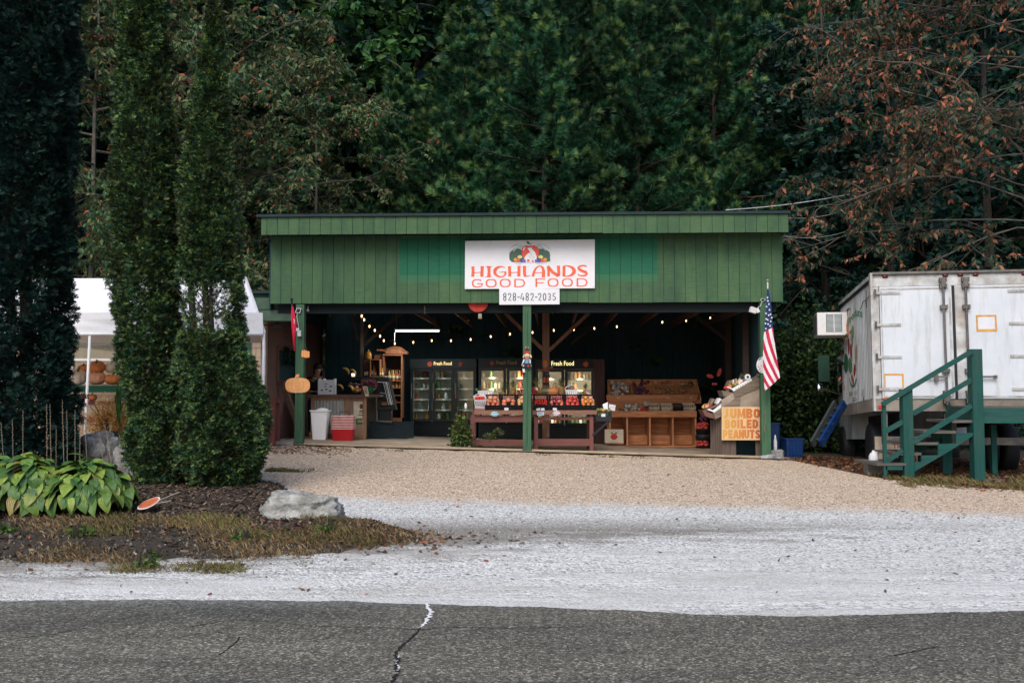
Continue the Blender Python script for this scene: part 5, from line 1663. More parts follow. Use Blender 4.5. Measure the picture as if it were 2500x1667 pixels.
pk('tiny dark orange gourd on the shelf end hidden in the hedge', 168, 897, 10, 19.0, (0.3, 0.09, 0.03), squash=0.7)
m_mum = leafmat('mum_flowers', [(0, (0.28, 0.11, 0.04)), (0.5, (0.55, 0.29, 0.07)), (1, (0.72, 0.45, 0.12))], clump=(5, 0.25))
q = at(265, 1060, 16.2); zq_ = gz(q.x, q.y)
tag(MB(smooth=True).lathe([(0.16, 0), (0.22, q.z - zq_ + 0.04), (0.20, q.z - zq_ + 0.04), (0.001, q.z - zq_)], (q.x, q.y, zq_), 16).build('planter', m_grdk), 'dark planter holding the orange mums', 'planter')
shrub('mum_plant', 'round bush of fading orange mums behind the grey boulders', q, 0.37, 0.34, 0.62, 2600, 0.05, m_mum, 'plant', seed=12, wl=0.7)
m_corn = leafmat('corn_leaf', [(0, (0.05, 0.12, 0.03)), (1, (0.12, 0.24, 0.05))], trans=0.3)
mb = MB()
for (u0, v0, u1, v1, w) in ((292, 1040, 289, 925, 5), (292, 1000, 283, 960, 4), (293, 1000, 298, 942, 5), (292, 1035, 300, 985, 4), (293, 970, 286, 945, 3)):
  a, c = at(u0, v0, 16.0), at(u1, v1, 16.0)
  pts = [a.lerp(c, k / 5) + Vector((0, -0.06 * math.sin(k / 5 * 3.14), 0)) for k in range(6)]
  for k in range(5):
    wa, wb = w / FPX * 16 * math.sin(0.4 + k / 5 * 2.6), w / FPX * 16 * math.sin(0.4 + (k + 1) / 5 * 2.6)
    if k == 4: wb = 0.001
    mb.add([pts[k] + Vector((-wa, 0, 0)), pts[k] + Vector((0, 0.02, 0)), pts[k] + Vector((wa, 0, 0)), pts[k + 1] + Vector((wb, 0, 0)), pts[k + 1] + Vector((0, 0.02, 0)), pts[k + 1] + Vector((-wb, 0, 0))], [(0, 1, 4, 5), (1, 2, 3, 4)])
a = at(292, 1040, 16.0); a2 = a.copy(); a2.z = gz(a.x, 16)
mb.tube([a2, a, at(291, 960, 16.0)], [0.015, 0.012, 0.006], 5)
tag(mb.build('corn_stalk', m_corn), 'upright green corn stalk beside the orange mums', 'plant')
m_rock = plain('grey_granite', (0.30, 0.30, 0.30), scale=5, var=0.6, bs=1.0, bscale=22, rough=0.9, dirt=(0.10, 0.10, 0.07), dirt_amt=0.6, bdist=0.03)
m_rock2 = plain('pale_granite', (0.36, 0.355, 0.34), scale=7, var=0.5, bs=1.0, bscale=30, rough=0.9, dirt=(0.12, 0.125, 0.08), dirt_amt=0.85, bdist=0.03)
from mathutils import noise as mnoise
def rock(label, c, sx, sy, sz, seed, mat, rough_=0.28, flat=0.0):
  mb = MB(smooth=True)
  n, k = 64, 34
  vs_, fs = [], []
  for i in range(k + 1):
    t = math.pi * i / k
    for j in range(n):
      a = 6.28318 * j / n
      p = Vector((math.sin(t) * math.cos(a), math.sin(t) * math.sin(a), -math.cos(t)))
      q = Vector([math.copysign(abs(x) ** 0.75, x) for x in p])
      f = 1 + rough_ * mnoise.noise(p * 1.3 + Vector((seed * 3.1, 0, 0))) + rough_ * 0.5 * mnoise.noise(p * 3.1 + Vector((0, seed, 0))) + 0.28 * rough_ * mnoise.noise(p * 6.5) + 0.16 * rough_ * mnoise.noise(p * 15)
      q = q * f
      q.z += -flat * q.x
      vs_.append((c[0] + q.x * sx, c[1] + q.y * sy, c[2] + q.z * sz))
  for i in range(k):
    for j in range(n):
      j2 = (j + 1) % n
      fs.append((i * n + j, i * n + j2, (i + 1) * n + j2, (i + 1) * n + j))
  mb.add(vs_, fs)
  return tag(mb.build('boulder', mat, base=(c[0], c[1], top_z(c[0], c[1]))), label, 'rock')
q = at(733, 1285, 10.75)
rock('big pale boulder at the right end of the mulch bed', (q.x + 0.02, 10.85, top_z(q.x, 10.85) + 0.07), 0.42, 0.30, 0.175, 3, m_rock2, 0.32, 0.22)
q = at(235, 1100, 14.3)
rock('upright grey boulder behind the hosta below the tent pole', (q.x, 14.3, top_z(q.x, 14.3) + 0.22), 0.30, 0.24, 0.34, 6, m_rock)
q = at(312, 1100, 14.2)
rock('grey boulder half hidden behind the second arborvitae', (q.x, 14.2, top_z(q.x, 14.2) + 0.18), 0.17, 0.2, 0.30, 8, m_rock)
fs = thing('yard_sign', 'fallen oval orange sign with white rim and two wire stakes lying on the mulch', 'sign', (-3.95, 10.55, top_z(-3.95, 10.55)))
r = ray(362, 1256); t = (0.22 - CAM_Z) / r.z
cx, cy = r.x * t, r.y * t
cz = top_z(cx, cy) + 0.05
def mpf(u, v, d=0.0):
  x = cx + u * 0.115
  return Vector((x, cy - v * 0.15, cz + v * -0.05 + 0.03 * u + 0.04 + d))
ell = [(1.0 * math.cos(a) * (1.0), math.sin(a) * (0.9 + 0.1 * math.cos(a))) for a in [i * 0.3142 for i in range(20)]]
MB().prism(ell, mpf, 0, 0.006).build('rim', col_('sign_rim', (0.7, 0.66, 0.62), bs=0), fs)
MB().prism([(x * 0.87, y * 0.87) for x, y in ell], mpf, 0.006, 0.009).build('face', col_('sign_orange', (0.55, 0.13, 0.06), bs=0.1), fs)
mb = MB()
for k in range(4):
  ribbon(mb, [(-0.5 + k * 0.07, -0.4 + k * 0.27), (0.1, -0.34 + k * 0.27), (0.55 - k * 0.05, -0.45 + k * 0.27)], 0.06, mpf, 0.009, 0.011)
mb.build('lettering', col_('sign_scrawl', (0.25, 0.12, 0.03), bs=0), fs)
mb = MB()
mb.tube([mpf(0.75, -0.1), mpf(1.6, -0.45), mpf(2.6, -0.75)], 0.0035, 4); mb.tube([mpf(0.7, 0.25), mpf(1.5, 0.5), mpf(2.4, 0.55)], 0.0035, 4)
mb.build('stake', col_('wire', (0.45, 0.42, 0.36), bs=0, rough=0.4), fs)
# ================================================================== BOX TRUCK AND STAIRS ON THE RIGHT
m_tw, nt, b = _new('truck_white_paint')
P = vec(nt, 'Object')
n1 = noise(nt, 1.2, 6, 0.65, 'Object', (1, 1, 1))
cc = ramp(nt, n1, [(0.3, (0.52, 0.56, 0.61)), (0.7, (0.62, 0.65, 0.70))])
st = noise(nt, 3.0, 6, 0.75, 'Object', (3, 3, 0.35))
cc = mix_rgb(nt, ramp(nt, st, [(0.50, (0, 0, 0)), (0.72, (0.55, 0.55, 0.55))]), cc, (0.33, 0.32, 0.28))
rs_ = noise(nt, 7.0, 5, 0.8, 'Object', (1, 1, 0.7))
cc = mix_rgb(nt, ramp(nt, rs_, [(0.69, (0, 0, 0)), (0.74, (0.8, 0.8, 0.8))]), cc, (0.22, 0.09, 0.035))
nt.links.new(cc, b.inputs['Base Color'])
b.inputs['Roughness'].default_value = 0.45
bump(nt, b, noise(nt, 1.5, 3, 0.5, 'Object'), 0.15, 0.02)
m_side = plain('truck_side_paint', (0.52, 0.55, 0.56), scale=2.2, var=0.16, sxyz=(2.5, 2.5, 0.3), bs=0.2, rough=0.5, dirt=(0.20, 0.17, 0.12), dirt_amt=0.75, coord='Object')
m_frame = plain('truck_aged_frame', (0.46, 0.47, 0.47), scale=4, var=0.3, bs=0.3, rough=0.6, dirt=(0.20, 0.12, 0.06), dirt_amt=0.8, coord='Object')
m_skirt = plain('truck_grey_sill', (0.24, 0.215, 0.18), scale=3, var=0.3, bs=0.3, dirt=(0.10, 0.07, 0.045), dirt_amt=0.7, coord='Object')
m_steel = plain('aged_steel', (0.14, 0.13, 0.12), scale=8, var=0.35, bs=0.3, metal=0.5, rough=0.5, coord='Object', dirt=(0.10, 0.05, 0.03))
m_blk = col_('black_rubber', (0.012, 0.013, 0.015), rough=0.6, bs=0.1)
m_lens = plain('dark_red_lens', (0.11, 0.012, 0.018), bs=0, rough=0.3)
m_tape = plain('yellow_tape', (0.60, 0.30, 0.07), bs=0.1, dirt=(0.4, 0.2, 0.05))
m_paper = plain('old_paper', (0.62, 0.64, 0.68), bs=0.2, var=0.06)
tr = thing('box_truck', 'old white box truck parked with its rear doors to the road behind green stairs', 'truck', (0, 0, 0))
c0 = at(2136, 1003, 17.5)
tr.location = c0
tr.rotation_euler = (R(-2.6), 0, R(-9.6))
tr.scale = (1, 1, 1.05)
def L(mb, name, mat, par=None):
  return mb.build(name, mat, par or tr, local=True)
TW, TH, TL = 2.72, 2.33, 3.6
L(MB().box(0.02, TW - 0.02, 0.06, TL, 0.12, TH - 0.10), 'cargo_box', m_side)
for i in range(22):
  y = 0.14 + i * 0.157
  L(MB().box(0.004, 0.02, y, y + 0.10, 0.22, TH - 0.16), 'side_panel', m_side)
L(MB().box(-0.012, 0.03, 0.06, TL, 0.0, 0.20), 'side_rail', m_skirt)
L(MB().box(-0.012, 0.03, 0.06, TL + 0.01, TH - 0.15, TH - 0.02), 'top_rail', m_blk)
L(MB().box(-0.02, TW + 0.02, 0.02, TL, TH - 0.095, TH - 0.03), 'roof', m_frame)
L(MB().box(0, 0.12, 0, 0.08, 0.20, TH - 0.24), 'corner_post', m_frame)
L(MB().box(TW - 0.12, TW, 0, 0.08, 0.20, TH - 0.24), 'corner_post', m_frame)
L(MB().box(-0.02, 0.02, -0.02, 0.10, 0.0, TH), 'corner_trim', m_frame)
L(MB().box(0.025, TW, -0.004, 0.08, TH - 0.235, TH - 0.10), 'header', m_frame)
L(MB().box(0.025, TW, 0.02, 0.09, TH - 0.098, TH - 0.028), 'light_rail', m_frame)
L(MB().box(0.022, TW, -0.012, 0.09, 0.0, 0.19), 'sill', m_skirt)
L(MB().box(0.022, TW, -0.02, 0.03, TH - 0.028, TH + 0.01), 'rain_gutter', m_steel)
for x in (0.24, 1.25, 1.50, 1.75, 2.55):
  mb = MB(smooth=True)
  mb.lathe([(0.052, 0), (0.05, 0.02), (0.035, 0.035), (0.001, 0.04)], n=12, m=Matrix.Translation((x, 0.02, TH - 0.062)) @ Matrix.Rotation(R(90), 4, 'X') @ Matrix.Diagonal((1, 0.62, 1, 1)))
  L(mb, 'marker_light', m_lens)
DZ0, DZ1 = 0.205, TH - 0.245
xm = 1.355
for nm, xa_, xb_ in (('left', 0.13, xm - 0.025), ('right', xm + 0.025, TW - 0.125)):
  d = L(MB().box(xa_, xb_, -0.035, 0.03, DZ0, DZ1), 'door', m_tw)
  L(MB().box(xa_ + 0.02, xb_ - 0.02, -0.045, -0.036, DZ1 - 0.05, DZ1 - 0.025), 'door_trim', m_frame, d)
  L(MB().box(xa_ + 0.02, xb_ - 0.02, -0.045, -0.036, DZ0 + 0.02, DZ0 + 0.05), 'door_trim', m_frame, d)
  L(MB().box(xa_ + 0.015, xa_ + 0.035, -0.045, -0.036, DZ0 + 0.055, DZ1 - 0.055), 'door_trim', m_frame, d)
  for k in range(9):
    xx = xa_ + 0.06 + k * (xb_ - xa_ - 0.12) / 8
    pass
  xh = 0.05 if nm == 'left' else TW - 0.05
  for z in (1.98, 1.44, 0.90, 0.36):
    sgn_ = 1 if nm == 'left' else -1
    mb = MB(); mb.box(min(xh, xh + sgn_ * 0.42), max(xh, xh + sgn_ * 0.42), -0.055, -0.037, z - 0.022, z + 0.022)
    for k in range(4):
      mb.obox((xh + sgn_ * (0.1 + k * 0.09), -0.058, z), (0.018, 0.01, 0.018))
    L(mb, 'hinge', m_frame, d)
    mb = MB(); mb.tube([(xh - sgn_ * 0.0, -0.05, z - 0.06), (xh, -0.05, z + 0.06)], 0.02, 6)
    L(mb, 'hinge_pin', m_steel, d)
L(MB().box(xm - 0.024, xm + 0.024, -0.030, 0.03, DZ0, DZ1), 'gasket', m_blk)
L(MB().box(xm + 0.026, xm + 0.19, -0.042, -0.036, DZ0 + 0.02, DZ1 - 0.01), 'door_edge_strip', m_frame)
L(MB().box(xm - 0.075, xm - 0.04, -0.044, -0.036, DZ0 + 0.02, DZ1 - 0.01), 'door_edge_strip', m_frame)
for xr_ in (1.185, 1.555):
  mb = MB(); mb.tube([(xr_, -0.085, 0.10), (xr_ - 0.0, -0.085, DZ1 + 0.13)], 0.021, 8)
  rod = L(mb, 'lock_rod', m_steel)
  for z in (0.16, 0.30, 0.66, 1.72, 2.07, 2.18):
    mb = MB(); mb.obox((xr_, -0.07, z), (0.12, 0.07, 0.045)); mb.obox((xr_ - 0.045, -0.075, z), (0.03, 0.09, 0.07)); mb.obox((xr_ + 0.045, -0.075, z), (0.03, 0.09, 0.07))
    L(mb, 'rod_bracket', m_steel, rod)
  mb = MB(); mb.obox((xr_, -0.09, 0.235), (0.09, 0.06, 0.16)); mb.obox((xr_, -0.09, 2.13), (0.085, 0.06, 0.15))
  L(mb, 'cam_lock', m_steel, rod)
mb = MB(); mb.box(0.84, 1.19, -0.115, -0.095, 0.545, 0.575); mb.obox((1.02, -0.09, 0.54), (0.06, 0.06, 0.11))
L(mb, 'handle', m_steel)
mb = MB(); mb.box(1.60, 1.98, -0.115, -0.095, 0.545, 0.575); mb.obox((1.98, -0.09, 0.56), (0.05, 0.05, 0.05))
L(mb, 'handle', m_steel)
def notice(x0, x1, z0, z1, top=True, bottom=True, lab=''):
  nt_ = L(MB().box(x0 + 0.015, x1 - 0.015, -0.0375, -0.0362, z0 + 0.015, z1 - 0.015), 'notice', m_paper)
  for (a, c, e, f) in (((x0, x0 + 0.03, z0, z1)), ((x1 - 0.03, x1, z0, z1))):
    L(MB().box(a, c, -0.040, -0.038, e, f), 'tape_strip', m_tape, nt_)
  if top: L(MB().box(x0 + 0.031, x1 - 0.031, -0.040, -0.038, z1 - 0.03, z1), 'tape_strip', m_tape, nt_)
  if bottom: L(MB().box(x0 + 0.031, x1 - 0.031, -0.040, -0.038, z0, z0 + 0.04), 'tape_strip', m_tape, nt_)
notice(1.715, 2.05, 1.31, 1.585)
notice(0.155, 0.49, 0.385, 0.62, True, False)
L(MB().prism([(0.13, 0.20), (0.16, 0.235), (0.24, 0.24), (0.28, 0.225), (0.33, 0.23), (0.30, 0.20), (0.22, 0.205), (0.18, 0.19)], lambda u, v, d: Vector((u, -0.036 - d, v)), 0, 0.006), 'rust_patch', plain('rust', (0.38, 0.12, 0.03), scale=20, var=0.4, bs=0.5))
L(MB().obox((0.09, -0.02, 0.07), (0.07, 0.03, 0.05)), 'tail_light', plain('red_lens', (0.6, 0.02, 0.02), bs=0, rough=0.3))
def mside(u, v, d=0.0):      # u metres along from the rear edge, v height
  return Vector((0.003 - d, u, v))
def sp_(pts, c, name, d=0.004, part='side_print'):
  mb = MB()
  q = [mside(u, v, d) for u, v in pts]
  ar = sum(pts[i][0] * pts[(i + 1) % len(pts)][1] - pts[(i + 1) % len(pts)][0] * pts[i][1] for i in range(len(pts)))
  if ar > 0: q = q[::-1]
  mb.add(q, [tuple(range(len(q)))])
  return L(mb, part, lcol(name, c))
def se(cu, cv, ru, rv, c, name, rot=0.0, d=0.004):
  pts = []
  for i in range(14):
    a = i * 6.2832 / 14
    x, y = ru * math.cos(a), rv * math.sin(a)
    pts.append((cu + x * math.cos(rot) - y * math.sin(rot), cv + x * math.sin(rot) + y * math.cos(rot)))
  return sp_(pts, c, name, d)
GRN = (0.03, 0.16, 0.07)
se(2.95, 1.02, 0.26, 0.19, GRN, 'melon_green', 0, 0.003)
se(2.45, 0.94, 0.22, 0.15, (0.10, 0.24, 0.10), 'lettuce', 0.2, 0.004)
for (cu, cv, ru, rv, rot, c, nm) in ((2.55, 1.32, 0.10, 0.16, 0.2, (0.30, 0.04, 0.03), 'pepper_red'), (2.30, 1.20, 0.12, 0.14, 0, (0.36, 0.06, 0.04), 'pepper_red'), (2.05, 1.55, 0.13, 0.13, 0, (0.10, 0.22, 0.12), 'lettuce'), (1.75, 1.12, 0.10, 0.19, 0.3, (0.46, 0.30, 0.13), 'squash'), (1.95, 0.82, 0.16, 0.10, -0.5, (0.36, 0.06, 0.04), 'pepper_red'), (2.15, 1.38, 0.09, 0.10, 0, (0.22, 0.26, 0.16), 'sage'), (2.2, 0.66, 0.17, 0.07, 0.5, (0.40, 0.10, 0.09), 'carrot')):
  se(cu, cv, ru, rv, c, nm, rot, 0.005)
mb = MB()
for i in range(16):
  a0, a1 = R(190 + i * 9), R(190 + (i + 1) * 9)
  q = [mside(2.15 + r_ * math.cos(a) * 0.45 * -1, 0.75 + r_ * math.sin(a) * 0.24, 0.006) for r_, a in ((1, a0), (1, a1), (0.84, a1), (0.84, a0))]
  mb.add(q, [(0, 1, 2, 3)])
L(mb, 'side_print', lcol('melon_green', GRN))
def side_text(s, u0, u1, v0, v1, c, name, arc_=0.0, bold=0.01):
  v, f = text_shape(s, bold)
  a = np.array(v); x0, x1, y0, y1 = a[:, 0].min(), a[:, 0].max(), a[:, 1].min(), a[:, 1].max()
  q = []
  for (x, y, z) in v:
    fx, fy = (x - x0) / (x1 - x0), (y - y0) / (y1 - y0)
    q.append(mside(u1 - (u1 - u0) * fx, v0 + (v1 - v0) * fy + arc_ * math.sin(fx * 3.14), 0.006))
  mb = MB(); mb.add(q, f)
  return L(mb, 'lettering', lcol(name, c))
side_text('Produce', 0.95, 2.55, 1.68, 1.84, (0.06, 0.25, 0.13), 'lettering_green', 0.10, 0.02)
side_text('GW', 2.05, 2.30, 0.50, 0.56, (0.30, 0.30, 0.28), 'faded_grey')
side_text('REG CAT', 1.65, 2.6, 0.36, 0.44, (0.30, 0.30, 0.28), 'faded_grey')
side_text('BEG', 1.8, 2.35, 0.24, 0.32, (0.30, 0.30, 0.28), 'faded_grey')
mb = MB(); mb.tube([mside(1.05, 0.42, 0.01), mside(1.08, 0.33, 0.012), mside(1.02, 0.24, 0.01), mside(1.05, 0.18, 0.01)], 0.007, 4); L(mb, 'scrape', m_blk)
mb = MB(); mb.tube([mside(0.05, 1.98, 0.01), mside(0.5, 1.93, 0.01), mside(0.8, 1.95, 0.012), mside(1.1, 1.84, 0.01)], 0.006, 4); mb.tube([mside(0.45, 2.1, 0.01), mside(0.5, 1.93, 0.01), mside(0.47, 1.8, 0.01)], 0.005, 4); L(mb, 'scrape', m_blk)
L(MB().box(0.55, 0.68, 0.2, TL + 0.3, -0.22, 0.0), 'chassis_rail', m_blk)
L(MB().box(TW - 0.68, TW - 0.55, 0.2, TL + 0.3, -0.22, 0.0), 'chassis_rail', m_blk)
L(MB().box(0.12, 2.5, 0.02, 0.12, -0.55, -0.43), 'underride_bar', m_steel)
L(MB().box(0.12, 0.22, 0.06, 0.10, -0.45, 0.0), 'bar_hanger', m_steel)
L(MB().box(1.16, 1.36, 0.06, 0.10, -0.43, 0.0), 'bar_hanger', m_steel)
m_tyre = col_('black_rubber', (0.012, 0.013, 0.015))
def wheel(x, y, w=0.26):
  m = Matrix.Translation((x, y, -0.60)) @ Matrix.Rotation(R(90), 4, 'Y')
  mb = MB(smooth=True); mb.lathe([(0.24, 0), (0.40, 0.0), (0.43, 0.05), (0.43, w - 0.05), (0.40, w), (0.24, w)], n=28, m=m)
  t = L(mb, 'wheel', m_blk)
  mb = MB(smooth=True); mb.lathe([(0.25, 0.02), (0.22, 0.06), (0.10, 0.10), (0.08, 0.03), (0.001, 0.03)], n=20, m=m)
  L(mb, 'rim', m_white, t)
wheel(0.10, 1.25); wheel(0.42, 1.25); wheel(TW - 0.36, 1.25); wheel(TW - 0.70, 1.25)
wheel(0.15, TL + 1.35); wheel(TW - 0.42, TL + 1.35)
fp = L(MB().box(0.06, 0.78, 0.42, 0.435, -0.98, -0.42), 'mud_flap', plain('cream_flap', (0.42, 0.34, 0.26), bs=0.2, dirt=(0.22, 0.17, 0.12), coord='Object'))
def flap_text(s, x0, x1, z0, z1, bold=0.02):
  v, f = text_shape(s, bold)
  a = np.array(v); ax, bx_, ay, by_ = a[:, 0].min(), a[:, 0].max(), a[:, 1].min(), a[:, 1].max()
  mb = MB(); mb.add([(x0 + (x1 - x0) * (x - ax) / (bx_ - ax), 0.417, z0 + (z1 - z0) * (y - ay) / (by_ - ay)) for x, y, z in v], f)
  L(mb, 'lettering', lcol('flap_ink', (0.14, 0.04, 0.04)), fp)
flap_text('TRUCK', 0.36, 0.76, -0.62, -0.55); flap_text('UTS BROS', 0.24, 0.76, -0.83, -0.73, 0.04); flap_text('770-435-04', 0.24, 0.76, -0.92, -0.87)
cab = L(MB().box(0.22, TW - 0.22, TL + 0.15, TL + 2.0, -0.45, 1.35), 'cab', m_side)
L(MB().box(0.20, 0.218, TL + 0.75, TL + 1.65, 0.55, 1.2), 'window', m_blk, cab)
mb = MB(smooth=True); mb.tube([(0.2, TL + 1.0, 0.45), (-0.30, TL + 0.95, 0.62)], 0.012, 5); L(mb, 'mirror_arm', m_steel)
mb = MB(smooth=True); mb.ball((-0.32, TL + 0.93, 0.62), 0.10, 1, 0.5, 1, 14, 8); L(mb, 'round_mirror', plain('chrome', (0.8, 0.8, 0.8), metal=1.0, rough=0.08, bs=0, var=0.02))
L(MB().box(-0.36, -0.12, TL + 0.80, TL + 0.86, 0.75, 1.30), 'mirror', m_grdk)
ac = thing('air_conditioner', 'rusty white window air conditioner sticking out of the side of the truck', 'air conditioner', (0, 0, 0))
ac.location = tr.location; ac.rotation_euler = tr.rotation_euler; ac.scale = tr.scale
y0, y1, x0, x1, z0, z1 = 2.55, 3.15, -0.60, 0.0, 1.54, 1.98
L(MB().box(x0, x1, y0, y1, z0, z1), 'case', m_white, ac)
L(MB().box(x0 + 0.17, x1 - 0.12, y0 - 0.004, y0 - 0.001, z0 + 0.06, z1 - 0.03), 'grille', m_grdk, ac)
for k in range(15):
  z = z0 + 0.075 + k * 0.023
  L(MB().box(x0 + 0.18, x1 - 0.13, y0 - 0.014, y0 - 0.005, z, z + 0.010), 'louvre', m_paper, ac)
L(MB().box(x0 + 0.315, x0 + 0.330, y0 - 0.018, y0 - 0.015, z0 + 0.05, z1 - 0.02), 'louvre_bar', m_white, ac)
for k in range(9):
  z = z0 + 0.03 + k * 0.045
  L(MB().box(x0 - 0.014, x0 - 0.001, y0 + 0.03, y1 - 0.03, z, z + 0.025), 'fin', plain('grey_fins', (0.14, 0.13, 0.13), bs=0) if k == 0 else bpy.data.materials['grey_fins'], ac)
L(MB().prism([(-0.10, 1.60), (-0.055, 1.58), (-0.05, 2.02), (-0.09, 2.01), (-0.07, 1.88), (-0.10, 1.73)], lambda u, v, d: Vector((u + 0.06, y0 - 0.002 - d, v)), 0, 0.01), 'rust_patch', bpy.data.materials['rust'], ac)
m_blue = plain('blue_plastic', (0.006, 0.032, 0.13), rough=0.4, bs=0, dirt=(0.02, 0.04, 0.08))
m_ladder_dk = wood('dark_ladder_wood', (0.03, 0.04, 0.04))  # one rail and alternate rungs darker than the blue parts
lad = thing('ladder', 'short blue ladder leaning in the shade at the front corner of the truck box', 'ladder', at(2000, 1085, 19.3))
for i, (du, mt) in enumerate(((0, m_blue), (-22, m_ladder_dk))):
  MB().beam(at(2003 + du * 0.9, 1084, 19.3), at(2062 + du, 984, 19.9), 0.05, 0.16).build('side_rail', mt, lad)
for k in range(5):
  f = 0.12 + k * 0.19
  a = at(2003, 1084, 19.3).lerp(at(2062, 984, 19.9), f); c = at(1984, 1084, 19.3).lerp(at(2040, 984, 19.9), f)
  MB().beam(a, c, 0.10, 0.03).build('rung', m_blue if k % 2 else m_ladder_dk, lad)
m_teal = wood('teal_stair_paint', (0.006, 0.072, 0.062), paint=True, var=0.6, dirt=(0.06, 0.075, 0.06), dirt_amt=0.55)
m_teal_v = wood('teal_post_paint', (0.006, 0.074, 0.062), vert=True, paint=True, var=0.6, dirt=(0.05, 0.07, 0.06), dirt_amt=0.5)
m_tread = wood('worn_tread', (0.11, 0.10, 0.09))
Y = 16.2
sg = thing('stairs', 'teal green wooden stairs with handrails leading up to a platform behind the truck', 'stairs', at(2280, 1165, Y))
Sz = lambda u: gz(at(u, 1000, Y).x, Y) - 0.03
def vpost(u0, u1, v0, Yp=Y, name='post'):
  a, c = at(u0, v0, Yp), at(u1, v0, Yp)
  MB().box(a.x, c.x, Yp, Yp + (c.x - a.x), gz(a.x, Yp) - 0.05, a.z).build(name, m_teal_v, sg)
vpost(2155, 2163, 986); vpost(2204, 2228, 950); vpost(2372, 2398, 852)
def rail(u0, v0, u1, v1, Yp=Y, w=0.04, h=0.075, name='handrail'):
  MB().beam(at(u0, v0, Yp), at(u1, v1, Yp), w, h).build(name, m_teal, sg)
rail(2154, 987, 2373, 857, Y - 0.025)
rail(2228, 1010, 2372, 927, Y + 0.04); rail(2163, 1052, 2204, 1029, Y + 0.04)
rail(2228, 1080, 2372, 990, Y + 0.04); rail(2163, 1127, 2204, 1098, Y + 0.04)
WD = 1.05
vpost(2230, 2246, 1130, Y + WD); vpost(2312, 2322, 990, Y + WD)
for k, yo in enumerate((0.07, WD - 0.05)):
  MB().prism([(2204, 1143), (2245, 1140), (2245, 1107), (2290, 1107), (2290, 1079), (2333, 1079), (2333, 1051), (2372, 1051), (2372, 1062), (2331, 1091), (2229, 1148), (2204, 1160)] if False else
               [(2228, 1150), (2228, 1128), (2245, 1126), (2245, 1111), (2286, 1110), (2286, 1083), (2329, 1082), (2329, 1057), (2372, 1056), (2372, 1062), (2322, 1095)],
               lambda u, v, d, yo=yo: at(u, v, Y + 0.1) + Vector((0, yo - 0.1 - d, 0)), 0, 0.045).build('stringer', m_teal, sg)
for (u0, u1, v) in ((2134, 2206, 1131), (2180, 2246, 1106), (2208, 2288, 1081), (2252, 2331, 1053), (2320, 2374, 1027)):
  a, c = at(u0, v, Y + 0.1), at(u1, v, Y + 0.1)
  MB().box(a.x, c.x, Y + 0.04 if u0 > 2140 else Y - 0.01, Y + WD, a.z - 0.03, a.z + 0.012).build('tread', m_tread, sg)
a, c = at(2163, 1133, Y), at(2204, 1133, Y)
MB().box(a.x, c.x, Y + 0.0, Y + 0.04, a.z - 0.09, a.z - 0.02).build('riser', m_teal, sg)
a, c = at(2398, 1033, Y), at(2640, 996, Y)
MB().box(a.x + 0.003, c.x, Y + 0.06, Y + 0.10, a.z, c.z).build('rim_board', m_teal, sg)
MB().box(a.x - 0.10, a.x - 0.06, Y + 0.16, Y + WD, a.z, c.z - 0.01).build('rim_board', m_teal, sg)
for k in range(7):
  yy = Y + 0.03 + k * 0.15
  if k == 0: continue
  MB().box(a.x - 0.05, c.x, yy + 0.02, yy + 0.16, c.z, c.z + 0.03).build('deck_board', m_tread, sg)
for u in (2300, 2420, 2560):
  vpost(u, u + 13, 1036, Y + WD - 0.1, 'leg')
MB().box(at(2364, 0, Y).x, at(2418, 0, Y).x, Y - 0.12, Y + 0.2, gz(7.5, Y) - 0.04, gz(7.5, Y) + 0.02).build('footing', m_tread, sg)
q = at(2135, 1120, 16.9); q.z = gz(q.x, 16.9)
cb = MB().box(q.x - 0.12, q.x + 0.22, 16.9, 17.1, q.z - 0.02, q.z + 0.18).build('concrete_block', m_conc)
tag(cb, 'concrete block on the ground beside the lowest step', 'block')
jg = MB(smooth=True)
jc = (q.x + 0.02, 17.0, q.z + 0.183)
jg.lathe([(0.07, 0), (0.078, 0.02), (0.078, 0.12), (0.05, 0.17), (0.022, 0.19), (0.022, 0.215), (0.001, 0.216)], jc, 14)
jg.tube([(jc[0] + 0.02, jc[1], jc[2] + 0.19), (jc[0] + 0.075, jc[1], jc[2] + 0.185), (jc[0] + 0.085, jc[1], jc[2] + 0.11)], 0.010, 6)
tag(jg.build('plastic_jug', m_white), 'white plastic jug standing on the concrete block', 'jug')
def cable(label, pts, r, mat, Y0, Y1):
  P_ = []
  n = 24
  a, c = at(*pts[0], Y0), at(*pts[1], Y1)
  for i in range(n + 1):
    t = i / n
    p = a.lerp(c, t); p.z -= 4 * 0.10 * t * (1 - t)
    P_.append(p)
  tag(MB(smooth=True).tube(P_, r, 6).build('cable', mat), label, 'cable')
m_cab = plain('grey_cable', (0.5, 0.5, 0.5), bs=0, scale=3, var=0.4)
cable('pale grey service cable rising from the roof into the dogwood', [(1772, 513), (2175, 450)], 0.011, m_cab, 20.2, 24)
cable('thin upper wire running from the roof corner to the right', [(1916, 532), (2080, 505)], 0.005, m_cab, 20, 24)
cable('thin lower wire running from the roof corner to the right', [(1916, 577), (2080, 560)], 0.006, m_cab, 20, 24)
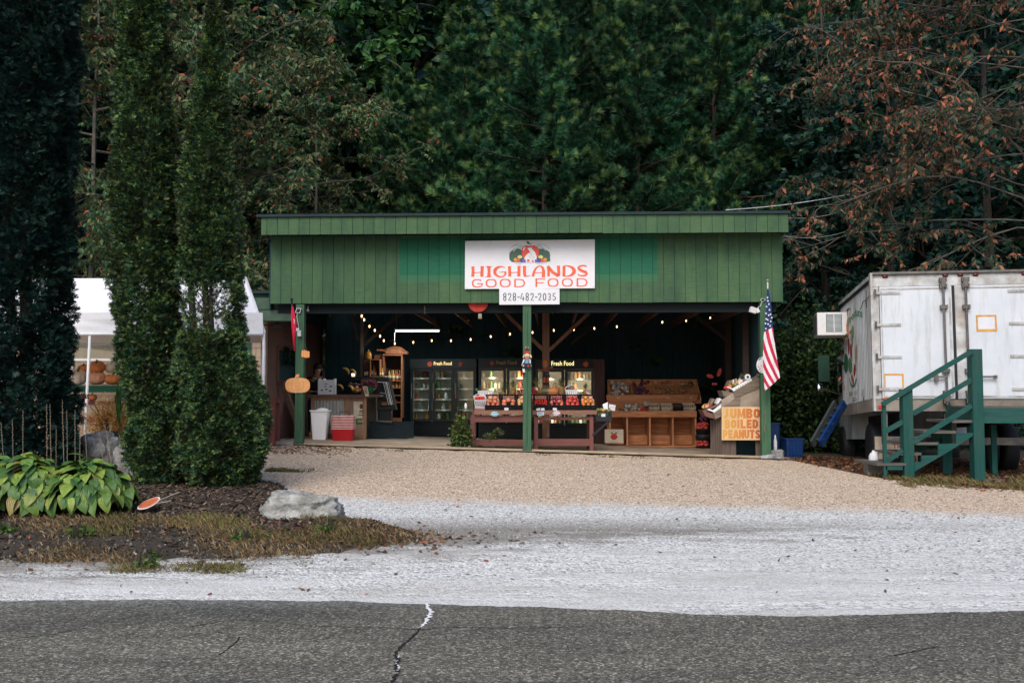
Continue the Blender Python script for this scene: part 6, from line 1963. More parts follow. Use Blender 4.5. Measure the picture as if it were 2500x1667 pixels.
# ================================================================== COOLERS, SHELVES, PRODUCE
m_black = plain('black_enamel', (0.008, 0.013, 0.016), rough=0.35, bs=0.05)
m_cool_in = plain('cooler_liner', (0.62, 0.60, 0.54), bs=0.0, var=0.05)
m_wire = plain('white_wire_shelf', (0.55, 0.53, 0.48), bs=0)
m_glass = glassmat('door_glass', (0.90, 0.93, 0.92), 0.07)
m_goods = [plain('jar_%s' % n, c, bs=0, var=0.15, rough=0.35) for n, c in (('amber', (0.40, 0.20, 0.06)), ('cream', (0.62, 0.55, 0.42)), ('white', (0.7, 0.7, 0.68)), ('green', (0.10, 0.20, 0.07)), ('red', (0.42, 0.06, 0.04)), ('brown', (0.14, 0.08, 0.05)))]
jar_me = []
for mt in m_goods:
  mb = MB(smooth=True)
  mb.lathe([(0.038, 0), (0.042, 0.01), (0.042, 0.10), (0.030, 0.125), (0.030, 0.145), (0.001, 0.146)], n=10)
  o = mb.build('jar', mt, None, local=True)
  jar_me.append(o.data)
  bpy.data.objects.remove(o)
def put(me, name, loc, rot, label, cat, group=None, scale=(1, 1, 1)):
  o = bpy.data.objects.new(name, me)
  col.objects.link(o)
  o.location = loc; o.rotation_euler = rot; o.scale = scale
  return tag(o, label, cat, group)
m_header = plain('cooler_header', (0.010, 0.014, 0.016), rough=0.5, bs=0)
def cooler(label, c, w, h, rz, doors, power, warm, text_c, text_e, seed, stock, glab, tx=(0.3, 0.72), logos=()):
  rd = random.Random(seed)
  root = thing('display_cooler', label, 'cooler', c)
  root['_org'] = (0.0, 0.0, 0.0)
  root.rotation_euler = (0, 0, rz)
  D = 0.72
  B = lambda mb, n, mt, p=None: mb.build(n, mt, p or root, local=True)
  B(MB().box(0, w, 0.10, D, 0, 0.36), 'base', m_black)
  B(MB().box(0, 0.05, 0.06, D, 0.36, h), 'side_wall', m_black)
  B(MB().box(w - 0.05, w, 0.06, D, 0.36, h), 'side_wall', m_black)
  B(MB().box(0.05, w - 0.05, 0.06, D, h - 0.24, h), 'top', m_black)
  B(MB().box(0.05, w - 0.05, D - 0.04, D, 0.36, h - 0.24), 'liner', m_cool_in)
  B(MB().box(0.052, 0.06, 0.12, D - 0.04, 0.36, h - 0.24), 'liner', m_cool_in)
  B(MB().box(w - 0.06, w - 0.052, 0.12, D - 0.04, 0.36, h - 0.24), 'liner', m_cool_in)
  B(MB().box(0.0, w, -0.01, 0.06, h - 0.24, h), 'header', m_header)
  for k in range(9):
    B(MB().box(0.04, w - 0.04, 0.07, 0.10, 0.05 + k * 0.034, 0.068 + k * 0.034), 'grille_slat', m_black)
  dw = w / doors
  for k in range(doors):
    x0, x1, z0, z1 = k * dw + 0.012, (k + 1) * dw - 0.012, 0.37, h - 0.25
    fw = 0.065
    mb = MB()
    mb.box(x0, x0 + fw, 0.0, 0.05, z0, z1); mb.box(x1 - fw, x1, 0.0, 0.05, z0, z1)
    mb.box(x0 + fw, x1 - fw, 0.0, 0.05, z0, z0 + fw); mb.box(x0 + fw, x1 - fw, 0.0, 0.05, z1 - fw, z1)
    d = B(mb, 'door', m_black)
    B(MB().box(x0 + fw, x1 - fw, 0.022, 0.026, z0 + fw, z1 - fw), 'glass', m_glass, d)
    B(MB().box(x0 + 0.02, x0 + 0.045, -0.03, -0.002, 0.95, 1.35), 'handle', m_steel, d)
  zs = [0.40 + k * (h - 0.72) / 4.6 for k in range(5)]
  for k, z in enumerate(zs):
    mb = MB(); mb.box(0.06, w - 0.06, 0.16, D - 0.06, z - 0.012, z); mb.box(0.06, w - 0.06, 0.14, 0.158, z - 0.03, z + 0.01)
    B(mb, 'shelf', m_wire)
  mw = Matrix.Translation(Vector(c)) @ Matrix.Rotation(rz, 4, 'Z')
  for k, z in enumerate(zs):
    x = 0.12
    while x < w - 0.12:
      if rd.random() < stock:
        me = rd.choice(jar_me if k != 1 else jar_me[:3])
        s = rd.uniform(0.75, 1.5)
        y_ = rd.uniform(0.22, 0.45)
        put(me, 'jar', mw @ Vector((x, y_, z + 0.001)), (0, 0, 0), glab, 'jar', glab + ' group', (s, s, s * rd.uniform(0.9, 1.3)))
        x += 0.055 + 0.05 * s
      else:
        x += 0.09
  for k in range(doors):
    ld_ = bpy.data.lights.new('cooler_lamp', 'AREA')
    ld_.shape = 'RECTANGLE'; ld_.size = 0.04; ld_.size_y = dw * 0.8
    ld_.energy = power; ld_.color = warm
    lo = bpy.data.objects.new('cooler_lamp', ld_)
    lo.parent = root
    lo.location = ((k + 0.5) * dw, 0.10, h * 0.5 + 0.05)
    lo.rotation_euler = (R(90), 0, 0)
    ld_.size, ld_.size_y = 0.05, (h - 0.75)
    col.objects.link(lo)
  mt = emit('lit_letters_' + label[:6], text_e, 0.9) if text_e else plain('unlit_letters', text_c, bs=0)
  mp = lambda u, v, d=0.0: Vector((u, -0.011 - d, v))
  v, f = text_shape('Fresh Food', 0.012)
  a = np.array(v); ax, bx_, ay, by_ = a[:, 0].min(), a[:, 0].max(), a[:, 1].min(), a[:, 1].max()
  x0, x1 = w * tx[0], w * tx[1]
  hh = (x1 - x0) * 0.20
  mb = MB(); mb.add([(x0 + (x1 - x0) * (x - ax) / (bx_ - ax), -0.013, h - 0.16 + hh * (y - ay) / (by_ - ay)) for x, y, z in v], f)
  B(mb, 'lettering', mt)
  for (kind_, fx) in logos:
    cx = w * fx; cz = h - 0.13
    if kind_ == 'apple':
      mb = MB(); pts = [(cx + 0.062 * math.cos(t) * (1 + 0.06 * math.cos(2 * t)), cz + 0.066 * math.sin(t) * (1 - 0.12 * max(0, math.sin(t)) ** 8)) for t in [i * 0.3142 for i in range(20)]]
      mb.prism(pts, mp, 0, 0.003); mb.prism([(cx, cz + 0.05), (cx + 0.01, cz + 0.05), (cx + 0.03, cz + 0.085), (cx + 0.015, cz + 0.085)], mp, 0.003, 0.005)
      B(mb, 'apple_sticker', lcol('sticker_red', (0.72, 0.10, 0.05)))
    else:
      mb = MB(); pts = []
      for i in range(14):
        t = R(90 + i * 360 / 14); rr = 0.078 if i % 2 == 0 else 0.035
        pts.append((cx + rr * math.cos(t), cz + rr * math.sin(t)))
      mb.prism(pts, mp, 0, 0.003); mb.prism([(cx - 0.004, cz - 0.09), (cx + 0.004, cz - 0.09), (cx + 0.003, cz), (cx - 0.003, cz)], mp, 0.003, 0.004)
      B(mb, 'maple_sticker', lcol('sticker_maroon', (0.30, 0.04, 0.03)))
  return root
def floor_at(u, Y):
  x = (u - 1250) / FPX * Y
  return Vector((x, Y, zf(x)))
cooler('three door black cooler with yellow Fresh Food letters and an apple sticker', floor_at(1001, 25.4), 1.70, 1.96, R(-3.5), 3, 0.13, (0.9, 1.0, 0.85), None, (1.0, 0.62, 0.10), 1, 0.42, 'jar in the dim three door cooler', (0.36, 0.63), (('apple', 0.30), ('maple', 0.76)))
cooler('two door black cooler with brightly lit shelves and dull Fresh Food letters', floor_at(1168, 25.2), 1.42, 2.02, 0, 2, 5, (1.0, 0.78, 0.52), (0.30, 0.20, 0.09), None, 2, 0.8, 'jar in the bright cooler left of the brown post', (0.32, 0.68), (('maple', 0.24),))
cooler('two door cooler with glowing Fresh Food letters and a pumpkin sticker at right', floor_at(1306, 24.9), 1.48, 2.02, R(-8), 2, 5, (1.0, 0.82, 0.58), None, (1.0, 0.85, 0.35), 3, 0.85, 'jar in the bright cooler right of the brown post', (0.28, 0.66), (('apple', 0.86),))
q = floor_at(1449, 24.4)
tag(MB().obox((q.x + 0.13, 24.55, q.z + 1.02), (0.25, 0.7, 2.02)).build('cabinet', wood('maroon_cabinet', (0.075, 0.035, 0.035), vert=True)), 'tall narrow maroon cabinet at the right end of the cooler row', 'cabinet')
m_cw = wood('counter_wood', (0.30, 0.17, 0.10), vert=True)
m_ctop = wood('counter_top', (0.12, 0.06, 0.05))
m_galv = plain('galvanised_sheet', (0.36, 0.36, 0.35), metal=0.3, rough=0.5, bs=0.1, scale=4, var=0.2, dirt=(0.25, 0.2, 0.15))
Yc = 22.9
ct = thing('sales_counter', 'wooden sales counter with galvanised corrugated front left of the cabinet', 'counter', floor_at(840, Yc))
A = lambda u, v, Y=Yc: at(u, v, Y)
zt = A(800, 963).z; zu = A(800, 969).z
x0, x1 = A(754, 960).x, A(930, 960).x
MB().box(x0, x1, Yc - 0.12, Yc + 0.75, zu, zt).build('counter_top', m_ctop, ct)
zfl = zf(-4.0) - 0.01
for u in (770, 849):
  MB().box(A(u, 0).x, A(u + 9, 0).x, Yc, Yc + 0.09, zfl, zu).build('post', m_cw, ct)
MB().box(A(779, 0).x, A(849, 0).x, Yc, Yc + 0.05, A(0, 977).z, zu).build('top_plank', m_cw, ct)
MB().box(A(779, 0).x, A(849, 0).x, Yc, Yc + 0.05, zfl, A(0, 1058).z).build('bottom_plank', m_cw, ct)
mb = MB(smooth=True)
xa, xb = A(779, 0).x, A(849, 0).x
n = 66
V = []
for i in range(n + 1):
  x = xa + (xb - xa) * i / n
  y = Yc + 0.03 + 0.013 * math.sin((x - xa) * 2 * math.pi / 0.076)
  V += [(x, y, A(0, 1058).z), (x, y, A(0, 977).z)]
mb.add(V, [(2 * i, 2 * i + 2, 2 * i + 3, 2 * i + 1) for i in range(n)])
mb.build('corrugated_panel', m_galv, ct)
MB().box(A(858, 0).x, A(902, 0).x, Yc + 0.02, Yc + 0.05, zfl, zu).build('front_panel', wood('grey_pine', (0.27, 0.17, 0.12), vert=True), ct)
MB().box(A(896, 0).x, A(903, 0).x, Yc - 0.01, Yc + 0.019, zfl, zu).build('corner_strip', m_cw, ct)
MB().box(A(860, 0).x, A(896, 0).x, Yc - 0.005, Yc + 0.018, zfl, A(0, 1056).z).build('bottom_plank', m_cw, ct)
MB().box(A(903, 0).x, A(1010, 0).x, Yc + 0.55, Yc + 0.60, zfl, A(0, 1030).z).build('dark_panel', m_roof, ct)
po = thing('poster', 'small cream poster with a dark bell and green strip on the counter front', 'poster', A(882, 1033))
MB().box(A(872, 0).x, A(893, 0).x, Yc + 0.008, Yc + 0.014, A(0, 1021).z, A(0, 980).z).build('sheet', col_('cream_paper', (0.55, 0.48, 0.36), bs=0), po)
pY = on_plane(Yc + 0.006)
MB().prism([(882 + 4.5 * math.cos(t), 992 + 6.5 * math.sin(t)) for t in [i * 0.45 for i in range(14)]], pY, 0, 0.002).build('emblem', lcol('emblem_brown', (0.12, 0.03, 0.02)), po)
for (u0, v0, u1, v1) in ((877, 1001, 888, 1004), (876, 1006, 889, 1008), (875, 1012, 890, 1014)):
  MB().prism([(u0, v0), (u1, v0), (u1, v1), (u0, v1)], pY, 0, 0.002).build('print_line', lcol('ink', (0.02, 0.03, 0.03)), po)
MB().box(A(871, 0).x, A(893, 0).x, Yc + 0.0, Yc + 0.006, A(0, 1034).z, A(0, 1022).z).build('green_strip', lcol('leaf_green_strip', (0.04, 0.11, 0.03)), po)
put_text('DRINKS', 873, 1025, 891, 1031, on_plane(Yc - 0.002), 0.001, lcol('cream_ink', (0.5, 0.42, 0.25)), po, bold=0.02)
m_carton = plain('white_carton', (0.78, 0.78, 0.80), bs=0.1, var=0.06)
cr = thing('carton', 'white fruit carton with cut hand holes on the left of the counter', 'box', A(796, 963, Yc + 0.2))
q0, q1 = A(776, 963, Yc + 0.15), A(816, 927, Yc + 0.15)
w_, h_ = q1.x - q0.x, q1.z - q0.z
MB().box(q0.x, q1.x, q0.y, q0.y + 0.30, zt + 0.001, zt + h_).build('body', m_carton, cr)
for (fx, fz, s) in ((0.25, 0.3, 0.03), (0.45, 0.55, 0.022), (0.52, 0.35, 0.03), (0.75, 0.25, 0.03), (0.8, 0.55, 0.03), (0.5, 0.72, 0.024)):
  mb = MB(smooth=False); mb.prism([(q0.x + w_ * fx + s * math.cos(t), zt + h_ * fz + s * 0.55 * math.sin(t)) for t in [i * 0.628 for i in range(10)]], lambda u, v, d: Vector((u, q0.y - d, v)), 0, 0.003)
  mb.build('hand_hole', lcol('ink', (0.02, 0.03, 0.03)), cr)
for (fx,) in ((0.02,), (0.30,), (0.96,)):
  MB().box(q0.x + w_ * fx, q0.x + w_ * fx + 0.02, q0.y + 0.01, q0.y + 0.28, zt + h_, zt + h_ + 0.03).build('corner_tab', m_carton, cr)
bs_ = thing('fruit_stand', 'black wire two tier fruit stand with bananas on the counter', 'stand', A(855, 963, Yc + 0.25))
def ring(mb, c, rx, ry, r=0.005, n=24):
  mb.tube([(c[0] + rx * math.cos(i * 6.2832 / n), c[1] + ry * math.sin(i * 6.2832 / n), c[2]) for i in range(n + 1)], r, 4, cap=False)
bc = A(855, 963, Yc + 0.3)
for z, rx in ((0.03, 0.26), (0.09, 0.29), (0.36, 0.20), (0.43, 0.22)):
  mb = MB(); ring(mb, (bc.x, bc.y, zt + z), rx, 0.18)
  for k in range(7 if z in (0.03, 0.36) else 0):
    x = -rx + (k + 0.5) * rx / 3.5
    yy = 0.18 * math.sqrt(max(0, 1 - (x / rx) ** 2))
    mb.tube([(bc.x + x, bc.y - yy, zt + z), (bc.x + x, bc.y + yy, zt + z)], 0.003, 4)
  mb.build('wire_basket', m_blk, bs_)
mb = MB(); mb.tube([(bc.x, bc.y + 0.17, zt), (bc.x, bc.y + 0.17, zt + 0.62)], 0.008, 5); mb.build('stem', m_blk, bs_)
m_ban = plain('banana_yellow', (0.60, 0.42, 0.07), bs=0, var=0.15, scale=12, dirt=(0.2, 0.14, 0.03), dirt_amt=0.3)
def bananas(label, c, n, L, rz):
  root = thing('banana_bunch', label, 'bananas', c)
  root['_org'] = (0.0, 0.0, 0.0); root.rotation_euler = (0, 0, rz)
  for i in range(n):
    sp = (i - (n - 1) / 2) * 0.028
    pts, rs = [], []
    for k in range(8):
      t = k / 7
      a = t * 1.7
      pts.append((L * 0.62 * math.sin(a) , sp * (0.4 + t) * 1.3, 0.02 + L * 0.62 * (math.cos(a) - math.cos(1.7)) * 0.9 + 0.005 * abs(i - n / 2)))
      rs.append([0.007, 0.011, 0.018, 0.020, 0.020, 0.018, 0.012, 0.004][k])
    MB(smooth=True).tube(pts, rs, 7).build('banana', m_ban, root, local=True)
  return root
bananas('bunch of bananas standing up at the left of the upper basket', (bc.x - 0.16, bc.y - 0.08, zt + 0.45), 4, 0.22, 0.3)
bananas('bananas lying beside the small lamp on the upper basket', (bc.x + 0.02, bc.y - 0.1, zt + 0.44), 4, 0.18, 0.0)
bananas('bunch of bananas at the left end of the lower basket', (bc.x - 0.28, bc.y - 0.1, zt + 0.08), 4, 0.20, 0.2)
bananas('bananas leaning in the middle of the lower basket', (bc.x - 0.03, bc.y - 0.13, zt + 0.06), 4, 0.19, -0.1)
def ballfruit(me_name, mt, r, sz=0.92, n=14):
  mb = MB(smooth=True); mb.ball((0, 0, 0), r, 1, 1, sz, n, 9)
  o = mb.build(me_name, mt, None, local=True)
  me = o.data; bpy.data.objects.remove(o)
  return me
m_tom = plain('tomato_red', (0.50, 0.06, 0.05), rough=0.3, bs=0, var=0.3, scale=6, coord='World')
m_tomo = plain('tomato_orange_red', (0.60, 0.18, 0.10), rough=0.3, bs=0, var=0.3, scale=6, coord='World')
m_pea = plain('peach_skin', (0.68, 0.36, 0.20), rough=0.5, bs=0, var=0.3, scale=7, coord='World')
m_yel = plain('yellow_squash', (0.64, 0.42, 0.12), rough=0.5, bs=0, var=0.2, scale=7, coord='World')
m_oni = plain('red_onion', (0.30, 0.04, 0.07), rough=0.4, bs=0, var=0.4, scale=9, coord='World')
m_str = plain('strawberry', (0.60, 0.035, 0.02), rough=0.4, bs=0.4, bscale=90, var=0.2, scale=9, coord='World')
m_ppl = plain('plum_purple', (0.09, 0.03, 0.06), rough=0.4, bs=0, var=0.4, scale=9, coord='World')
m_grn = plain('green_squash', (0.24, 0.30, 0.08), rough=0.5, bs=0, var=0.5, scale=12, coord='World')
m_ora = plain('orange_fruit', (0.66, 0.22, 0.04), rough=0.4, bs=0.2, var=0.15, scale=9, coord='World')
FM = {'tomato': ballfruit('tomato', m_tom, 0.042, 0.85), 'tomo': ballfruit('tomato', m_tomo, 0.044, 0.85), 'peach': ballfruit('peach', m_pea, 0.040, 0.92),
      'squash': ballfruit('squash', m_yel, 0.040, 0.95), 'onion': ballfruit('onion', m_oni, 0.038, 0.9), 'berry': ballfruit('strawberry', m_str, 0.026, 1.1, 8),
      'plum': ballfruit('aubergine', m_ppl, 0.042, 0.9), 'green': ballfruit('green_squash', m_grn, 0.036, 1.0), 'orange': ballfruit('orange', m_ora, 0.040, 1.0), 'apple': ballfruit('apple', m_tom, 0.042, 0.95)}
for i, (dx, dz) in enumerate(((0.12, 0.10), (0.18, 0.09), (0.24, 0.11), (0.17, 0.16))):
  put(FM['peach' if i % 2 else 'orange'], 'peach', (bc.x + dx, bc.y - 0.1, zt + dz), (0, 0, 0), 'peach at the right end of the lower wire basket', 'peach', 'peaches in the counter basket', (1.15, 1.15, 1.15))
for i, (dx, dz) in enumerate(((-0.02, 0.27), (0.04, 0.25), (0.10, 0.26), (0.16, 0.24), (0.00, 0.22), (0.08, 0.21))):
  put(FM['plum'], 'aubergine', (bc.x + dx + 0.02, bc.y, zt + dz - 0.02), (0, 0, 0), 'dark glossy aubergine between the two wire baskets', 'aubergine', 'aubergines on the counter stand')
lm = thing('small_lamp', 'small glowing red and white lamp between the upper bananas', 'lamp', (bc.x + 0.06, bc.y + 0.04, zt + 0.42))
mb = MB(smooth=True); mb.lathe([(0.04, 0.0), (0.042, 0.07), (0.03, 0.09), (0.001, 0.092)], (bc.x + 0.06, bc.y + 0.04, zt + 0.42), 12); mb.build('shade', emit('lamp_glow', (1.0, 0.62, 0.42), 1.6), lm)
MB().lathe([(0.043, 0.072), (0.034, 0.094), (0.001, 0.10)], (bc.x + 0.06, bc.y + 0.04, zt + 0.42), 12).build('cap', lcol('sticker_red', (0.72, 0.10, 0.05)), lm)
q = A(902, 963, Yc + 0.2)
fb = thing('flower_bucket', 'green bucket of purple red flowers at the right end of the counter', 'flowers', (q.x, q.y, zt))
MB(smooth=True).lathe([(0.07, 0.001), (0.10, 0.22), (0.095, 0.222), (0.001, 0.20)], (q.x, q.y, zt), 14).build('bucket', plain('green_bucket', (0.02, 0.16, 0.05), bs=0), fb)
rs = np.random.RandomState(5)
n = 420
p = rs.normal(0, 1, (n, 3)); p /= np.linalg.norm(p, axis=1, keepdims=True); p[:, 2] = np.abs(p[:, 2])
p = p * rs.uniform(0.6, 1, (n, 1)) * np.array([0.20, 0.15, 0.14]) + np.array([q.x, q.y, zt + 0.20])
scatter('bloom', LEAF_V, LEAF_F, p, frames(rs.normal(0, 1, (n, 3))), np.full(n, 0.055), leafmat('purple_petals', [(0, (0.10, 0.015, 0.05)), (0.6, (0.26, 0.04, 0.10)), (1, (0.45, 0.14, 0.16))], clump=(6, 0.3)), fb, fb['_org'])
cd = thing('price_card', 'tilted cream price card with red writing leaning on the green bucket', 'card', A(893, 966, Yc))
pq = on_plane(Yc - 0.125)
MB().prism([(885, 943), (897, 943), (901, 967), (892, 967)], pq, -0.008, 0).build('card', col_('cream_paper', (0.55, 0.48, 0.36)), cd)
for k in range(3):
  MB().prism([(888 + k, 947 + k * 5), (895 + k, 947 + k * 5), (896 + k, 950 + k * 5), (889 + k, 950 + k * 5)], pq, 0, 0.002).build('print_line', lcol('ink' if k else 'sticker_red', (0.02, 0.03, 0.03)), cd)
m_bin = plain('white_plastic_bin', (0.80, 0.80, 0.83), rough=0.45, bs=0, var=0.04)
q = floor_at(783, 22.35)
bn = thing('trash_bin', 'tall white plastic bin with a liner bag before the counter', 'bin', q)
def taper(mb, c, w0, d0, w1, d1, h, z=0, r=0.25):
  def loop(w, d, zz):
    out = []
    for i in range(20):
      t = i * 0.31416
      x = math.copysign(abs(math.cos(t)) ** r, math.cos(t)) * w / 2
      y = math.copysign(abs(math.sin(t)) ** r, math.sin(t)) * d / 2
      out.append((c[0] + x, c[1] + y, c[2] + z + zz))
    return out
  vs_ = loop(w0, d0, 0) + loop(w1, d1, h)
  fs = [(i, (i + 1) % 20, (i + 1) % 20 + 20, i + 20) for i in range(20)] + [tuple(reversed(range(20))), tuple(range(20, 40))]
  return mb.add(vs_, fs)
taper(MB(), q, 0.30, 0.24, 0.40, 0.30, 0.62).build('body', m_bin, bn)
taper(MB(), q, 0.435, 0.34, 0.45, 0.35, 0.035, 0.6205).build('rim', m_bin, bn)
mb = MB(smooth=True); mb.ball((q.x + 0.05, q.y, q.z + 0.645), 0.11, 1.3, 1, 0.55, 12, 7); mb.build('bag', m_carton, bn)
q = floor_at(840, 22.2)
m_redp = plain('red_plastic', (0.42, 0.012, 0.018), rough=0.35, bs=0, var=0.06)
m_rimw = plain('pale_basket_rim', (0.78, 0.66, 0.62), bs=0)
for k in range(10):
  z = 0.0 if k == 0 else 0.20 + k * 0.035
  o_ = thing('shopping_basket', ('bottom red shopping basket of the stack' if k == 0 else ('topmost red basket of the stack with its black handle up' if k == 9 else 'red shopping basket nested in the middle of the stack')) + ' beside the white bin', 'basket', (q.x, q.y, q.z + z), 'stack of red shopping baskets')
  c = (q.x, q.y, q.z + z)
  if k == 0:
    mb = MB(); taper(mb, c, 0.44, 0.28, 0.49, 0.33, 0.235)
    mb.build('body', m_redp, o_)
    for r_ in range(4):
      taper(MB(), c, 0.452 + r_ * 0.012, 0.292 + r_ * 0.012, 0.455 + r_ * 0.012, 0.295 + r_ * 0.012, 0.012, 0.04 + r_ * 0.05).build('rib', m_redp, o_)
  else:
    taper(MB(), c, 0.49, 0.33, 0.50, 0.34, 0.020).build('body', m_redp, o_)
    taper(MB(), c, 0.512, 0.352, 0.515, 0.355, 0.0125, 0.0215).build('rim', m_rimw, o_)
  if k == 9:
    mb = MB(); mb.tube([(c[0] - 0.10, c[1], c[2] + 0.03), (c[0] - 0.07, c[1], c[2] + 0.12), (c[0] + 0.11, c[1], c[2] + 0.12), (c[0] + 0.13, c[1], c[2] + 0.03)], 0.008, 5); mb.build('handle', m_blk, o_)
m_cab_w = wood('orange_pine', (0.30, 0.11, 0.045), vert=True)
Yk = 24.3
cbn = thing('arched_cabinet', 'orange pine shelf cabinet with arched top holding bottles', 'cabinet', floor_at(965, Yk))
K = lambda u, v, Y=Yk: at(u, v, Y)
x0, x1 = K(941, 0).x, K(988, 0).x
zk = K(0, 864).z
MB().box(x0, x0 + 0.035, Yk, Yk + 0.4, zf(-3) + 0.35, zk).build('side', m_cab_w, cbn)
MB().box(x1 - 0.035, x1, Yk, Yk + 0.4, zf(-3) + 0.35, zk).build('side', m_cab_w, cbn)
MB().box(x0 - 0.22, x0 - 0.002, Yk + 0.12, Yk + 0.4, zf(-3) + 0.9, zk).build('side_wing', m_cab_w, cbn)
MB().box(x0, x1, Yk + 0.40, Yk + 0.42, zf(-3) + 0.3, zk).build('back', wood('dark_back', (0.03, 0.02, 0.015)), cbn)
for v in (930, 947, 965, 982):
  MB().box(x0 + 0.036, x1 - 0.036, Yk + 0.01, Yk + 0.39, K(0, v + 1).z, K(0, v - 1).z).build('shelf', m_cab_w, cbn)
MB().box(x0 - 0.0, x1 + 0.0, Yk - 0.02, Yk + 0.4, K(0, 1031).z, K(0, 1020).z).build('base', m_cab_w, cbn)
pK = on_plane(Yk - 0.03)
MB().prism([(920, 853), (944, 853), (952, 848), (965, 846), (978, 848), (988, 855), (995, 860), (993, 864), (943, 863), (938, 857), (920, 856)], pK, -0.35, 0).build('arched_crown', m_cab_w, cbn)
MB().prism([(942, 852.5), (952, 847), (965, 845), (979, 847.5), (990, 855.5), (995, 858.5), (995, 860.5), (988, 857), (978, 850), (965, 848), (952, 850), (944, 855)], on_plane(Yk - 0.06), -0.03, 0).build('crown_moulding', m_cab_w, cbn)
MB().box(x0 - 0.002, x1 + 0.002, Yk - 0.015, Yk - 0.001, K(0, 868).z, zk - 0.001).build('front_rail', m_cab_w, cbn)
bot = {}
for nm, c in (('amber', (0.42, 0.17, 0.03)), ('dark', (0.03, 0.015, 0.012)), ('rose', (0.40, 0.08, 0.04)), ('honey', (0.50, 0.28, 0.07))):
  bot[nm] = plain('bottle_' + nm, c, rough=0.2, bs=0, var=0.1)
m_label = plain('bottle_label', (0.60, 0.52, 0.40), bs=0)
def bottle(label, c, mt, s=1.0, group=None):
  root = thing('bottle', label, 'bottle', c, group)
  MB(smooth=True).lathe([(0.036 * s, 0), (0.037 * s, 0.01), (0.037 * s, 0.16 * s), (0.014 * s, 0.21 * s), (0.013 * s, 0.28 * s), (0.001, 0.281 * s)], c, 12).build('glass', mt, root)
  MB(smooth=True).lathe([(0.0385 * s, 0.04 * s), (0.0385 * s, 0.12 * s)], c, 12).build('label', m_label, root)
  return root
zs = K(0, 929).z + 0.002
for i in range(9):
  bottle('wine bottle in the tall row on the upper shelf of the arched cabinet', (x0 + 0.06 + i * 0.047, Yk + 0.10 + (i % 2) * 0.10, zs), bot[['dark', 'dark', 'honey', 'amber', 'honey', 'amber', 'rose', 'honey', 'rose'][i]], 0.92, 'wine bottles in the cabinet')
zs = K(0, 946).z + 0.002
for i in range(5):
  put(jar_me[0], 'jar', (x0 + 0.07 + i * 0.085, Yk + 0.10, zs), (0, 0, 0), 'honey jar in the row under the wine bottles', 'jar', 'honey jars in the cabinet', (0.9, 0.9, 0.85))
put(jar_me[1], 'jar', (x0 + 0.17, Yk + 0.12, K(0, 964).z + 0.002), (0, 0, 0), 'single round yellow jar on the third shelf of the cabinet', 'jar', None, (1.1, 1.1, 0.75))
put(jar_me[4], 'jar', (x0 + 0.30, Yk + 0.12, K(0, 981).z + 0.002), (0, 0, 0), 'low red jar on the fourth shelf of the cabinet', 'jar', None, (1.5, 1.0, 0.35))
bkc = thing('back_counter', 'dark back counter carrying a wooden crate and the display case', 'counter', floor_at(915, 23.9))
MB().box(K(888, 0, 23.8).x, K(955, 0, 23.8).x, 23.75, 24.2, K(0, 920, 23.8).z - 0.04, K(0, 920, 23.8).z).build('top', m_black, bkc)
MB().box(K(890, 0, 23.8).x, K(925, 0, 23.8).x, 23.80, 24.15, zf(-3.4), K(0, 920, 23.8).z - 0.041).build('panel', wood('pale_panel', (0.20, 0.17, 0.13), vert=True), bkc)
MB().box(K(925, 0, 23.8).x + 0.002, K(1000, 0, 23.8).x, 23.85, 24.15, zf(-3.4), K(0, 1030, 23.8).z).build('panel', m_roof, bkc)
wc = thing('wooden_crate', 'open wooden wine crate standing on end on the back counter', 'crate', K(923, 920, 23.85))
zc = K(0, 920, 23.8).z + 0.002
xa, xb, zd = K(911, 0, 23.85).x, K(935, 0, 23.85).x, K(0, 877, 23.85).z
for (a, c, e, f) in ((xa, xa + 0.02, zc, zd), (xb - 0.02, xb, zc, zd), (xa + 0.021, xb - 0.021, zd - 0.02, zd), (xa + 0.021, xb - 0.021, zc, zc + 0.02)):
  MB().box(a, c, 23.8, 24.1, e, f).build('board', m_cab_w, wc)
MB().box(xa + 0.021, xb - 0.021, 24.08, 24.1, zc + 0.021, zd - 0.021).build('back', m_dkwood, wc)
for i, (u, nm, s) in enumerate(((901, 'dark', 1.0), (905, 'dark', 1.1), (916, 'dark', 1.05), (920, 'amber', 0.95), (924, 'rose', 0.7), (936, 'amber', 0.8), (941, 'honey', 0.75))):
  bottle('bottle standing around the wooden crate on the back counter', (K(u, 0, 23.95).x, 23.93 if 911 < u < 935 else 23.78 + 0.1, zc + (0.021 if 911 < u < 935 else 0)), bot[nm], s, 'bottles by the crate')
ur = thing('glass_urn', 'amber glass urn with domed lid on top of the wooden crate', 'urn', (K(906, 0, 23.9).x, 23.95, zd))
uc = (K(909, 0, 23.9).x, 23.95, zd + 0.002)
MB().box(K(896, 0, 23.9).x, xa - 0.003, 23.85, 24.1, zc, zd).build('plinth', m_dkwood, ur)
MB(smooth=True).lathe([(0.07, 0), (0.078, 0.03), (0.078, 0.12), (0.05, 0.18), (0.02, 0.20), (0.001, 0.2)], (uc[0] - 0.03, uc[1], uc[2]), 16).build('glass', bot['amber'], ur)
MB(smooth=True).ball((uc[0] - 0.03, uc[1], uc[2] + 0.22), 0.016, n=8).build('knob', m_label, ur)
dc = thing('display_case', 'black deli display case with sloping glass and painted white reflections', 'case', floor_at(945, 23.3))
Yd = 23.35
D_ = lambda u, v, d=0.0: at(u, v, Yd, d)
MB().prism([(920, 1000), (922, 925), (935, 921), (949, 924), (966, 1000)], D_, -0.42, 0.0).build('body', m_black, dc)
MB().prism([(925, 931), (947, 930), (961, 990), (930, 994)], D_, 0.002, 0.006).build('glass', m_glass, dc)
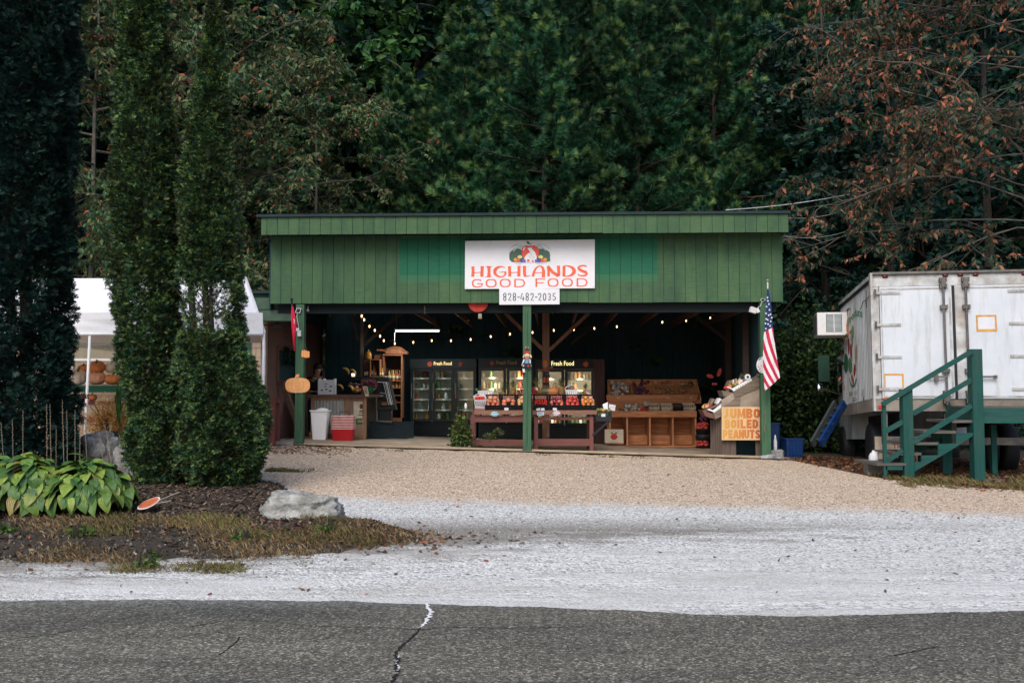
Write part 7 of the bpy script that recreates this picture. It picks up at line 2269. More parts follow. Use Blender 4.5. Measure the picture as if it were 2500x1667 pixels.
m_glint = plain('painted_glint', (0.85, 0.88, 0.90), bs=0, rough=0.3)  # white strips painted in for reflections on the sloping glass
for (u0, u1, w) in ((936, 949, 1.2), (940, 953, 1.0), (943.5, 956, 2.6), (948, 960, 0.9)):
  mb = MB(); ribbon(mb, [(u0, 932), ((u0 + u1) / 2, 960), (u1, 988)], w, D_, 0.008, 0.016); mb.build('painted_reflection', m_glint, dc)
mb = MB(); ribbon(mb, [(922, 932), (946, 934)], 1.6, D_, 0.018, 0.024); ribbon(mb, [(927, 958), (941, 960)], 1.0, D_, 0.018, 0.022); mb.build('front_glint', m_glint, dc)
MB().prism([(930, 981), (944, 981), (946, 989), (932, 989)], D_, 0.018, 0.03).build('tray', m_cab_w, dc)
MB().prism([(904, 946), (922, 940), (922, 963), (904, 963)], D_, -0.2, -0.05).build('register_box', m_black, dc)
MB().prism([(903, 957), (922, 941), (923, 943), (905, 960)], D_, -0.04, -0.03).build('white_flap', m_white, dc)
mb = MB()
for (a, c) in (((922, 1001), (922, 1027)), ((922, 1027), (957, 1030)), ((957, 1030), (957, 1001))):
  mb.beam(D_(*a), D_(*c), 0.015, 0.03)
mb.build('stand_frame', m_steel, dc)
MB().prism([(924, 1001), (955, 1001), (955, 1027), (924, 1026)], D_, -0.4, -0.1).build('lower_box', m_black, dc)
tb_ = thing('tube_light', 'lit fluorescent tube hanging from the ceiling above the coolers', 'light', at(1019, 808, 23.6))
a, c = at(966, 808, 23.6), at(1072, 808, 23.6)
MB(smooth=True).tube([a, c], 0.018, 8).build('tube', emit('tube_glow', (0.92, 1.0, 1.0), 3.0), tb_)
MB().box(a.x - 0.02, c.x + 0.02, 23.58, 23.64, a.z + 0.022, a.z + 0.05).build('fixture', m_white, tb_)
for x in (a.x + 0.02, c.x - 0.1):
  MB().tube([(x, 23.6, a.z + 0.05), (x, 23.6, a.z + 0.5)], 0.006, 4).build('chain', m_steel, tb_)
MB().tube([a, at(963, 811, 23.6), at(963, 833, 23.6)], 0.010, 5).build('cord', plain('warm_cord', (0.5, 0.42, 0.34), bs=0), tb_)
ld_ = bpy.data.lights.new('tube_lamp', 'AREA'); ld_.shape = 'RECTANGLE'; ld_.size = 1.0; ld_.size_y = 0.04; ld_.energy = 26; ld_.color = (0.9, 1.0, 1.0)
lo = bpy.data.objects.new('tube_lamp', ld_); lo.location = ((a.x + c.x) / 2, 23.6, a.z - 0.03); lo.parent = tb_; lo.location = lo.location - tb_.location; col.objects.link(lo)
m_bulb = emit('bulb_glow', (1.0, 0.55, 0.26), 3.2)
m_sock = col_('black_plastic', (0.02, 0.02, 0.022))
sl = thing('string_lights', 'string of small warm bulbs looped along the ceiling of the open stand', 'lights', at(1250, 800, 24.5))
BU = [(845, 741, 20.9), (859, 754, 21.3), (883, 772, 21.9), (889, 781, 22.3), (902, 797, 22.9), (915, 807, 23.4), (928, 821, 24.0), (937, 832, 24.6), (964, 839, 25.6), (1009, 836, 26.1), (1054, 832, 26.2), (1101, 832, 26.2), (1149, 829, 26.2), (1198, 822, 26.2), (1245, 816, 26.2), (1300, 812, 26.2), (1352, 807, 26.2), (1401, 805, 26.2), (1451, 802, 26.2), (1506, 798, 26.2), (1561, 792, 26.2), (1617, 787, 26.2), (1675, 783, 25.9), (1734, 777, 25.2), (1777, 770, 24.3), (1808, 759, 22.4), (1812, 744, 21.2)]
cord = []
for i, (u, v, Y) in enumerate(BU):
  p = at(u, v, Y)
  b_ = MB(smooth=True).lathe([(0.007, 0.04), (0.016, 0.022), (0.019, 0.0), (0.013, -0.02), (0.001, -0.03)], p, 10).build('bulb', m_bulb, sl)
  MB().lathe([(0.014, 0.035), (0.014, 0.075), (0.001, 0.076)], p, 8).build('socket', m_sock, b_)
  top = p + Vector((0, 0, 0.085))
  if cord:
    mid = cord[-1].lerp(top, 0.5) - Vector((0, 0, 0.035))
    cord.append(mid)
  cord.append(top)
MB().tube(cord, 0.006, 4).build('cord', m_sock, sl)
rs_n = thing('round_sign', 'round red sign half hidden behind the green front left of the middle post', 'sign', at(1167, 762, 20.2))
MB().prism([(1167 + 24.5 * math.cos(t), 738 + 24 * math.sin(t)) for t in [i * 0.2094 for i in range(30)]], on_plane(20.2), -0.02, 0.0).build('disc', plain('dull_red', (0.50, 0.045, 0.03), bs=0), rs_n)
mb = MB(); ribbon(mb, [(1167 + 22 * math.cos(t), 738 + 21.5 * math.sin(t)) for t in [i * 0.2094 for i in range(16)]], 0.8, on_plane(20.2), 0.0, 0.003); mb.build('rim_line', lcol('dark_maroon', (0.15, 0.02, 0.02)), rs_n)
mb = MB(); q = at(1172, 772, 20.22); mb.obox(q, (0.07, 0.05, 0.10)); mb.obox(q + Vector((0, -0.03, -0.01)), (0.045, 0.03, 0.03)); tag(mb.build('security_camera', col_('beige_plastic', (0.30, 0.27, 0.22), bs=0)), 'small beige camera box under the round red sign', 'camera')
for (u, v, lb_) in ((1283, 757, 'small black spotlight under the header left of the middle post'), (1571, 749, 'small spotlight with a bright edge under the header right of centre'), (752, 762, 'small pale fitting beside the left green post')):
  mb = MB(smooth=True); q = at(u, v, 20.2); mb.lathe([(0.001, 0.0), (0.035, 0.005), (0.03, 0.05), (0.01, 0.07)], q, 10); mb.tube([q + Vector((0, 0, 0.06)), q + Vector((0, 0.02, 0.12))], 0.008, 4)
  tag(mb.build('spotlight', m_steel), lb_, 'light')
mb = MB()
for k in range(5):
  c = at(1037, 749 + k * 4.2, 20.2)
  pts = [c + Vector(((0.011 if k % 2 else 0.004) * math.cos(t), (0.004 if k % 2 else 0.011) * math.cos(t), 0.020 * math.sin(t))) for t in [i * 0.785 for i in range(9)]]
  mb.tube(pts, 0.004, 4, cap=False)
tag(mb.build('chain', m_steel), 'short chain hanging from the header over the coolers', 'chain')
m_table = wood('maroon_table_paint', (0.16, 0.06, 0.05), paint=True, dirt=(0.08, 0.035, 0.03))
m_table_v = wood('maroon_table_leg', (0.16, 0.06, 0.05), vert=True, paint=True)
m_rack = wood('rack_wood', (0.24, 0.12, 0.085))
m_pink = wood('pale_pink_board', (0.46, 0.26, 0.19))
YT = 20.55
T = lambda u, v, Y=YT: at(u, v, Y)
def table(label, u0, u1, vt0, vt1, leg, rails):
  root = thing('display_table', label, 'table', floor_at((u0 + u1) / 2, YT))
  fz = zf(root.location.x) - 0.01
  for (a, c) in ((u0, u0 + leg), (u1 - leg, u1)):
    MB().box(T(a, 0).x, T(c, 0).x, YT, YT + 0.09, fz, T(0, vt0).z).build('leg', m_table_v, root)
    MB().box(T(a, 0).x, T(c, 0).x, YT + 0.75, YT + 0.84, fz, T(0, vt0 - 10).z).build('leg', m_table_v, root)
  x0, x1 = T(u0 + leg, 0).x + 0.002, T(u1 - leg, 0).x - 0.002
  for (v0, v1) in rails:
    MB().box(x0, x1, YT + 0.005, YT + 0.05, T(0, v1).z, T(0, v0).z).build('rail', m_table, root)
  for k, x in enumerate((T(u0 + 1, 0).x, T(u1 - leg + 2, 0).x)):
    MB().box(x, x + 0.06, YT + 0.1, YT + 0.74, fz + 0.10, fz + 0.20).build('side_rail', m_table, root)
  for k in range(5):
    MB().box(x0, x1, YT + 0.12 + k * 0.13, YT + 0.22 + k * 0.13, fz + 0.13, fz + 0.15).build('slat', m_dkwood, root)
  return root
t1 = table('maroon wooden display table left of the middle green post', 1151, 1286, 1014, 1030, 9, ((1014, 1030), (1073, 1088)))
t2 = table('maroon wooden display table right of the middle green post', 1303, 1444, 1017, 1024, 9, ((1018, 1025), (1071, 1088)))
MB().box(T(1334, 0).x, T(1340, 0).x, YT + 0.4, YT + 0.45, T(0, 1068).z, T(0, 1030).z).build('upright', m_cw, t2)
CRX = R(-27)
def rack(root, u0, u1):
  x0, x1 = T(u0, 0).x, T(u1, 0).x
  zr = T(0, 1011).z
  MB().box(x0, x1, YT - 0.06, YT - 0.015, zr, T(0, 1002).z).build('tray_rail', m_rack, root)
  zb2 = T(0, 967, YT + 0.45).z
  MB().beam((x0, YT + 0.46, zb2 - 0.02), (x1, YT + 0.46, zb2 - 0.02), 0.06, 0.05).build('tray_rail', m_pink, root)
  n = 4
  for k in range(n):
    a = Vector((0, YT + 0.0, zr + 0.074)); c = Vector((0, YT + 0.43, zb2 - 0.06))
    f0, f1 = k / n + 0.02, (k + 1) / n - 0.02
    p0, p1 = a.lerp(c, f0), a.lerp(c, f1)
    m = (p0 + p1) / 2
    MB().obox(((x0 + x1) / 2, m.y, m.z), (x1 - x0, (p1 - p0).length, 0.014), (math.atan2(c.z - a.z, c.y - a.y), 0, 0)).build('tray_board', m_rack, root)
  for x in (x0, x1 - 0.04):
    MB().beam((x + 0.02, YT + 0.02, zr - 0.03), (x + 0.02, YT + 0.44, zb2 - 0.13), 0.035, 0.05).build('tray_side', m_rack, root)
    MB().box(x, x + 0.04, YT + 0.42, YT + 0.46, T(0, 1020).z, zb2 - 0.05).build('tray_post', m_rack, root)
  sh_z = zb2 + 0.006
  MB().box(x0, x1, YT + 0.49, YT + 0.85, sh_z - 0.03, sh_z).build('back_shelf', m_pink, root)
  for k in range(2):
    MB().box(x0 + 0.03 + k * (x1 - x0 - 0.12), x0 + 0.09 + k * (x1 - x0 - 0.12), YT + 0.74, YT + 0.80, T(0, 1030).z, sh_z - 0.031).build('tray_post', m_rack, root)
  return zr, zb2, sh_z
zr, zb2, shz = rack(t1, 1160, 1286)
rack(t2, 1299, 1452)
TILT = math.atan2((zb2 - 0.06) - (zr + 0.074), 0.43)
m_bc = plain('black_crate_plastic', (0.012, 0.015, 0.018), rough=0.45, bs=0)
def crate_mesh(w, d, h, back_h, name='crate'):
  mb = MB()
  b_ = 0.010
  mb.box(0, w, 0, d, 0, 0.008)
  for (y, hh) in ((0, h), (d - b_, back_h)):
    mb.box(0, w, y, y + b_, 0.008, 0.072 if y == 0 else 0.03)
    mb.box(0, w, y - 0.002, y + b_ + 0.002, hh - 0.014, hh)
    n = 9
    for k in range(n + 1):
      x = (w - b_) * k / n
      mb.box(x, x + b_ * 0.8, y + 0.001, y + b_ - 0.001, 0.03, hh - 0.014)
    for k in range(1, 4 if y else 3):
      z = hh * k / (4 if y else 3) + 0.012
      mb.box(0, w, y + 0.002, y + b_ - 0.002, z, z + 0.006)
  for x in (0, w - b_):
    mb.box(x, x + b_, b_, d - b_, 0.008, 0.05)
    mb.box(x, x + b_, b_, d - b_, h * 0.72, h * 0.8 + 0.01)
    for k in range(6):
      y = b_ + (d - 2 * b_) * (k + 0.5) / 6
      mb.box(x + 0.001, x + b_ - 0.001, y - 0.006, y + 0.006, 0.05, h * 0.75)
  for (x, y) in ((0, 0), (w - 0.03, 0), (0, d - 0.03), (w - 0.03, d - 0.03)):
    mb.box(x - 0.003, x + 0.033, y - 0.003, y + 0.033, 0, (h if y == 0 else back_h) + 0.003)
  o = mb.build(name, m_bc, None, local=True)
  me = o.data; bpy.data.objects.remove(o)
  return me
CW, CD, CH = 0.315, 0.40, 0.115
CM = crate_mesh(CW, CD, CH, 0.15)
def on_tray(u0):
  x = T(u0, 0).x
  return Matrix.Translation((x, YT + 0.01, zr + 0.084)) @ Matrix.Rotation(TILT, 4, 'X')
def crate(u0, label, fruits, n, flabel, fcat, group, r=0.042, fill=1.0, fname=None):
  m = on_tray(u0)
  o = bpy.data.objects.new('crate', CM); col.objects.link(o)
  o.matrix_world = m
  tag(o, label, 'crate', 'black plastic crates on the tables')
  rd = random.Random(int(u0))
  nx, ny_ = int((CW - 0.03) / (2 * r)), int((CD - 0.03) / (2 * r))
  cnt = 0
  for lay in range(3):
    for j in range(int(ny_ * 0.75) - (lay)):
      for i in range(nx - (1 if lay else 0)):
        if cnt >= n: break
        if rd.random() > fill: continue
        x = 0.017 + r + (i + 0.5 * (1 if lay else 0)) * (CW - 0.034 - 2 * r) / max(nx - 1, 1)
        y = 0.017 + r + (j + 0.5 * lay) * (CD - 0.034 - 2 * r) / max(ny_ - 1, 1)
        z = 0.010 + r + lay * r * 1.35 + (0.030 if r > 0.03 else 0.04)
        p = m @ Vector((x + rd.uniform(-.004, .004), y + rd.uniform(-.004, .004), z + rd.uniform(0, 0.008)))
        k = rd.choice(fruits)
        s = rd.uniform(0.92, 1.1) * (r / 0.042)
        put(FM[k], fname or FM[k].name.split('.')[0], p, (rd.uniform(-1, 1), rd.uniform(-1, 1), rd.uniform(0, 6)), flabel, fcat, group, (s, s, s))
        cnt += 1
  return o
crate(1186, 'black crate of pale red tomatoes beside the white berry basket', ['tomo', 'tomo', 'peach'], 26, 'pale tomato in the crate next to the white berry basket', 'tomato', 'tomatoes in the first crate', fname='tomato')
crate(1223.5, 'black crate of large orange red tomatoes, second on the left table', ['tomo'], 22, 'large orange red tomato in the second crate', 'tomato', 'tomatoes in the second crate', 0.050)
crate(1261, 'black crate of yellow squash cut by the middle green post', ['squash', 'squash', 'peach'], 26, 'round yellow squash in the crate behind the green post', 'squash', 'yellow squash in the crate', fname='squash')
crate(1301, 'black crate with a few strawberries right of the middle post', ['berry'], 46, 'strawberry in the crate right of the middle green post', 'strawberry', 'strawberries in the crate', 0.028, 0.9)
crate(1339, 'black crate of purple red onions', ['onion', 'onion', 'tomo'], 15, 'purple red onion in the second crate of the right table', 'onion', 'red onions in the crate', fname='onion')
crate(1376.5, 'black crate of shiny red tomatoes', ['tomato'], 24, 'shiny deep red tomato on the right table', 'tomato', 'red tomatoes in the third crate', 0.045)
crate(1414, 'black crate of peaches at the right end of the table', ['peach', 'peach', 'orange'], 28, 'peach in the last crate of the right table', 'peach', 'peaches in the last crate', fname='peach')
m_wb = plain('white_basket_plastic', (0.74, 0.74, 0.76), rough=0.4, bs=0, var=0.03)
def slot_basket(label, c, w, d, h, rot, handle=True, mt=m_wb, slots=5, name='fruit_basket'):
  root = thing(name, label, 'basket', c)
  root['_org'] = (0.0, 0.0, 0.0); root.rotation_euler = rot
  def q(fx, fz, front=1):
    ww = w * (0.78 + 0.22 * fz)
    dd = d * (0.78 + 0.22 * fz)
    return Vector((ww * (fx - 0.5), -front * dd / 2, h * fz))
  def panel(rotk):
    mb = MB()
    def pl_(f0, z0, f1, z1):
      a = [q(f0, z0), q(f1, z0), q(f1, z1), q(f0, z1)]
      b_ = [p + Vector((0, 0.006, 0)) for p in a]
      m = Matrix.Rotation(rotk * math.pi / 2, 4, 'Z')
      if rotk % 2: m = Matrix.Diagonal((d / w, w / d, 1, 1)) @ m if False else m
      vs_ = [m @ p for p in a + b_]
      if rotk % 2:
        vs_ = [Vector((p.x * w / d, p.y * d / w, p.z)) for p in vs_]
      mb.add(vs_, [(0, 1, 2, 3), (7, 6, 5, 4), (0, 4, 5, 1), (3, 2, 6, 7), (0, 3, 7, 4), (1, 5, 6, 2)])
    pl_(0, 0, 1, 0.18); pl_(0, 0.82, 1, 1.0)
    n = slots
    for k in range(n + 1):
      f0 = k / (n + 0.5)
      pl_(f0, 0.18, f0 + 0.5 / (n + 0.5), 0.82)
    mb.build('side', mt, root, local=True)
  for k in range(4):
    panel(k)
  MB().box(-w * 0.39, w * 0.39, -d * 0.39, d * 0.39, 0.0, 0.006).build('bottom', mt, root, local=True)
  if handle:
    pts = [(w * 0.5 * math.cos(t), 0, h + 0.10 * math.sin(t)) for t in [i * 0.314 for i in range(11)]]
    mb = MB(); mb.tube([Vector(p) + Vector((0, -d * 0.1, 0)) for p in pts], 0.007, 5); mb.build('handle', mt, root, local=True)
  return root
m = on_tray(1170)
c = m @ Vector((0.02, 0.14, 0.0))
slot_basket('white plastic basket of strawberries at the left end of the table', c, 0.26, 0.26, 0.20, (TILT * 0.7, 0, 0.1))
for i in range(16):
  p = Vector(c) + Vector(((i % 4) * 0.05 - 0.075, -0.09 + (i // 4) * 0.05, 0.16 + 0.012 * (i // 4)))
  put(FM['berry'], 'strawberry', p, (i, i * 2, 0), 'strawberry heaped in the white basket', 'strawberry', 'strawberries in the white basket')
q = T(1186, 967, YT + 0.55)
cw = slot_basket('low white plastic crate with green ties behind the left crates', (q.x, YT + 0.62, shz), 0.36, 0.26, 0.11, (0, 0, 0), False, slots=9, name='plastic_crate')
for s in (-1, 1):
  mb = MB(smooth=True); mb.tube([(s * 0.19, -0.1, 0.10), (s * 0.21, -0.13, 0.14), (s * 0.17, -0.1, 0.15), (s * 0.2, -0.08, 0.11)], 0.012, 5); mb.build('green_tie', lcol('tie_green', (0.05, 0.38, 0.10)), cw, local=True)
MB().box(T(1145, 0).x, T(1160, 0).x, YT + 0.2, YT + 0.5, T(0, 980).z, T(0, 971).z)
q = T(1395, 967, YT + 0.6)
slot_basket('white handled basket on the shelf behind the right crates', (q.x, YT + 0.6, shz), 0.27, 0.24, 0.13, (0, 0, 0), True)
m_pin = plain('pineapple_skin', (0.22, 0.13, 0.04), rough=0.8, scale=30, var=0.5, bs=1.0, bscale=45, bdist=0.02)
m_pinl = leafmat('pineapple_leaves', [(0, (0.05, 0.09, 0.04)), (0.7, (0.12, 0.15, 0.06)), (1, (0.45, 0.38, 0.14))])
def pineapple(label, c, s=1.0, tagged=False):
  root = thing('pineapple', label, 'pineapple', c)
  MB(smooth=True).lathe([(0.045 * s, 0), (0.065 * s, 0.03 * s), (0.07 * s, 0.09 * s), (0.06 * s, 0.15 * s), (0.03 * s, 0.18 * s)], c, 14).build('fruit', m_pin, root)
  V, F = [], []
  for i in range(30):
    a = i * 2.4; t = 0.25 + 0.75 * (i / 30)
    d = Vector((math.cos(a) * (1.1 - t), math.sin(a) * (1.1 - t), 0.6 + t)).normalized()
    sd = Vector((-math.sin(a), math.cos(a), 0)) * 0.013 * s
    p = Vector(c) + Vector((0, 0, 0.175 * s))
    L_ = 0.16 * s * (0.7 + 0.5 * t)
    o = len(V)
    mid = p + d * L_ * 0.55
    tip = mid + (d + Vector((math.cos(a), math.sin(a), -0.2)) * 0.4).normalized() * L_ * 0.5
    V += [tuple(p - sd), tuple(p + sd), tuple(mid + sd * 0.8), tuple(mid - sd * 0.8), tuple(tip)]
    F += [(o, o + 1, o + 2, o + 3), (o + 3, o + 2, o + 4)]
  mb = MB(); mb.add(V, F); mb.build('leaves', m_pinl, root)
  if tagged:
    MB(smooth=False).prism([(c[0] + 0.028 * math.cos(t), c[2] + 0.12 * s + 0.03 * math.sin(t)) for t in [i * 0.5236 for i in range(12)]], lambda u, v, d: Vector((u, c[1] - 0.072 * s - d, v)), 0, 0.003).build('sticker', m_paper, root)
for u, s, tg, lb_ in ((1252, 1.0, False, 'pineapple left of the middle green post'), (1310, 1.15, True, 'pineapple with a round white tag beside the green post'), (1371, 1.1, False, 'pineapple between the big pumpkin and the white basket'), (1430, 0.8, False, 'small pineapple at the right end of the shelf'), (1228, 0.55, False, 'small dark pineapple behind the left crates')):
  q = T(u, 967, YT + 0.68)
  pineapple(lb_, (q.x, YT + 0.68, shz), s, tg)
m_bigp, nt, b = _new('big_pumpkin_skin')
sp = nt.nodes.new('ShaderNodeSeparateXYZ'); nt.links.new(vec(nt, 'Generated'), sp.inputs[0])
f = math_(nt, 'ADD', sp.outputs[0], math_(nt, 'MULTIPLY', math_(nt, 'SUBTRACT', noise(nt, 9, 4, 0.7, 'Object'), 0.5), 0.5))
cc = ramp(nt, f, [(0.38, (0.07, 0.08, 0.025)), (0.56, (0.50, 0.17, 0.05))])
edge = ramp(nt, math_(nt, 'ABSOLUTE', math_(nt, 'SUBTRACT', sp.outputs[0], 0.5)), [(0.38, (0, 0, 0)), (0.48, (0.8, 0.8, 0.8))])
cc = mix_rgb(nt, edge, cc, (0.48, 0.18, 0.05))
nt.links.new(cc, b.inputs['Base Color']); b.inputs['Roughness'].default_value = 0.5
q = T(1340, 967, YT + 0.62)
bp = thing('pumpkin', 'big oblong pumpkin half green half orange lying on the shelf', 'pumpkin', (q.x, YT + 0.62, shz))
mb = MB(smooth=True); mb.lathe([(0.02, -0.20), (0.055, -0.19), (0.085, -0.12), (0.092, 0.0), (0.088, 0.12), (0.06, 0.19), (0.02, 0.20)], (0, 0, 0), 36, m=Matrix.Translation((q.x, YT + 0.62, shz + 0.092)) @ Matrix.Rotation(R(90), 4, 'Y'), ribs=10, rib=0.05)
mb.build('shell', m_bigp, bp)
rs = np.random.RandomState(8)
m_petal = leafmat('red_petals', [(0, (0.30, 0.02, 0.03)), (0.6, (0.60, 0.06, 0.07)), (1, (0.75, 0.35, 0.3))], clump=(8, 0.2))
for (u, lb_) in ((1270, 'bunch of red flowers directly left of the green post'), (1302, 'bunch of red flowers directly right of the green post')):
  q = T(u, 955, YT + 0.6)
  n = 260
  p = rs.normal(0, 1, (n, 3)); p /= np.linalg.norm(p, axis=1, keepdims=True)
  p = p * np.array([0.075, 0.07, 0.075]) + np.array([q.x, YT + 0.6, shz + 0.085])
  tag(scatter('flower_bunch', LEAF_V, LEAF_F, p, frames(rs.normal(0, 1, (n, 3))), np.full(n, 0.045), m_petal, org=(q.x, YT + 0.6, shz)), lb_, 'flowers')
mb = MB(smooth=True)
q = T(1436, 967, YT + 0.55)
V, F = [], []
for i in range(9):
  for j in range(9):
    u, v = i / 8, j / 8
    V.append((q.x - 0.05 + 0.16 * u, YT + 0.42 + 0.2 * v, shz + 0.005 + 0.12 * (1 - u) * (0.3 + 0.7 * v) + 0.012 * math.sin(u * 14 + v * 4)))
for i in range(8):
  for j in range(8):
    p = i * 9 + j; F.append((p, p + 9, p + 10, p + 1))
mb.add(V, F)
tag(mb.build('cloth', plain('pink_cloth', (0.55, 0.36, 0.34), bs=0.1)), 'pale pink crumpled cloth at the right end of the shelf', 'cloth')
def card_(label, poly, Y, mt, lines=0, ink='ink', cat='price card'):
  root = thing('price_card', label, cat, at(poly[0][0], poly[0][1], Y))
  MB().prism(poly, on_plane(Y), -0.004, 0).build('card', mt, root)
  us = [p[0] for p in poly]; vv_ = [p[1] for p in poly]
  for k in range(lines):
    v = min(vv_) + (max(vv_) - min(vv_)) * (k + 1) / (lines + 1)
    MB().prism([(min(us) + 2, v - 0.5), (max(us) - 2, v - 0.5), (max(us) - 2, v + 0.5), (min(us) + 2, v + 0.5)], on_plane(Y), 0, 0.001).build('print_line', lcol(ink, (0.02, 0.03, 0.03)), root)
  return root
def rc(u0, v0, u1, v1): return [(u0, v0), (u1, v0), (u1, v1), (u0, v1)]
YP = YT - 0.075
card_('small white card on the second crate of tomatoes', rc(1231.5, 995, 1241.5, 1001.5), YT - 0.02, m_paper)
card_('small white card at left on the strawberry crate', [(1309, 997), (1318, 995.5), (1319, 1001), (1310, 1002.5)], YT - 0.02, m_paper)
card_('small white card at right on the strawberry crate', [(1320, 996), (1329, 995.5), (1329.5, 1001.5), (1320.5, 1002.5)], YT - 0.02, m_paper)
card_('small white card on the onion crate', [(1350, 995), (1359, 995.5), (1360, 1001), (1349.5, 1001.5)], YT - 0.02, m_paper)
card_('white and blue price card hanging from the right tray rail', rc(1311, 1006, 1328, 1013.5), YP, col_('blue_white_card', (0.45, 0.60, 0.75), bs=0), 2)
def burst(cu, cv, ru, rv):
  return [(cu + (ru if i % 2 == 0 else ru * 0.78) * math.cos(i * 0.2618), cv + (rv if i % 2 == 0 else rv * 0.72) * math.sin(i * 0.2618)) for i in range(24)]
card_('pale blue starburst price sign on the left tray rail', burst(1208, 1010, 11, 6.5), YP, col_('pale_blue_card', (0.42, 0.68, 0.78), bs=0), 2)
card_('white and pink starburst price sign on the right tray rail', burst(1358.5, 1008, 10.5, 6.5), YP, col_('pink_white_card', (0.72, 0.60, 0.66), bs=0), 2)
q = T(1470, 1013, YT + 0.1)
sb = thing('side_basket', 'black basket of green and yellow squash hung at the right end of the table', 'basket', (q.x, YT + 0.1, T(0, 1030).z))
o = bpy.data.objects.new('basket', CM); col.objects.link(o); o.parent = sb; o.location = Vector((T(1450, 0).x, YT - 0.02, T(0, 1028).z)) - sb.location; o.scale = (1.02, 0.85, 1.7)
MB().beam(T(1447, 1062), T(1484, 1030), 0.04, 0.05).build('brace', m_blk, sb)
MB().box(T(1446, 0).x, T(1486, 0).x, YT + 0.02, YT + 0.3, T(0, 1031).z, T(0, 1029.5).z).build('bracket', m_blk, sb)
rd = random.Random(4)
for i in range(26):
  p = Vector((T(1455, 0).x + rd.uniform(0, 0.24), YT + rd.uniform(0.03, 0.25), T(0, 1020).z + rd.uniform(0, 0.17)))
  put(FM['green' if i % 3 else 'squash'], 'squash', p, (rd.random() * 3, rd.random() * 3, 0), 'small green and yellow squash heaped in the side basket', 'squash', 'squash in the side basket', (1, 1, 1.5))
card_('small white card on the side basket', rc(1468, 1010, 1478, 1017), YT - 0.03, m_paper)
card_('tilted white package leaning behind the side basket', [(1471, 987), (1484, 981), (1484, 999), (1474, 999)], YT + 0.12, m_carton, cat='package')
card_('white card with red edge right of the side basket', [(1487, 986), (1503, 989), (1501, 1003), (1486, 1000)], YT + 0.3, m_paper, 1, 'sticker_red')
m_vine = leafmat('vine_leaves', [(0, (0.035, 0.075, 0.02)), (0.6, (0.08, 0.13, 0.03)), (1, (0.20, 0.24, 0.06))], clump=(4, 0.3))
q = floor_at(1125, 20.3)
shrub('potted_plant', 'leafy green bush spilling over the left end of the left table', q, 0.23, 0.22, 0.74, 900, 0.075, m_vine, 'plant', seed=31, wl=1.3, down=0.5)
q = floor_at(1160, 20.15)
for (u, v, r, s_, lb_) in ((1195, 1068, 0.17, 34, 'thin vine growing under the left table'), (1216, 1056, 0.11, 37, 'trailing sprig of vine lifted over the lower rail'), (1168, 1084, 0.09, 35, 'small leaves at the foot of the left table leg')):
  c = at(u, v + 6, YT + 0.08)
  if v > 1080: c.z = zf(c.x)
  shrub('vine', lb_, c, r, 0.07, 0.13, 130, 0.06, m_vine, 'plant', seed=s_, wl=1.3, stems=6)
q = floor_at(1390, 20.25)
x = np.random.uniform(T(1310, 0).x, T(1450, 0).x, 260); y = 20.35 + np.random.normal(0, 0.06, 260)
blades('table_weeds', x, y, 0.02, 0.06, 0.012, m_vine, 'dark green weeds growing under the front of the right table', 'weeds')
tag(MB(smooth=True).lathe([(0.02, 0), (0.028, 0.02), (0.028, 0.09), (0.01, 0.12), (0.001, 0.121)], at(1137, 998, 20.3), 10).build('spray_bottle', m_wb), 'small white bottle standing in the leafy plant', 'bottle')
m_pnd = wood('orange_brown_pine', (0.50, 0.20, 0.085), var=0.45)
m_pnd_v = wood('orange_brown_pine_upright', (0.55, 0.24, 0.11), vert=True)
YQ = 23.3
Q = lambda u, v, Y=YQ: at(u, v, Y)
ps = thing('produce_stand', 'orange brown pine produce stand with two sloping tiers and open cubbies', 'stand', floor_at(1585, YQ))
fz = zf(ps.location.x) - 0.01
z_a, z_b, z_c, z_d = Q(0, 1018).z, Q(0, 1003).z, Q(0, 978).z, Q(0, 964).z
xs_ = [Q(u, 0).x for u in (1484, 1525, 1579, 1634, 1688)]
for i, x in enumerate(xs_):
  MB().box(x - 0.018, x + 0.018, YQ + 0.02, YQ + 0.7, fz, z_a).build('divider', m_pnd_v, ps)
for i in range(4):
  a, c = xs_[i] + 0.02, xs_[i + 1] - 0.02
  MB().box(a, c, YQ + 0.68, YQ + 0.70, fz, z_a - 0.002).build('back_board', m_pnd, ps)
  if i:
    for k in range(2):
      MB().box(a, c, YQ + 0.40, YQ + 0.42, fz + 0.035 + k * 0.115, fz + 0.145 + k * 0.115).build('plank', m_pnd, ps)
MB().box(xs_[0] - 0.03, xs_[-1] + 0.02, YQ + 0.0, YQ + 0.018, fz, fz + 0.035).build('bottom_rail', m_pnd, ps)
x0, x1 = Q(1500, 0).x, Q(1686, 0).x
MB().box(xs_[0] - 0.02, xs_[-1] + 0.02, YQ - 0.03, YQ + 0.0, z_a, z_b).build('front_board', m_pnd, ps)
MB().box(xs_[0], xs_[-1], YQ + 0.002, YQ + 0.42, z_b - 0.05, z_b - 0.03).build('lower_tray', m_pnd, ps)
MB().box(xs_[0], xs_[-1], YQ + 0.40, YQ + 0.43, z_b - 0.02, z_c).build('riser_board', m_pnd, ps)
MB().prism([(1480, 964), (1703, 964), (1700, 979), (1482, 979)], on_plane(YQ + 0.39), -0.02, 0.0).build('front_board', m_pnd, ps)
yb0, yb1 = YQ + 0.42, YQ + 0.95
zb0, zb1 = z_c + 0.005, Q(0, 934, yb1).z
xa, xb = Q(1483, 0, yb0).x, Q(1702, 0, yb0).x
ang = math.atan2(zb1 - zb0, yb1 - yb0)
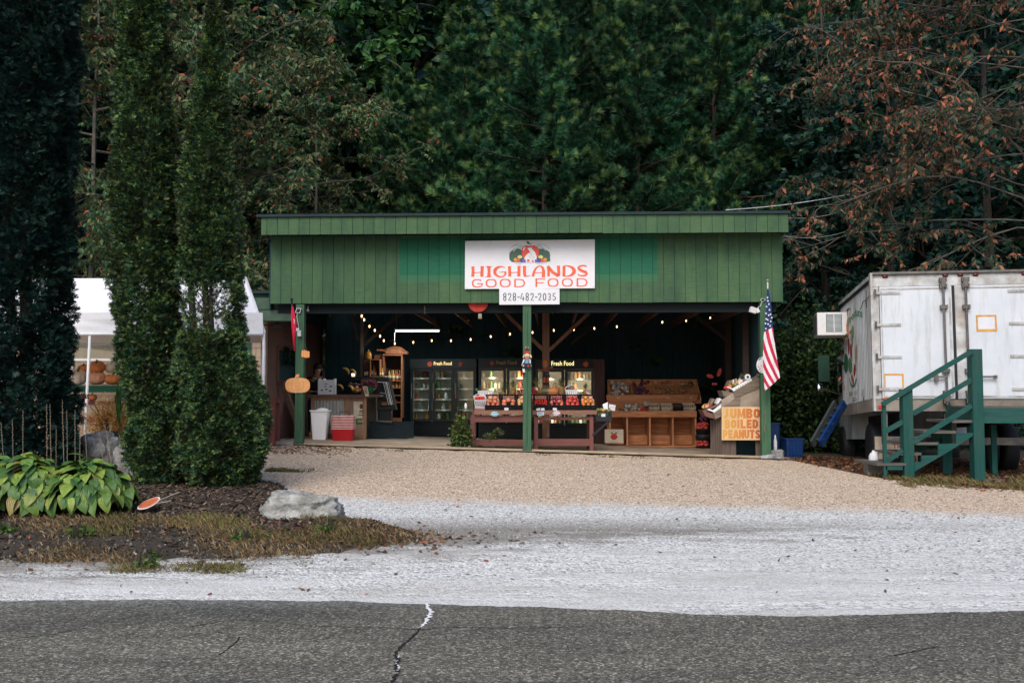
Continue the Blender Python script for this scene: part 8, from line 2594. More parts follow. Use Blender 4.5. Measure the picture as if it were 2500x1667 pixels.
MB().obox(((xa + xb) / 2, (yb0 + yb1) / 2, (zb0 + zb1) / 2 - 0.07), (xb - xa, 0.68, 0.02), (ang, 0, 0)).build('bin_floor', m_pnd, ps)
MB().box(xa, xb, yb1 - 0.01, yb1 + 0.02, z_c, zb1 + 0.08).build('back_board', m_pnd, ps)
MB().box(xa + 0.02, xb - 0.02, yb1 - 0.06, yb1 - 0.012, zb1 + 0.05, zb1 + 0.075).build('top_rail', m_pnd_v, ps)
for k in range(5):
  x = xa + (xb - xa - 0.03) * k / 4
  mb = MB()
  vs_ = [(x, yb0, zb0 - 0.02), (x, yb1 - 0.012, zb1 - 0.02), (x, yb1 - 0.012, zb1 + 0.07), (x, yb0, zb0 + 0.09)]
  vs_ += [(a + 0.022, c, d) for a, c, d in vs_]
  mb.add(vs_, [(0, 1, 2, 3), (7, 6, 5, 4), (0, 4, 5, 1), (1, 5, 6, 2), (2, 6, 7, 3), (3, 7, 4, 0)])
  mb.build('bin_side', m_pnd_v, ps)
rd = random.Random(9)
def heap(k, nm, keys, n, label, cat, grp, r=0.036):
  xl = xa + (xb - xa) * k / 4 + 0.04; xr_ = xa + (xb - xa) * (k + 1) / 4 - 0.05
  for i in range(n):
    f = rd.random()
    p = Vector((rd.uniform(xl + r, xr_ - r), yb0 + 0.04 + f * 0.42, zb0 + f * (zb1 - zb0) * 0.78 + 0.07 + r * rd.uniform(0.6, 2.2)))
    s = rd.uniform(0.85, 1.15) * r / 0.04
    put(FM[keys[i % len(keys)]] if isinstance(keys[0], str) else keys[i % len(keys)], nm, p, (rd.random() * 3, rd.random() * 3, 0), label, cat, grp, (s, s, s))
m_bag = plain('netted_bag', (0.50, 0.42, 0.34), bs=0, var=0.7, scale=22, rough=0.4, coord='World', dirt=(0.03, 0.03, 0.05), dirt_amt=0.9)
FM['bag'] = ballfruit('garlic_bag', m_bag, 0.05, 0.8, 9)
m_pot = plain('potato_skin', (0.30, 0.17, 0.08), bs=0.1, var=0.3, scale=9, coord='World')
FM['potato'] = ballfruit('potato', m_pot, 0.036, 0.8, 9)
heap(0, 'garlic_bag', ['bag'], 34, 'bagged garlic heaped in the leftmost upper bin', 'bag', 'garlic bags in the upper bin', 0.042)
heap(1, 'aubergine', ['plum'], 28, 'dark aubergine in the second upper bin', 'aubergine', 'aubergines in the upper bin')
heap(2, 'potato', ['potato'], 34, 'small brown potato in the third upper bin', 'potato', 'potatoes in the third bin', 0.033)
heap(3, 'sweet_potato', ['potato'], 20, 'sweet potato in the rightmost upper bin', 'potato', 'sweet potatoes in the last bin', 0.04)
zl_ = z_b - 0.028
for i in range(30):
  f = rd.random()
  p = Q(1523 + f * 40, 0); 
  put(FM['bag'], 'garlic_bag', (p.x, YQ + rd.uniform(0.08, 0.33), zl_ + rd.uniform(0.04, 0.17 if f < 0.7 else 0.10)), (rd.random() * 3, 0, 0), 'bagged garlic piled on the lower tier', 'bag', 'garlic bags on the lower tier')
for i in range(7):
  p = Q(1607 + rd.uniform(-7, 6), 0, YQ)
  put(FM['bag'], 'garlic_bag', (Q(1570 + rd.uniform(0, 14), 0).x, YQ + rd.uniform(0.26, 0.36), zl_ + rd.uniform(0.10, 0.22)), (rd.random() * 3, 0, 0), 'bagged garlic behind the red net on the lower tier', 'bag', 'garlic bags behind the red net')
mb = MB(smooth=True); p = Q(1564, 0); mb.ball((p.x, YQ + 0.1, zl_ + 0.05), 0.115, 1, 0.7, 0.45, 14, 7)
tag(mb.build('red_net_bag', plain('red_net', (0.45, 0.02, 0.02), bs=0.5, bscale=120, scale=20, var=0.4)), 'bright red net bag at the middle of the lower tier', 'bag')
for i in range(6):
  put(FM['potato'], 'sweet_potato', (Q(1503 + i * 4, 0).x, YQ + 0.12 + (i % 3) * 0.08, zl_ + 0.04 + (i % 2) * 0.04), (0, 0, i), 'sweet potato at the left end of the lower tier', 'potato', 'sweet potatoes on the lower tier', (1.2, 0.8, 0.9))
m_cb = plain('cream_basket', (0.52, 0.44, 0.32), bs=0, rough=0.45)
for (u, w, mt, lb_) in ((1590, 0.25, m_cb, 'cream slotted basket of sweet potatoes beside the red net'), (1620, 0.28, m_cb, 'cream slotted basket, second on the lower tier'), (1648, 0.22, m_bc, 'dark basket between the cream ones on the lower tier'), (1674, 0.30, m_cb, 'cream slotted basket at the right end of the lower tier')):
  slot_basket(lb_, (Q(u, 0).x, YQ + 0.17, zl_ + 0.004), w, 0.26, 0.17, (R(22), 0, 0), False, mt, 6)
for i in range(6):
  put(FM['potato'], 'sweet_potato', (Q(1585 + i * 2.5, 0).x, YQ + 0.14 + (i % 2) * 0.05, zl_ + 0.13), (0, 0.3, i), 'sweet potato inside the first cream basket', 'potato', 'sweet potatoes in the cream basket')
for (u, v, r, lb_) in ((1534, 930, 5.5, 'round brown disc standing on the top rail above the garlic'), (1581, 933, 3.5, 'small round brown disc on the top rail'), (1646, 934, 5, 'round orange disc on the top rail near the shiny tube')):
  mb = MB(); mb.prism([(u + r * math.cos(t), v + r * math.sin(t)) for t in [i * 0.3927 for i in range(16)]], on_plane(yb1 - 0.07), -0.02, 0)
  tag(mb.build('wooden_disc', m_pnd), lb_, 'disc')
tag(MB(smooth=True).tube([at(1658, 937, yb1 - 0.1), at(1691, 937, yb1 - 0.1)], 0.045, 10).build('foil_roll', plain('silver_foil', (0.55, 0.50, 0.40), metal=0.8, rough=0.3, scale=15, var=0.5, bs=0.3)), 'shiny silver roll lying on the top rail', 'roll')
for (u, lb_) in ((1510, 'small yellow tag under the first upper bin'), (1631, 'small yellow tag under the third upper bin'), (1687, 'small yellow tag under the last upper bin'), (1600, 'small cream tag on the top rail')):
  v = 971 if u != 1600 else 932
  card_(lb_, rc(u - 3, v - 2, u + 3, v + 2), (YQ + 0.36) if u != 1600 else yb1 - 0.08, m_cream, 1, cat='tag')
bx = thing('apple_box', 'cream carton printed with a red apple in the left cubby', 'box', floor_at(1500, YQ))
q0, q1 = Q(1477, 1081, YQ - 0.14), Q(1522, 1048, YQ - 0.14)
MB().box(q0.x, q1.x, YQ - 0.14, YQ - 0.04, q0.z, q1.z).build('body', plain('cream_carton', (0.55, 0.46, 0.34), bs=0.05, var=0.05), bx)
pb_ = on_plane(YQ - 0.141)
MB().prism([(1499 + 8 * math.cos(t) * (1 + 0.08 * math.cos(2 * t)), 1066 + 7.5 * math.sin(t)) for t in [i * 0.2618 for i in range(24)]], pb_, 0, 0.002).build('apple_print', lcol('print_apple', (0.40, 0.02, 0.02)), bx)
for s in (-1, 1):
  MB().prism([(1499, 1058.5), (1499 + s * 4, 1055), (1499 + s * 10, 1055.5), (1499 + s * 6, 1058.5)], pb_, 0.001, 0.003).build('leaf_print', lcol('print_dark_green', (0.05, 0.10, 0.04)), bx)
put_text('FARMS', 1486, 1050.5, 1513, 1053.5, pb_, 0.001, lcol('print_sage', (0.30, 0.28, 0.18)), bx)
MB().prism(rc(1489, 1077, 1509, 1078.5), pb_, 0, 0.002).build('print_line', lcol('print_sage', (0.30, 0.28, 0.18)), bx)
q = floor_at(1714, YQ - 0.1)
for k, (z, lb_) in enumerate(((0.0, 'lower black bucket of red apples between the stands'), (0.33, 'upper black bucket of red apples between the stands'))):
  root = thing('apple_bucket', lb_, 'bucket', (q.x, q.y, q.z + z))
  mb = MB(smooth=True); mb.lathe([(0.15, 0), (0.165, 0.10 if k else 0.04), (0.17, 0.102 if k else 0.042), (0.001, 0.09 if k else 0.03)], (q.x, q.y, q.z + z), 20); mb.build('body', m_blk, root)
  mb = MB(); ring(mb, (q.x, q.y, q.z + z + (0.115 if k else 0.30)), 0.172, 0.172, 0.005); mb.build('rim', m_steel, root)
  if k == 0:
    MB(smooth=True).lathe([(0.166, 0.20), (0.168, 0.325)], (q.x, q.y, q.z), 20).build('wrap', m_blk, root)
  for i in range(26):
    a = i * 2.4; rr = 0.13 * math.sqrt((i % 13 + 0.5) / 13)
    put(FM['apple'], 'apple', (q.x + rr * math.cos(a), q.y + rr * math.sin(a), q.z + z + (0.14 if k else 0.075) + (0.07 if i > 12 else 0) + 0.05 * (1 - rr / 0.13)), (i, 0, 0), 'red apple in the %s black bucket' % ('upper' if k else 'lower'), 'apple', 'apples in the %s bucket' % ('upper' if k else 'lower'))
for i in range(9):
  a = i * 2.4; rr = 0.02 * i ** 0.7
  put(FM['plum'], 'plum', (q.x + rr * math.cos(a), q.y + rr * math.sin(a), q.z + 0.33 + 0.30 + 0.02 * (9 - i) * 0.6), (i, 0, 0), 'dark plum heaped on top of the upper bucket', 'plum', 'plums on the apple bucket', (0.9, 0.9, 0.9))
m_gw = wood('weathered_grey_wood', (0.20, 0.155, 0.115), dirt=(0.08, 0.055, 0.04), dirt_amt=0.6)
m_gw_v = wood('weathered_grey_upright', (0.13, 0.095, 0.075), vert=True, dirt=(0.05, 0.035, 0.03), dirt_amt=0.6)
m_ply = plain('stained_plywood', (0.36, 0.29, 0.23), scale=2.5, var=0.35, bs=0.2, dirt=(0.14, 0.09, 0.06), dirt_amt=0.6)
YG = 20.2
G = lambda u, v, Y=YG: at(u, v, Y)
gs = thing('fruit_rack', 'weathered grey wooden rack with two sloping trays of boxed fruit beside the right post', 'rack', floor_at(1790, YG + 0.3))
MB().prism([(1760, 1003), (1762, 976), (1796, 955), (1857, 920), (1857, 1000)], on_plane(YG + 0.02), -0.02, 0).build('side_sheet', m_ply, gs)
def tray(pts_front, depth, nm, y0):
  MB().prism(pts_front, on_plane(y0), -0.022, 0).build(nm, m_gw, gs)
tray([(1741, 1009), (1747, 1023), (1806, 995), (1808, 971), (1800, 969)], 0.5, 'tray_board', YG)
tray([(1790, 956), (1795, 972), (1857, 945), (1857, 922), (1850, 921)], 0.5, 'tray_board', YG)
MB().prism([(1715, 1000), (1742, 1010), (1747, 1023), (1722, 1015)], on_plane(YG), -0.5, -0.03).build('tray_end', wood('maroon_tray_end', (0.16, 0.07, 0.055)), gs)
MB().prism([(1763, 953), (1790, 958), (1796, 973), (1768, 968)], on_plane(YG), -0.5, -0.03).build('tray_end', m_gw, gs)
for k in range(4):
  MB().prism([(1716 + k * 4, 1003), (1721 + k * 4, 1004.5), (1802 + k * 2, 966), (1798 + k * 2, 964)], on_plane(YG + 0.1 + k * 0.1), -0.06, 0).build('tray_slat', m_gw, gs)
  MB().prism([(1766 + k * 4, 957), (1771 + k * 4, 958.5), (1853 + k * 2, 918), (1850 + k * 2, 916)], on_plane(YG + 0.1 + k * 0.1), -0.06, 0).build('tray_slat', m_gw, gs)
for (u0, u1, v0, v1, yy) in ((1735, 1741, 1024, 1088, 0.35), (1742, 1747, 1024, 1089, 0.30), (1748, 1752, 1022, 1091, 0.22), (1753, 1757, 1020, 1092, 0.15), (1758, 1761, 1012, 1094, 0.08), (1762, 1782, 1074, 1102, 0.0), (1783, 1797, 1074, 1102, 0.0), (1845, 1857, 1074, 1102, 0.0)):
  a, c = G(u0, v1, YG + yy), G(u1, v0, YG + yy)
  MB().box(a.x, c.x - 0.003, YG + yy, YG + yy + 0.03, zf(a.x) - 0.01, c.z).build('slat', m_gw_v, gs)
MB().box(G(1798, 0).x, G(1844, 0).x, YG + 0.5, YG + 0.52, zf(4.5), G(0, 1074).z).build('inner_panel', m_intw, gs)
MB().box(G(1838, 0).x, G(1857, 0).x, YG + 0.1, YG + 0.16, G(0, 916).z, G(0, 912).z).build('top_lath', m_gw, gs)
def slopebox(label, p, w, h, name='fruit_box', mt=m_carton, fr=None, n=0):
  """white carton lying on the slope: polygon p of its near side"""
  root = thing(name, label, 'box', at(p[0][0], p[0][1], YG + 0.05))
  MB().prism(p, on_plane(YG + 0.05), -0.02, 0.0).build('near_side', mt, root)
  q_ = [(p[0][0] - w, p[0][1] - h), (p[-1][0], p[-1][1]), p[0], (p[0][0] - w, p[0][1] - h)]
  MB().prism([(p[0][0] - w * 1.2, p[0][1] - h * 0.9), (p[0][0], p[0][1]), (p[1][0], p[1][1]), (p[1][0] - w * 1.2, p[1][1] - h * 0.9)], on_plane(YG + 0.06), -0.32, 0).build('end', mt, root)
  return root
b1 = slopebox('long white fruit carton on the lower grey tray', [(1741, 1001), (1738, 1004), (1744, 1008), (1788, 983), (1785, 972), (1780, 971)], 9, 4)
b2 = slopebox('long white fruit carton on the upper grey tray', [(1788, 948), (1786, 950), (1792, 956), (1838, 933), (1834, 924), (1830, 924)], 9, 5)
for (root_, pts) in ((b1, ((1733, 985, 1740, 973), (1748, 985, 1756, 972), (1762, 979, 1772, 972))), (b2, ((1776, 940, 1782, 929), (1802, 936, 1812, 923), (1818, 930, 1826, 920)))):
  for k, (u0, v0, u1, v1) in enumerate(pts):
    MB().prism([(u0, v0), (u0 + 4, v0 + 2), (u1 + 6, v1 + 2), (u1, v1 - 1)], on_plane(YG + 0.12 + k * 0.05), -0.25, 0).build('divider', m_carton if k else m_gw, root_)
for k in range(7):
  u = 1796 + k * 5.6; v = 947.5 - k * 2.9
  MB().prism([(u, v), (u + 1, v - 0.5), (u + 2, v + 3), (u + 1, v + 3.5)], on_plane(YG + 0.045), 0, 0.004).build('slot', m_gw_v, b2)
rd = random.Random(12)
def heapG(u0, v0, u1, v1, n, keys, nm, label, cat, grp):
  for i in range(n):
    f = rd.random()
    p = at(u0 + (u1 - u0) * f + rd.uniform(-2, 2), v0 + (v1 - v0) * f + rd.uniform(-2.5, 1.5), YG + 0.10 + rd.uniform(0, 0.28))
    put(FM[keys[i % len(keys)]], nm, p, (rd.random() * 3, 0, 0), label, cat, grp)
heapG(1719, 993, 1738, 989, 22, ['peach', 'orange', 'squash', 'onion'], 'peach', 'peach at the low end of the lower grey tray', 'peach', 'peaches on the lower tray')
heapG(1771, 949, 1786, 942, 20, ['tomato', 'orange', 'apple'], 'tomato', 'red tomato at the low end of the upper grey tray', 'tomato', 'tomatoes on the upper tray')
heapG(1790, 942, 1810, 934, 14, ['orange', 'green', 'green'], 'pepper', 'orange and green pepper in the upper white carton', 'pepper', 'peppers in the upper carton')
for k in range(6):
  tag(MB().prism([(1782 + k * 3, 941 - k * 1.5), (1784 + k * 3, 942 - k * 1.5), (1783 + k * 3, 930 - k * 1.2), (1781 + k * 3, 930.5 - k * 1.2)], on_plane(YG + 0.25), -0.12, 0).build('packet', [m_carton, m_gw, m_cream][k % 3]), 'thin upright packet standing in the upper grey tray', 'packet', 'packets in the upper tray')
ey = thing('tape_roll', 'white tape roll with a black centre at the top of the upper tray', 'tape roll', G(1825, 925))
for (r_, mt, d) in ((7, m_wb, 0.0), (3.0, m_blk, 0.006)):
  MB().prism([(1825.5 + r_ * math.cos(t), 920 + r_ * math.sin(t)) for t in [i * 0.3491 for i in range(18)]], on_plane(YG + 0.03), -0.03 if d == 0 else 0, d).build('disc' if d == 0 else 'centre', mt, ey)
c = G(1818, 926, YG + 0.2)
shrub('greens', 'bunch of grey green leaves beside the round lid', c, 0.13, 0.08, 0.10, 120, 0.05, leafmat('sage_leaves', [(0, (0.14, 0.12, 0.06)), (1, (0.26, 0.24, 0.12))]), 'greens', seed=44, stems=3)
for (u, v, ru, rv, ro, lb_) in ((1733.5, 918, 9, 4.6, 0.3, 'left red oval leaf decoration in the dark'), (1756, 909, 4.6, 11, 0.35, 'right red oval leaf decoration in the dark'), (1741, 937, 3, 3, 0, 'left small red berry of the hanging decoration'), (1747.5, 937, 3, 3, 0, 'right small red berry of the hanging decoration')):
  pts = []
  for i in range(18):
    t = i * 0.3491
    x, y = ru * math.cos(t), rv * math.sin(t)
    pts.append((u + x * math.cos(ro) - y * math.sin(ro), v + x * math.sin(ro) + y * math.cos(ro)))
  tag(MB().prism(pts, on_plane(22.4), -0.015, 0).build('red_ornament', plain('ornament_red', (0.50, 0.06, 0.04), bs=0) if 'ornament_red' not in bpy.data.materials else bpy.data.materials['ornament_red']), lb_, 'ornament')
def plateY(off): return on_front(off)
f5 = on_front(0.036)
pp = thing('pumpkin_sign', 'flat orange pumpkin cutout fixed low on the left green post', 'sign', hit(727, 960, 0.04))
m_po = plain('pumpkin_orange_paint', (0.92, 0.42, 0.15), bs=0.1, var=0.08)
m_pol = plain('pumpkin_line', (0.85, 0.66, 0.42), bs=0)
pts = [(720, 921), (724, 914), (731, 913), (730, 921)]
MB().prism(pts, f5, 0.0, 0.02).build('stem', m_po, pp)
body = [(727 + 30 * math.copysign(abs(math.cos(t)) ** 0.8, math.cos(t)), 940.5 + 19.5 * math.copysign(abs(math.sin(t)) ** 0.75, math.sin(t)) * (0.93 + 0.07 * abs(math.cos(t)))) for t in [i * 0.1571 for i in range(40)]]
MB().prism(body, f5, 0.0, 0.018).build('body', m_po, pp)
for (cu, ru) in ((727, 9.5), (727, 19.5)):
  for s in (-1, 1):
    mb = MB(); ribbon(mb, [(cu + s * ru * math.cos(t) , 940.5 + 18.5 * math.sin(t)) for t in [-1.35 + i * 0.27 for i in range(11)]], 1.3, f5, 0.018, 0.021); mb.build('rib_line', m_pol, pp)
hp = thing('hanging_pumpkin', 'small slatted wooden pumpkin hanging on strings right of the left post', 'ornament', hit(746, 864, -0.1))
f6 = on_front(0.02)
for k, (u0, u1, v0, v1) in enumerate(((737, 741, 855, 872), (741.6, 745.6, 853.5, 873), (746.2, 750.2, 855.5, 874), (750.8, 756, 857, 873))):
  MB().prism([(u0, v0 + 2), (u0 + 2, v0), (u1, v0 + 1), (u1, v1 - 1), (u0 + 2, v1), (u0, v1 - 2)], f6, 0, 0.03).build('slat', m_po, hp)
mb = MB(); mb.tube([hit(739, 855, 0.035), hit(744, 840, 0.03), hit(750, 856, 0.035)], 0.003, 4); mb.build('string', m_stalk, hp)
rf = thing('red_flag', 'red banner flag on a black staff at the left green post', 'flag', hit(728, 812, 0.05))
m_redf = plain('red_flag_cloth', (0.62, 0.02, 0.06), bs=0.15, bscale=9, var=0.12, scale=2.5)
MB(smooth=True).tube([hit(727, 806, 0.03), hit(712, 733, 0.38)], 0.014, 6).build('staff', m_blk, rf)
MB(smooth=True).ball(hit(712, 731, 0.42), 0.028, n=8).build('finial', m_blk, rf)
def cloth(outline_l, outline_r, mp, nu, nv, mats, pick, name, root, amp=0.03):
  """cloth between two edge curves given per v; folds as real relief"""
  mb = MB(smooth=True)
  vv_ = np.linspace(outline_l[0][1], max(outline_l[-1][1], outline_r[-1][1]), nv + 1)
  V, F, MI = [], [], []
  for j in range(nv + 1):
    t = j / nv
    lu, lv = np.interp(t, np.linspace(0, 1, len(outline_l)), [p[0] for p in outline_l]), np.interp(t, np.linspace(0, 1, len(outline_l)), [p[1] for p in outline_l])
    ru, rv = np.interp(t, np.linspace(0, 1, len(outline_r)), [p[0] for p in outline_r]), np.interp(t, np.linspace(0, 1, len(outline_r)), [p[1] for p in outline_r])
    for i in range(nu + 1):
      s = i / nu
      u, v = lu + (ru - lu) * s, lv + (rv - lv) * s
      V.append((mp(u, v, amp * math.sin(s * 9 + t * 3) * (0.3 + t) + 0.02), u, v))
  for j in range(nv):
    for i in range(nu):
      p = j * (nu + 1) + i
      mb.f.append((p, p + nu + 1, p + nu + 2, p + 1))
      uc_ = sum(V[q_][1] for q_ in (p, p + 1, p + nu + 1, p + nu + 2)) / 4
      vc_ = sum(V[q_][2] for q_ in (p, p + 1, p + nu + 1, p + nu + 2)) / 4
      mb.mi.append(pick(uc_, vc_, (i + 0.5) / nu, (j + 0.5) / nv))
  mb.v = [tuple(p[0]) for p in V]
  return mb.build(name, mats, root)
cloth([(712.5, 743), (711.5, 770), (713, 800), (716.5, 840), (718, 857)], [(715, 743), (721, 770), (724.5, 790), (720.5, 825), (719.5, 857)], on_front(0.30), 8, 30, [m_redf], lambda *a: 0, 'cloth', rf, 0.02)
mb = MB(); ribbon(mb, [(717, 778), (719, 783), (718, 790)], 1.2, on_front(0.345), 0, 0.002); mb.build('emblem', m_white, rf)
for (side, P1, lamp, lab) in (('l', [(721, 763), (725, 752), (736, 753), (732, 765)], (731, 814), 'left'), ('r', [(1856, 733), (1860, 728), (1869, 731), (1862, 738)], (1838, 757), 'right')):
  sp0 = thing('solar_light', 'white solar floodlight with its small panel high on the %s green post' % lab, 'light', hit(P1[0][0], P1[0][1], 0.05))
  MB().prism(P1, on_front(0.06), 0, 0.015).build('panel_frame', m_white, sp0)
  cx = sum(p[0] for p in P1) / 4; cy = sum(p[1] for p in P1) / 4
  MB().prism([(cx + (u - cx) * 0.8, cy + (v - cy) * 0.8) for u, v in P1], on_front(0.06), 0.0155, 0.018).build('cells', m_blk, sp0)
  l0 = hit(*lamp, 0.07)
  if side == 'l':
    mb = MB(); mb.obox(l0, (0.07, 0.08, 0.12)); mb.obox(l0 + Vector((-0.03, -0.02, 0.08)), (0.06, 0.05, 0.06)); mb.build('lamp_head', m_white, sp0)
  else:
    mb = MB(); mb.obox(l0, (0.12, 0.08, 0.11), (0, 0.3, 0.2)); mb.build('lamp_head', m_white, sp0)
    mb = MB(); mb.obox(hit(1849, 758, 0.06), (0.07, 0.06, 0.09), (0, -0.4, 0)); mb.build('sensor', m_white, sp0)
  mb = MB(); mb.tube([hit(cx, cy, 0.06), hit(cx - 5 if side == 'r' else cx - 4, cy + 14, 0.06), hit(lamp[0] + (12 if side == 'r' else 0), lamp[1] - 6, 0.06)], 0.006, 4); mb.build('cable', m_white, sp0)
def doll_blob(root, name, mt, u, v, ru, rv, mp, dep=0.03):
  c = mp(u, v, 0.0)
  k = (mp(u + 1, v, 0) - mp(u, v, 0)).length
  mb = MB(smooth=True); mb.ball(c, 1.0, ru * k, dep, rv * k, 14, 9)
  return mb.build(name, mt, root)
d1_ = thing('scarecrow', 'scarecrow doll in pointed black hat and blue shirt hung on the middle green post', 'doll', hit(1286, 912, 0.05))
ms = on_front(0.055)
m_dnv = plain('dark_denim', (0.02, 0.018, 0.03), bs=0); m_hat = plain('hat_maroon', (0.10, 0.015, 0.015), bs=0); m_hb = plain('hat_band_red', (0.55, 0.05, 0.03), bs=0)
m_skin = plain('doll_cream', (0.62, 0.50, 0.40), bs=0); m_straw = plain('doll_straw', (0.55, 0.46, 0.26), bs=0.2); m_shirt = plain('doll_blue', (0.14, 0.32, 0.55), bs=0); m_scarf = plain('doll_scarf', (0.58, 0.14, 0.06), bs=0)
MB().prism([(1278, 866), (1281, 858), (1284, 849), (1288, 846), (1291, 855), (1296, 866)], ms, -0.02, 0.02).build('hat', m_hat, d1_)
MB().prism([(1280, 861.5), (1281, 857.5), (1293, 857.5), (1294.5, 861.5)], ms, 0.021, 0.026).build('hat_band', m_hb, d1_)
for s, u in ((-1, 1284.5), (1, 1289)):
  doll_blob(d1_, 'hat_tuft', m_skin, u, 849.5, 1.6, 3, ms, 0.02)
doll_blob(d1_, 'head', m_skin, 1287, 868.5, 7.2, 6.6, ms, 0.05)
for u, s in ((1280, -1), (1295, 1)):
  MB().prism([(u, 863), (u + s * 4, 872), (u + s * 1.5, 874), (u - s * 1.5, 870)], ms, 0, 0.04).build('straw_hair', m_straw, d1_)
for u in (1285.2, 1288.6):
  doll_blob(d1_, 'eye', m_blk, u, 867.5, 0.7, 0.8, lambda a, c, d: ms(a, c, 0.05), 0.006)
mb = MB(); ribbon(mb, [(1284.5, 870), (1287, 871.5), (1289.5, 870)], 0.5, ms, 0.048, 0.054); mb.build('mouth', m_dnv, d1_)
doll_blob(d1_, 'scarf', m_scarf, 1287, 876, 6.5, 2.6, ms, 0.045)
MB().prism([(1281, 877), (1292, 877), (1293, 888), (1279.5, 888)], ms, -0.02, 0.03).build('shirt', m_shirt, d1_)
for (a, c) in (((1280, 877), (1275, 890)), ((1293, 877), (1296, 892))):
  mb = MB(smooth=True); mb.tube([ms(*a, 0.01), ms(*c, 0.02)], 0.016, 6); mb.build('sleeve', m_wb, d1_)
  doll_blob(d1_, 'hand', m_straw, c[0], c[1] + 1, 2.4, 2.2, ms, 0.02)
for u in (1282, 1292):
  mb = MB(); ribbon(mb, [(u, 877), (u - 1, 888)], 1.6, ms, 0.031, 0.036); mb.build('strap', m_dnv, d1_)
MB().prism([(1276, 887), (1297, 887), (1294, 899), (1288, 901), (1285, 894), (1281, 900), (1275, 899)], ms, -0.01, 0.035).build('trousers', m_dnv, d1_)
doll_blob(d1_, 'patch', m_skin, 1278, 892.5, 2, 2, lambda a, c, d: ms(a, c, 0.036), 0.006)
doll_blob(d1_, 'patch', m_hb, 1289.5, 893.5, 2.4, 2.2, lambda a, c, d: ms(a, c, 0.036), 0.006)
MB().prism([(1275.5, 900), (1281.5, 900), (1281.5, 909), (1277, 909)], ms, -0.01, 0.02).build('leg', m_wb, d1_)
MB().prism([(1273, 910.5), (1281.5, 910), (1281.5, 913), (1273, 913.5)], ms, -0.01, 0.03).build('shoe', m_blk, d1_)
d2_ = thing('scarecrow', 'scarecrow doll with orange hat, dark skirt and orange legs on the brown inner post', 'doll', at(1332, 940, 22.2))
m2 = on_plane(22.26)
m_or = plain('doll_orange', (0.62, 0.12, 0.03), bs=0); m_tanb = plain('doll_tan', (0.45, 0.25, 0.10), bs=0.1); m_sk = plain('doll_dark_skirt', (0.008, 0.03, 0.035), bs=0); m_plaid = plain('doll_plaid', (0.32, 0.07, 0.05), bs=0)
MB().prism([(1324, 888), (1328, 880), (1334, 879), (1337, 886), (1339, 890), (1332, 889)], m2, -0.02, 0.03).build('hat', m_or, d2_)
doll_blob(d2_, 'head', m_tanb, 1332, 894, 6, 6.5, m2, 0.05)
for s in (-1, 1):
  pts = [m2(1332 + s * 4, 903, 0.0), m2(1332 + s * 11, 901 + s * -4, 0.02)]
  mb = MB(smooth=True); mb.tube(pts, 0.028, 7); mb.build('arm', m_plaid, d2_)
  doll_blob(d2_, 'hand', m_tanb, 1332 + s * 15, 901 - s * 4, 3.2, 2.8, m2, 0.03)
MB().prism([(1327, 900), (1338, 900), (1339, 910), (1327, 910)], m2, -0.02, 0.03).build('shirt', m_plaid, d2_)
MB().prism([(1328, 907), (1338, 907), (1343, 919), (1334, 922), (1324, 920)], m2, -0.025, 0.04).build('skirt', m_sk, d2_)
doll_blob(d2_, 'patch', m_hb, 1336.5, 913, 1.8, 1.8, lambda a, c, d: m2(a, c, 0.04), 0.006)
for u in (1329.5, 1337.5):
  MB().prism([(u - 2.5, 921), (u + 2.5, 921), (u + 2.2, 933), (u - 2.2, 933)], m2, -0.02, 0.025).build('leg', m_or, d2_)
  doll_blob(d2_, 'shoe', m_blk, u, 936, 3.2, 2, m2, 0.035)
rsn = thing('round_sign', 'round white sign with a red fruit print at the right green post', 'sign', hit(1854, 905, 0.1))
fr_ = on_front(0.04)
MB().prism([(1862 + 15.5 * math.cos(t), 891 + 20 * math.sin(t)) for t in [i * 0.2094 for i in range(30)]], fr_, 0, 0.012).build('disc', m_wsign, rsn)
for (u, v, r_) in ((1851, 895, 2), (1855, 899, 2.2), (1853, 903, 1.8), (1858, 893, 1.6), (1857, 906, 2)):
  MB().prism([(u + r_ * math.cos(t), v + r_ * 0.7 * math.sin(t)) for t in [i * 0.785 for i in range(8)]], fr_, 0.012, 0.015).build('fruit_print', lcol('sticker_rust', (0.5, 0.16, 0.08)), rsn)
for k in range(4):
  t = -1.9 - k * 0.14
  MB().prism([(1862 + 13 * math.cos(t) + a, 891 + 17.5 * math.sin(t) + c) for a, c in ((-1, -1.2), (1, -1.2), (1, 1.2), (-1, 1.2))], fr_, 0.012, 0.015).build('letter_print', lcol('ink', (0.02, 0.03, 0.03)), rsn)
fl_ = thing('national_flag', 'red white and blue stars and stripes flag hanging from a staff on the right post', 'flag', hit(1875, 760, 0.4))
ff = on_front(0.42)
m_fr, m_fw, m_fb = plain('flag_red', (0.52, 0.018, 0.06), bs=0, var=0.06), plain('flag_white', (0.74, 0.72, 0.74), bs=0, var=0.03), plain('flag_blue', (0.012, 0.035, 0.13), bs=0, var=0.08)
def pick(u, v, s, t):
  if v < 812 - 0.55 * (u - 1863): return 2
  q = (u - 1863) - 0.20 * (v - 815) - 0.0016 * (v - 815) ** 2
  return 0 if int(math.floor((q + 2) / 8.3)) % 2 else 1
cl = cloth([(1872.5, 705), (1870, 740), (1866.5, 790), (1863, 830), (1862, 870), (1863, 910), (1866, 955)], [(1875, 705), (1882, 740), (1886, 790), (1890, 830), (1896, 870), (1900.5, 900), (1904, 922)], ff, 36, 150, [m_fr, m_fw, m_fb], pick, 'cloth', fl_, 0.012)
mb = MB()
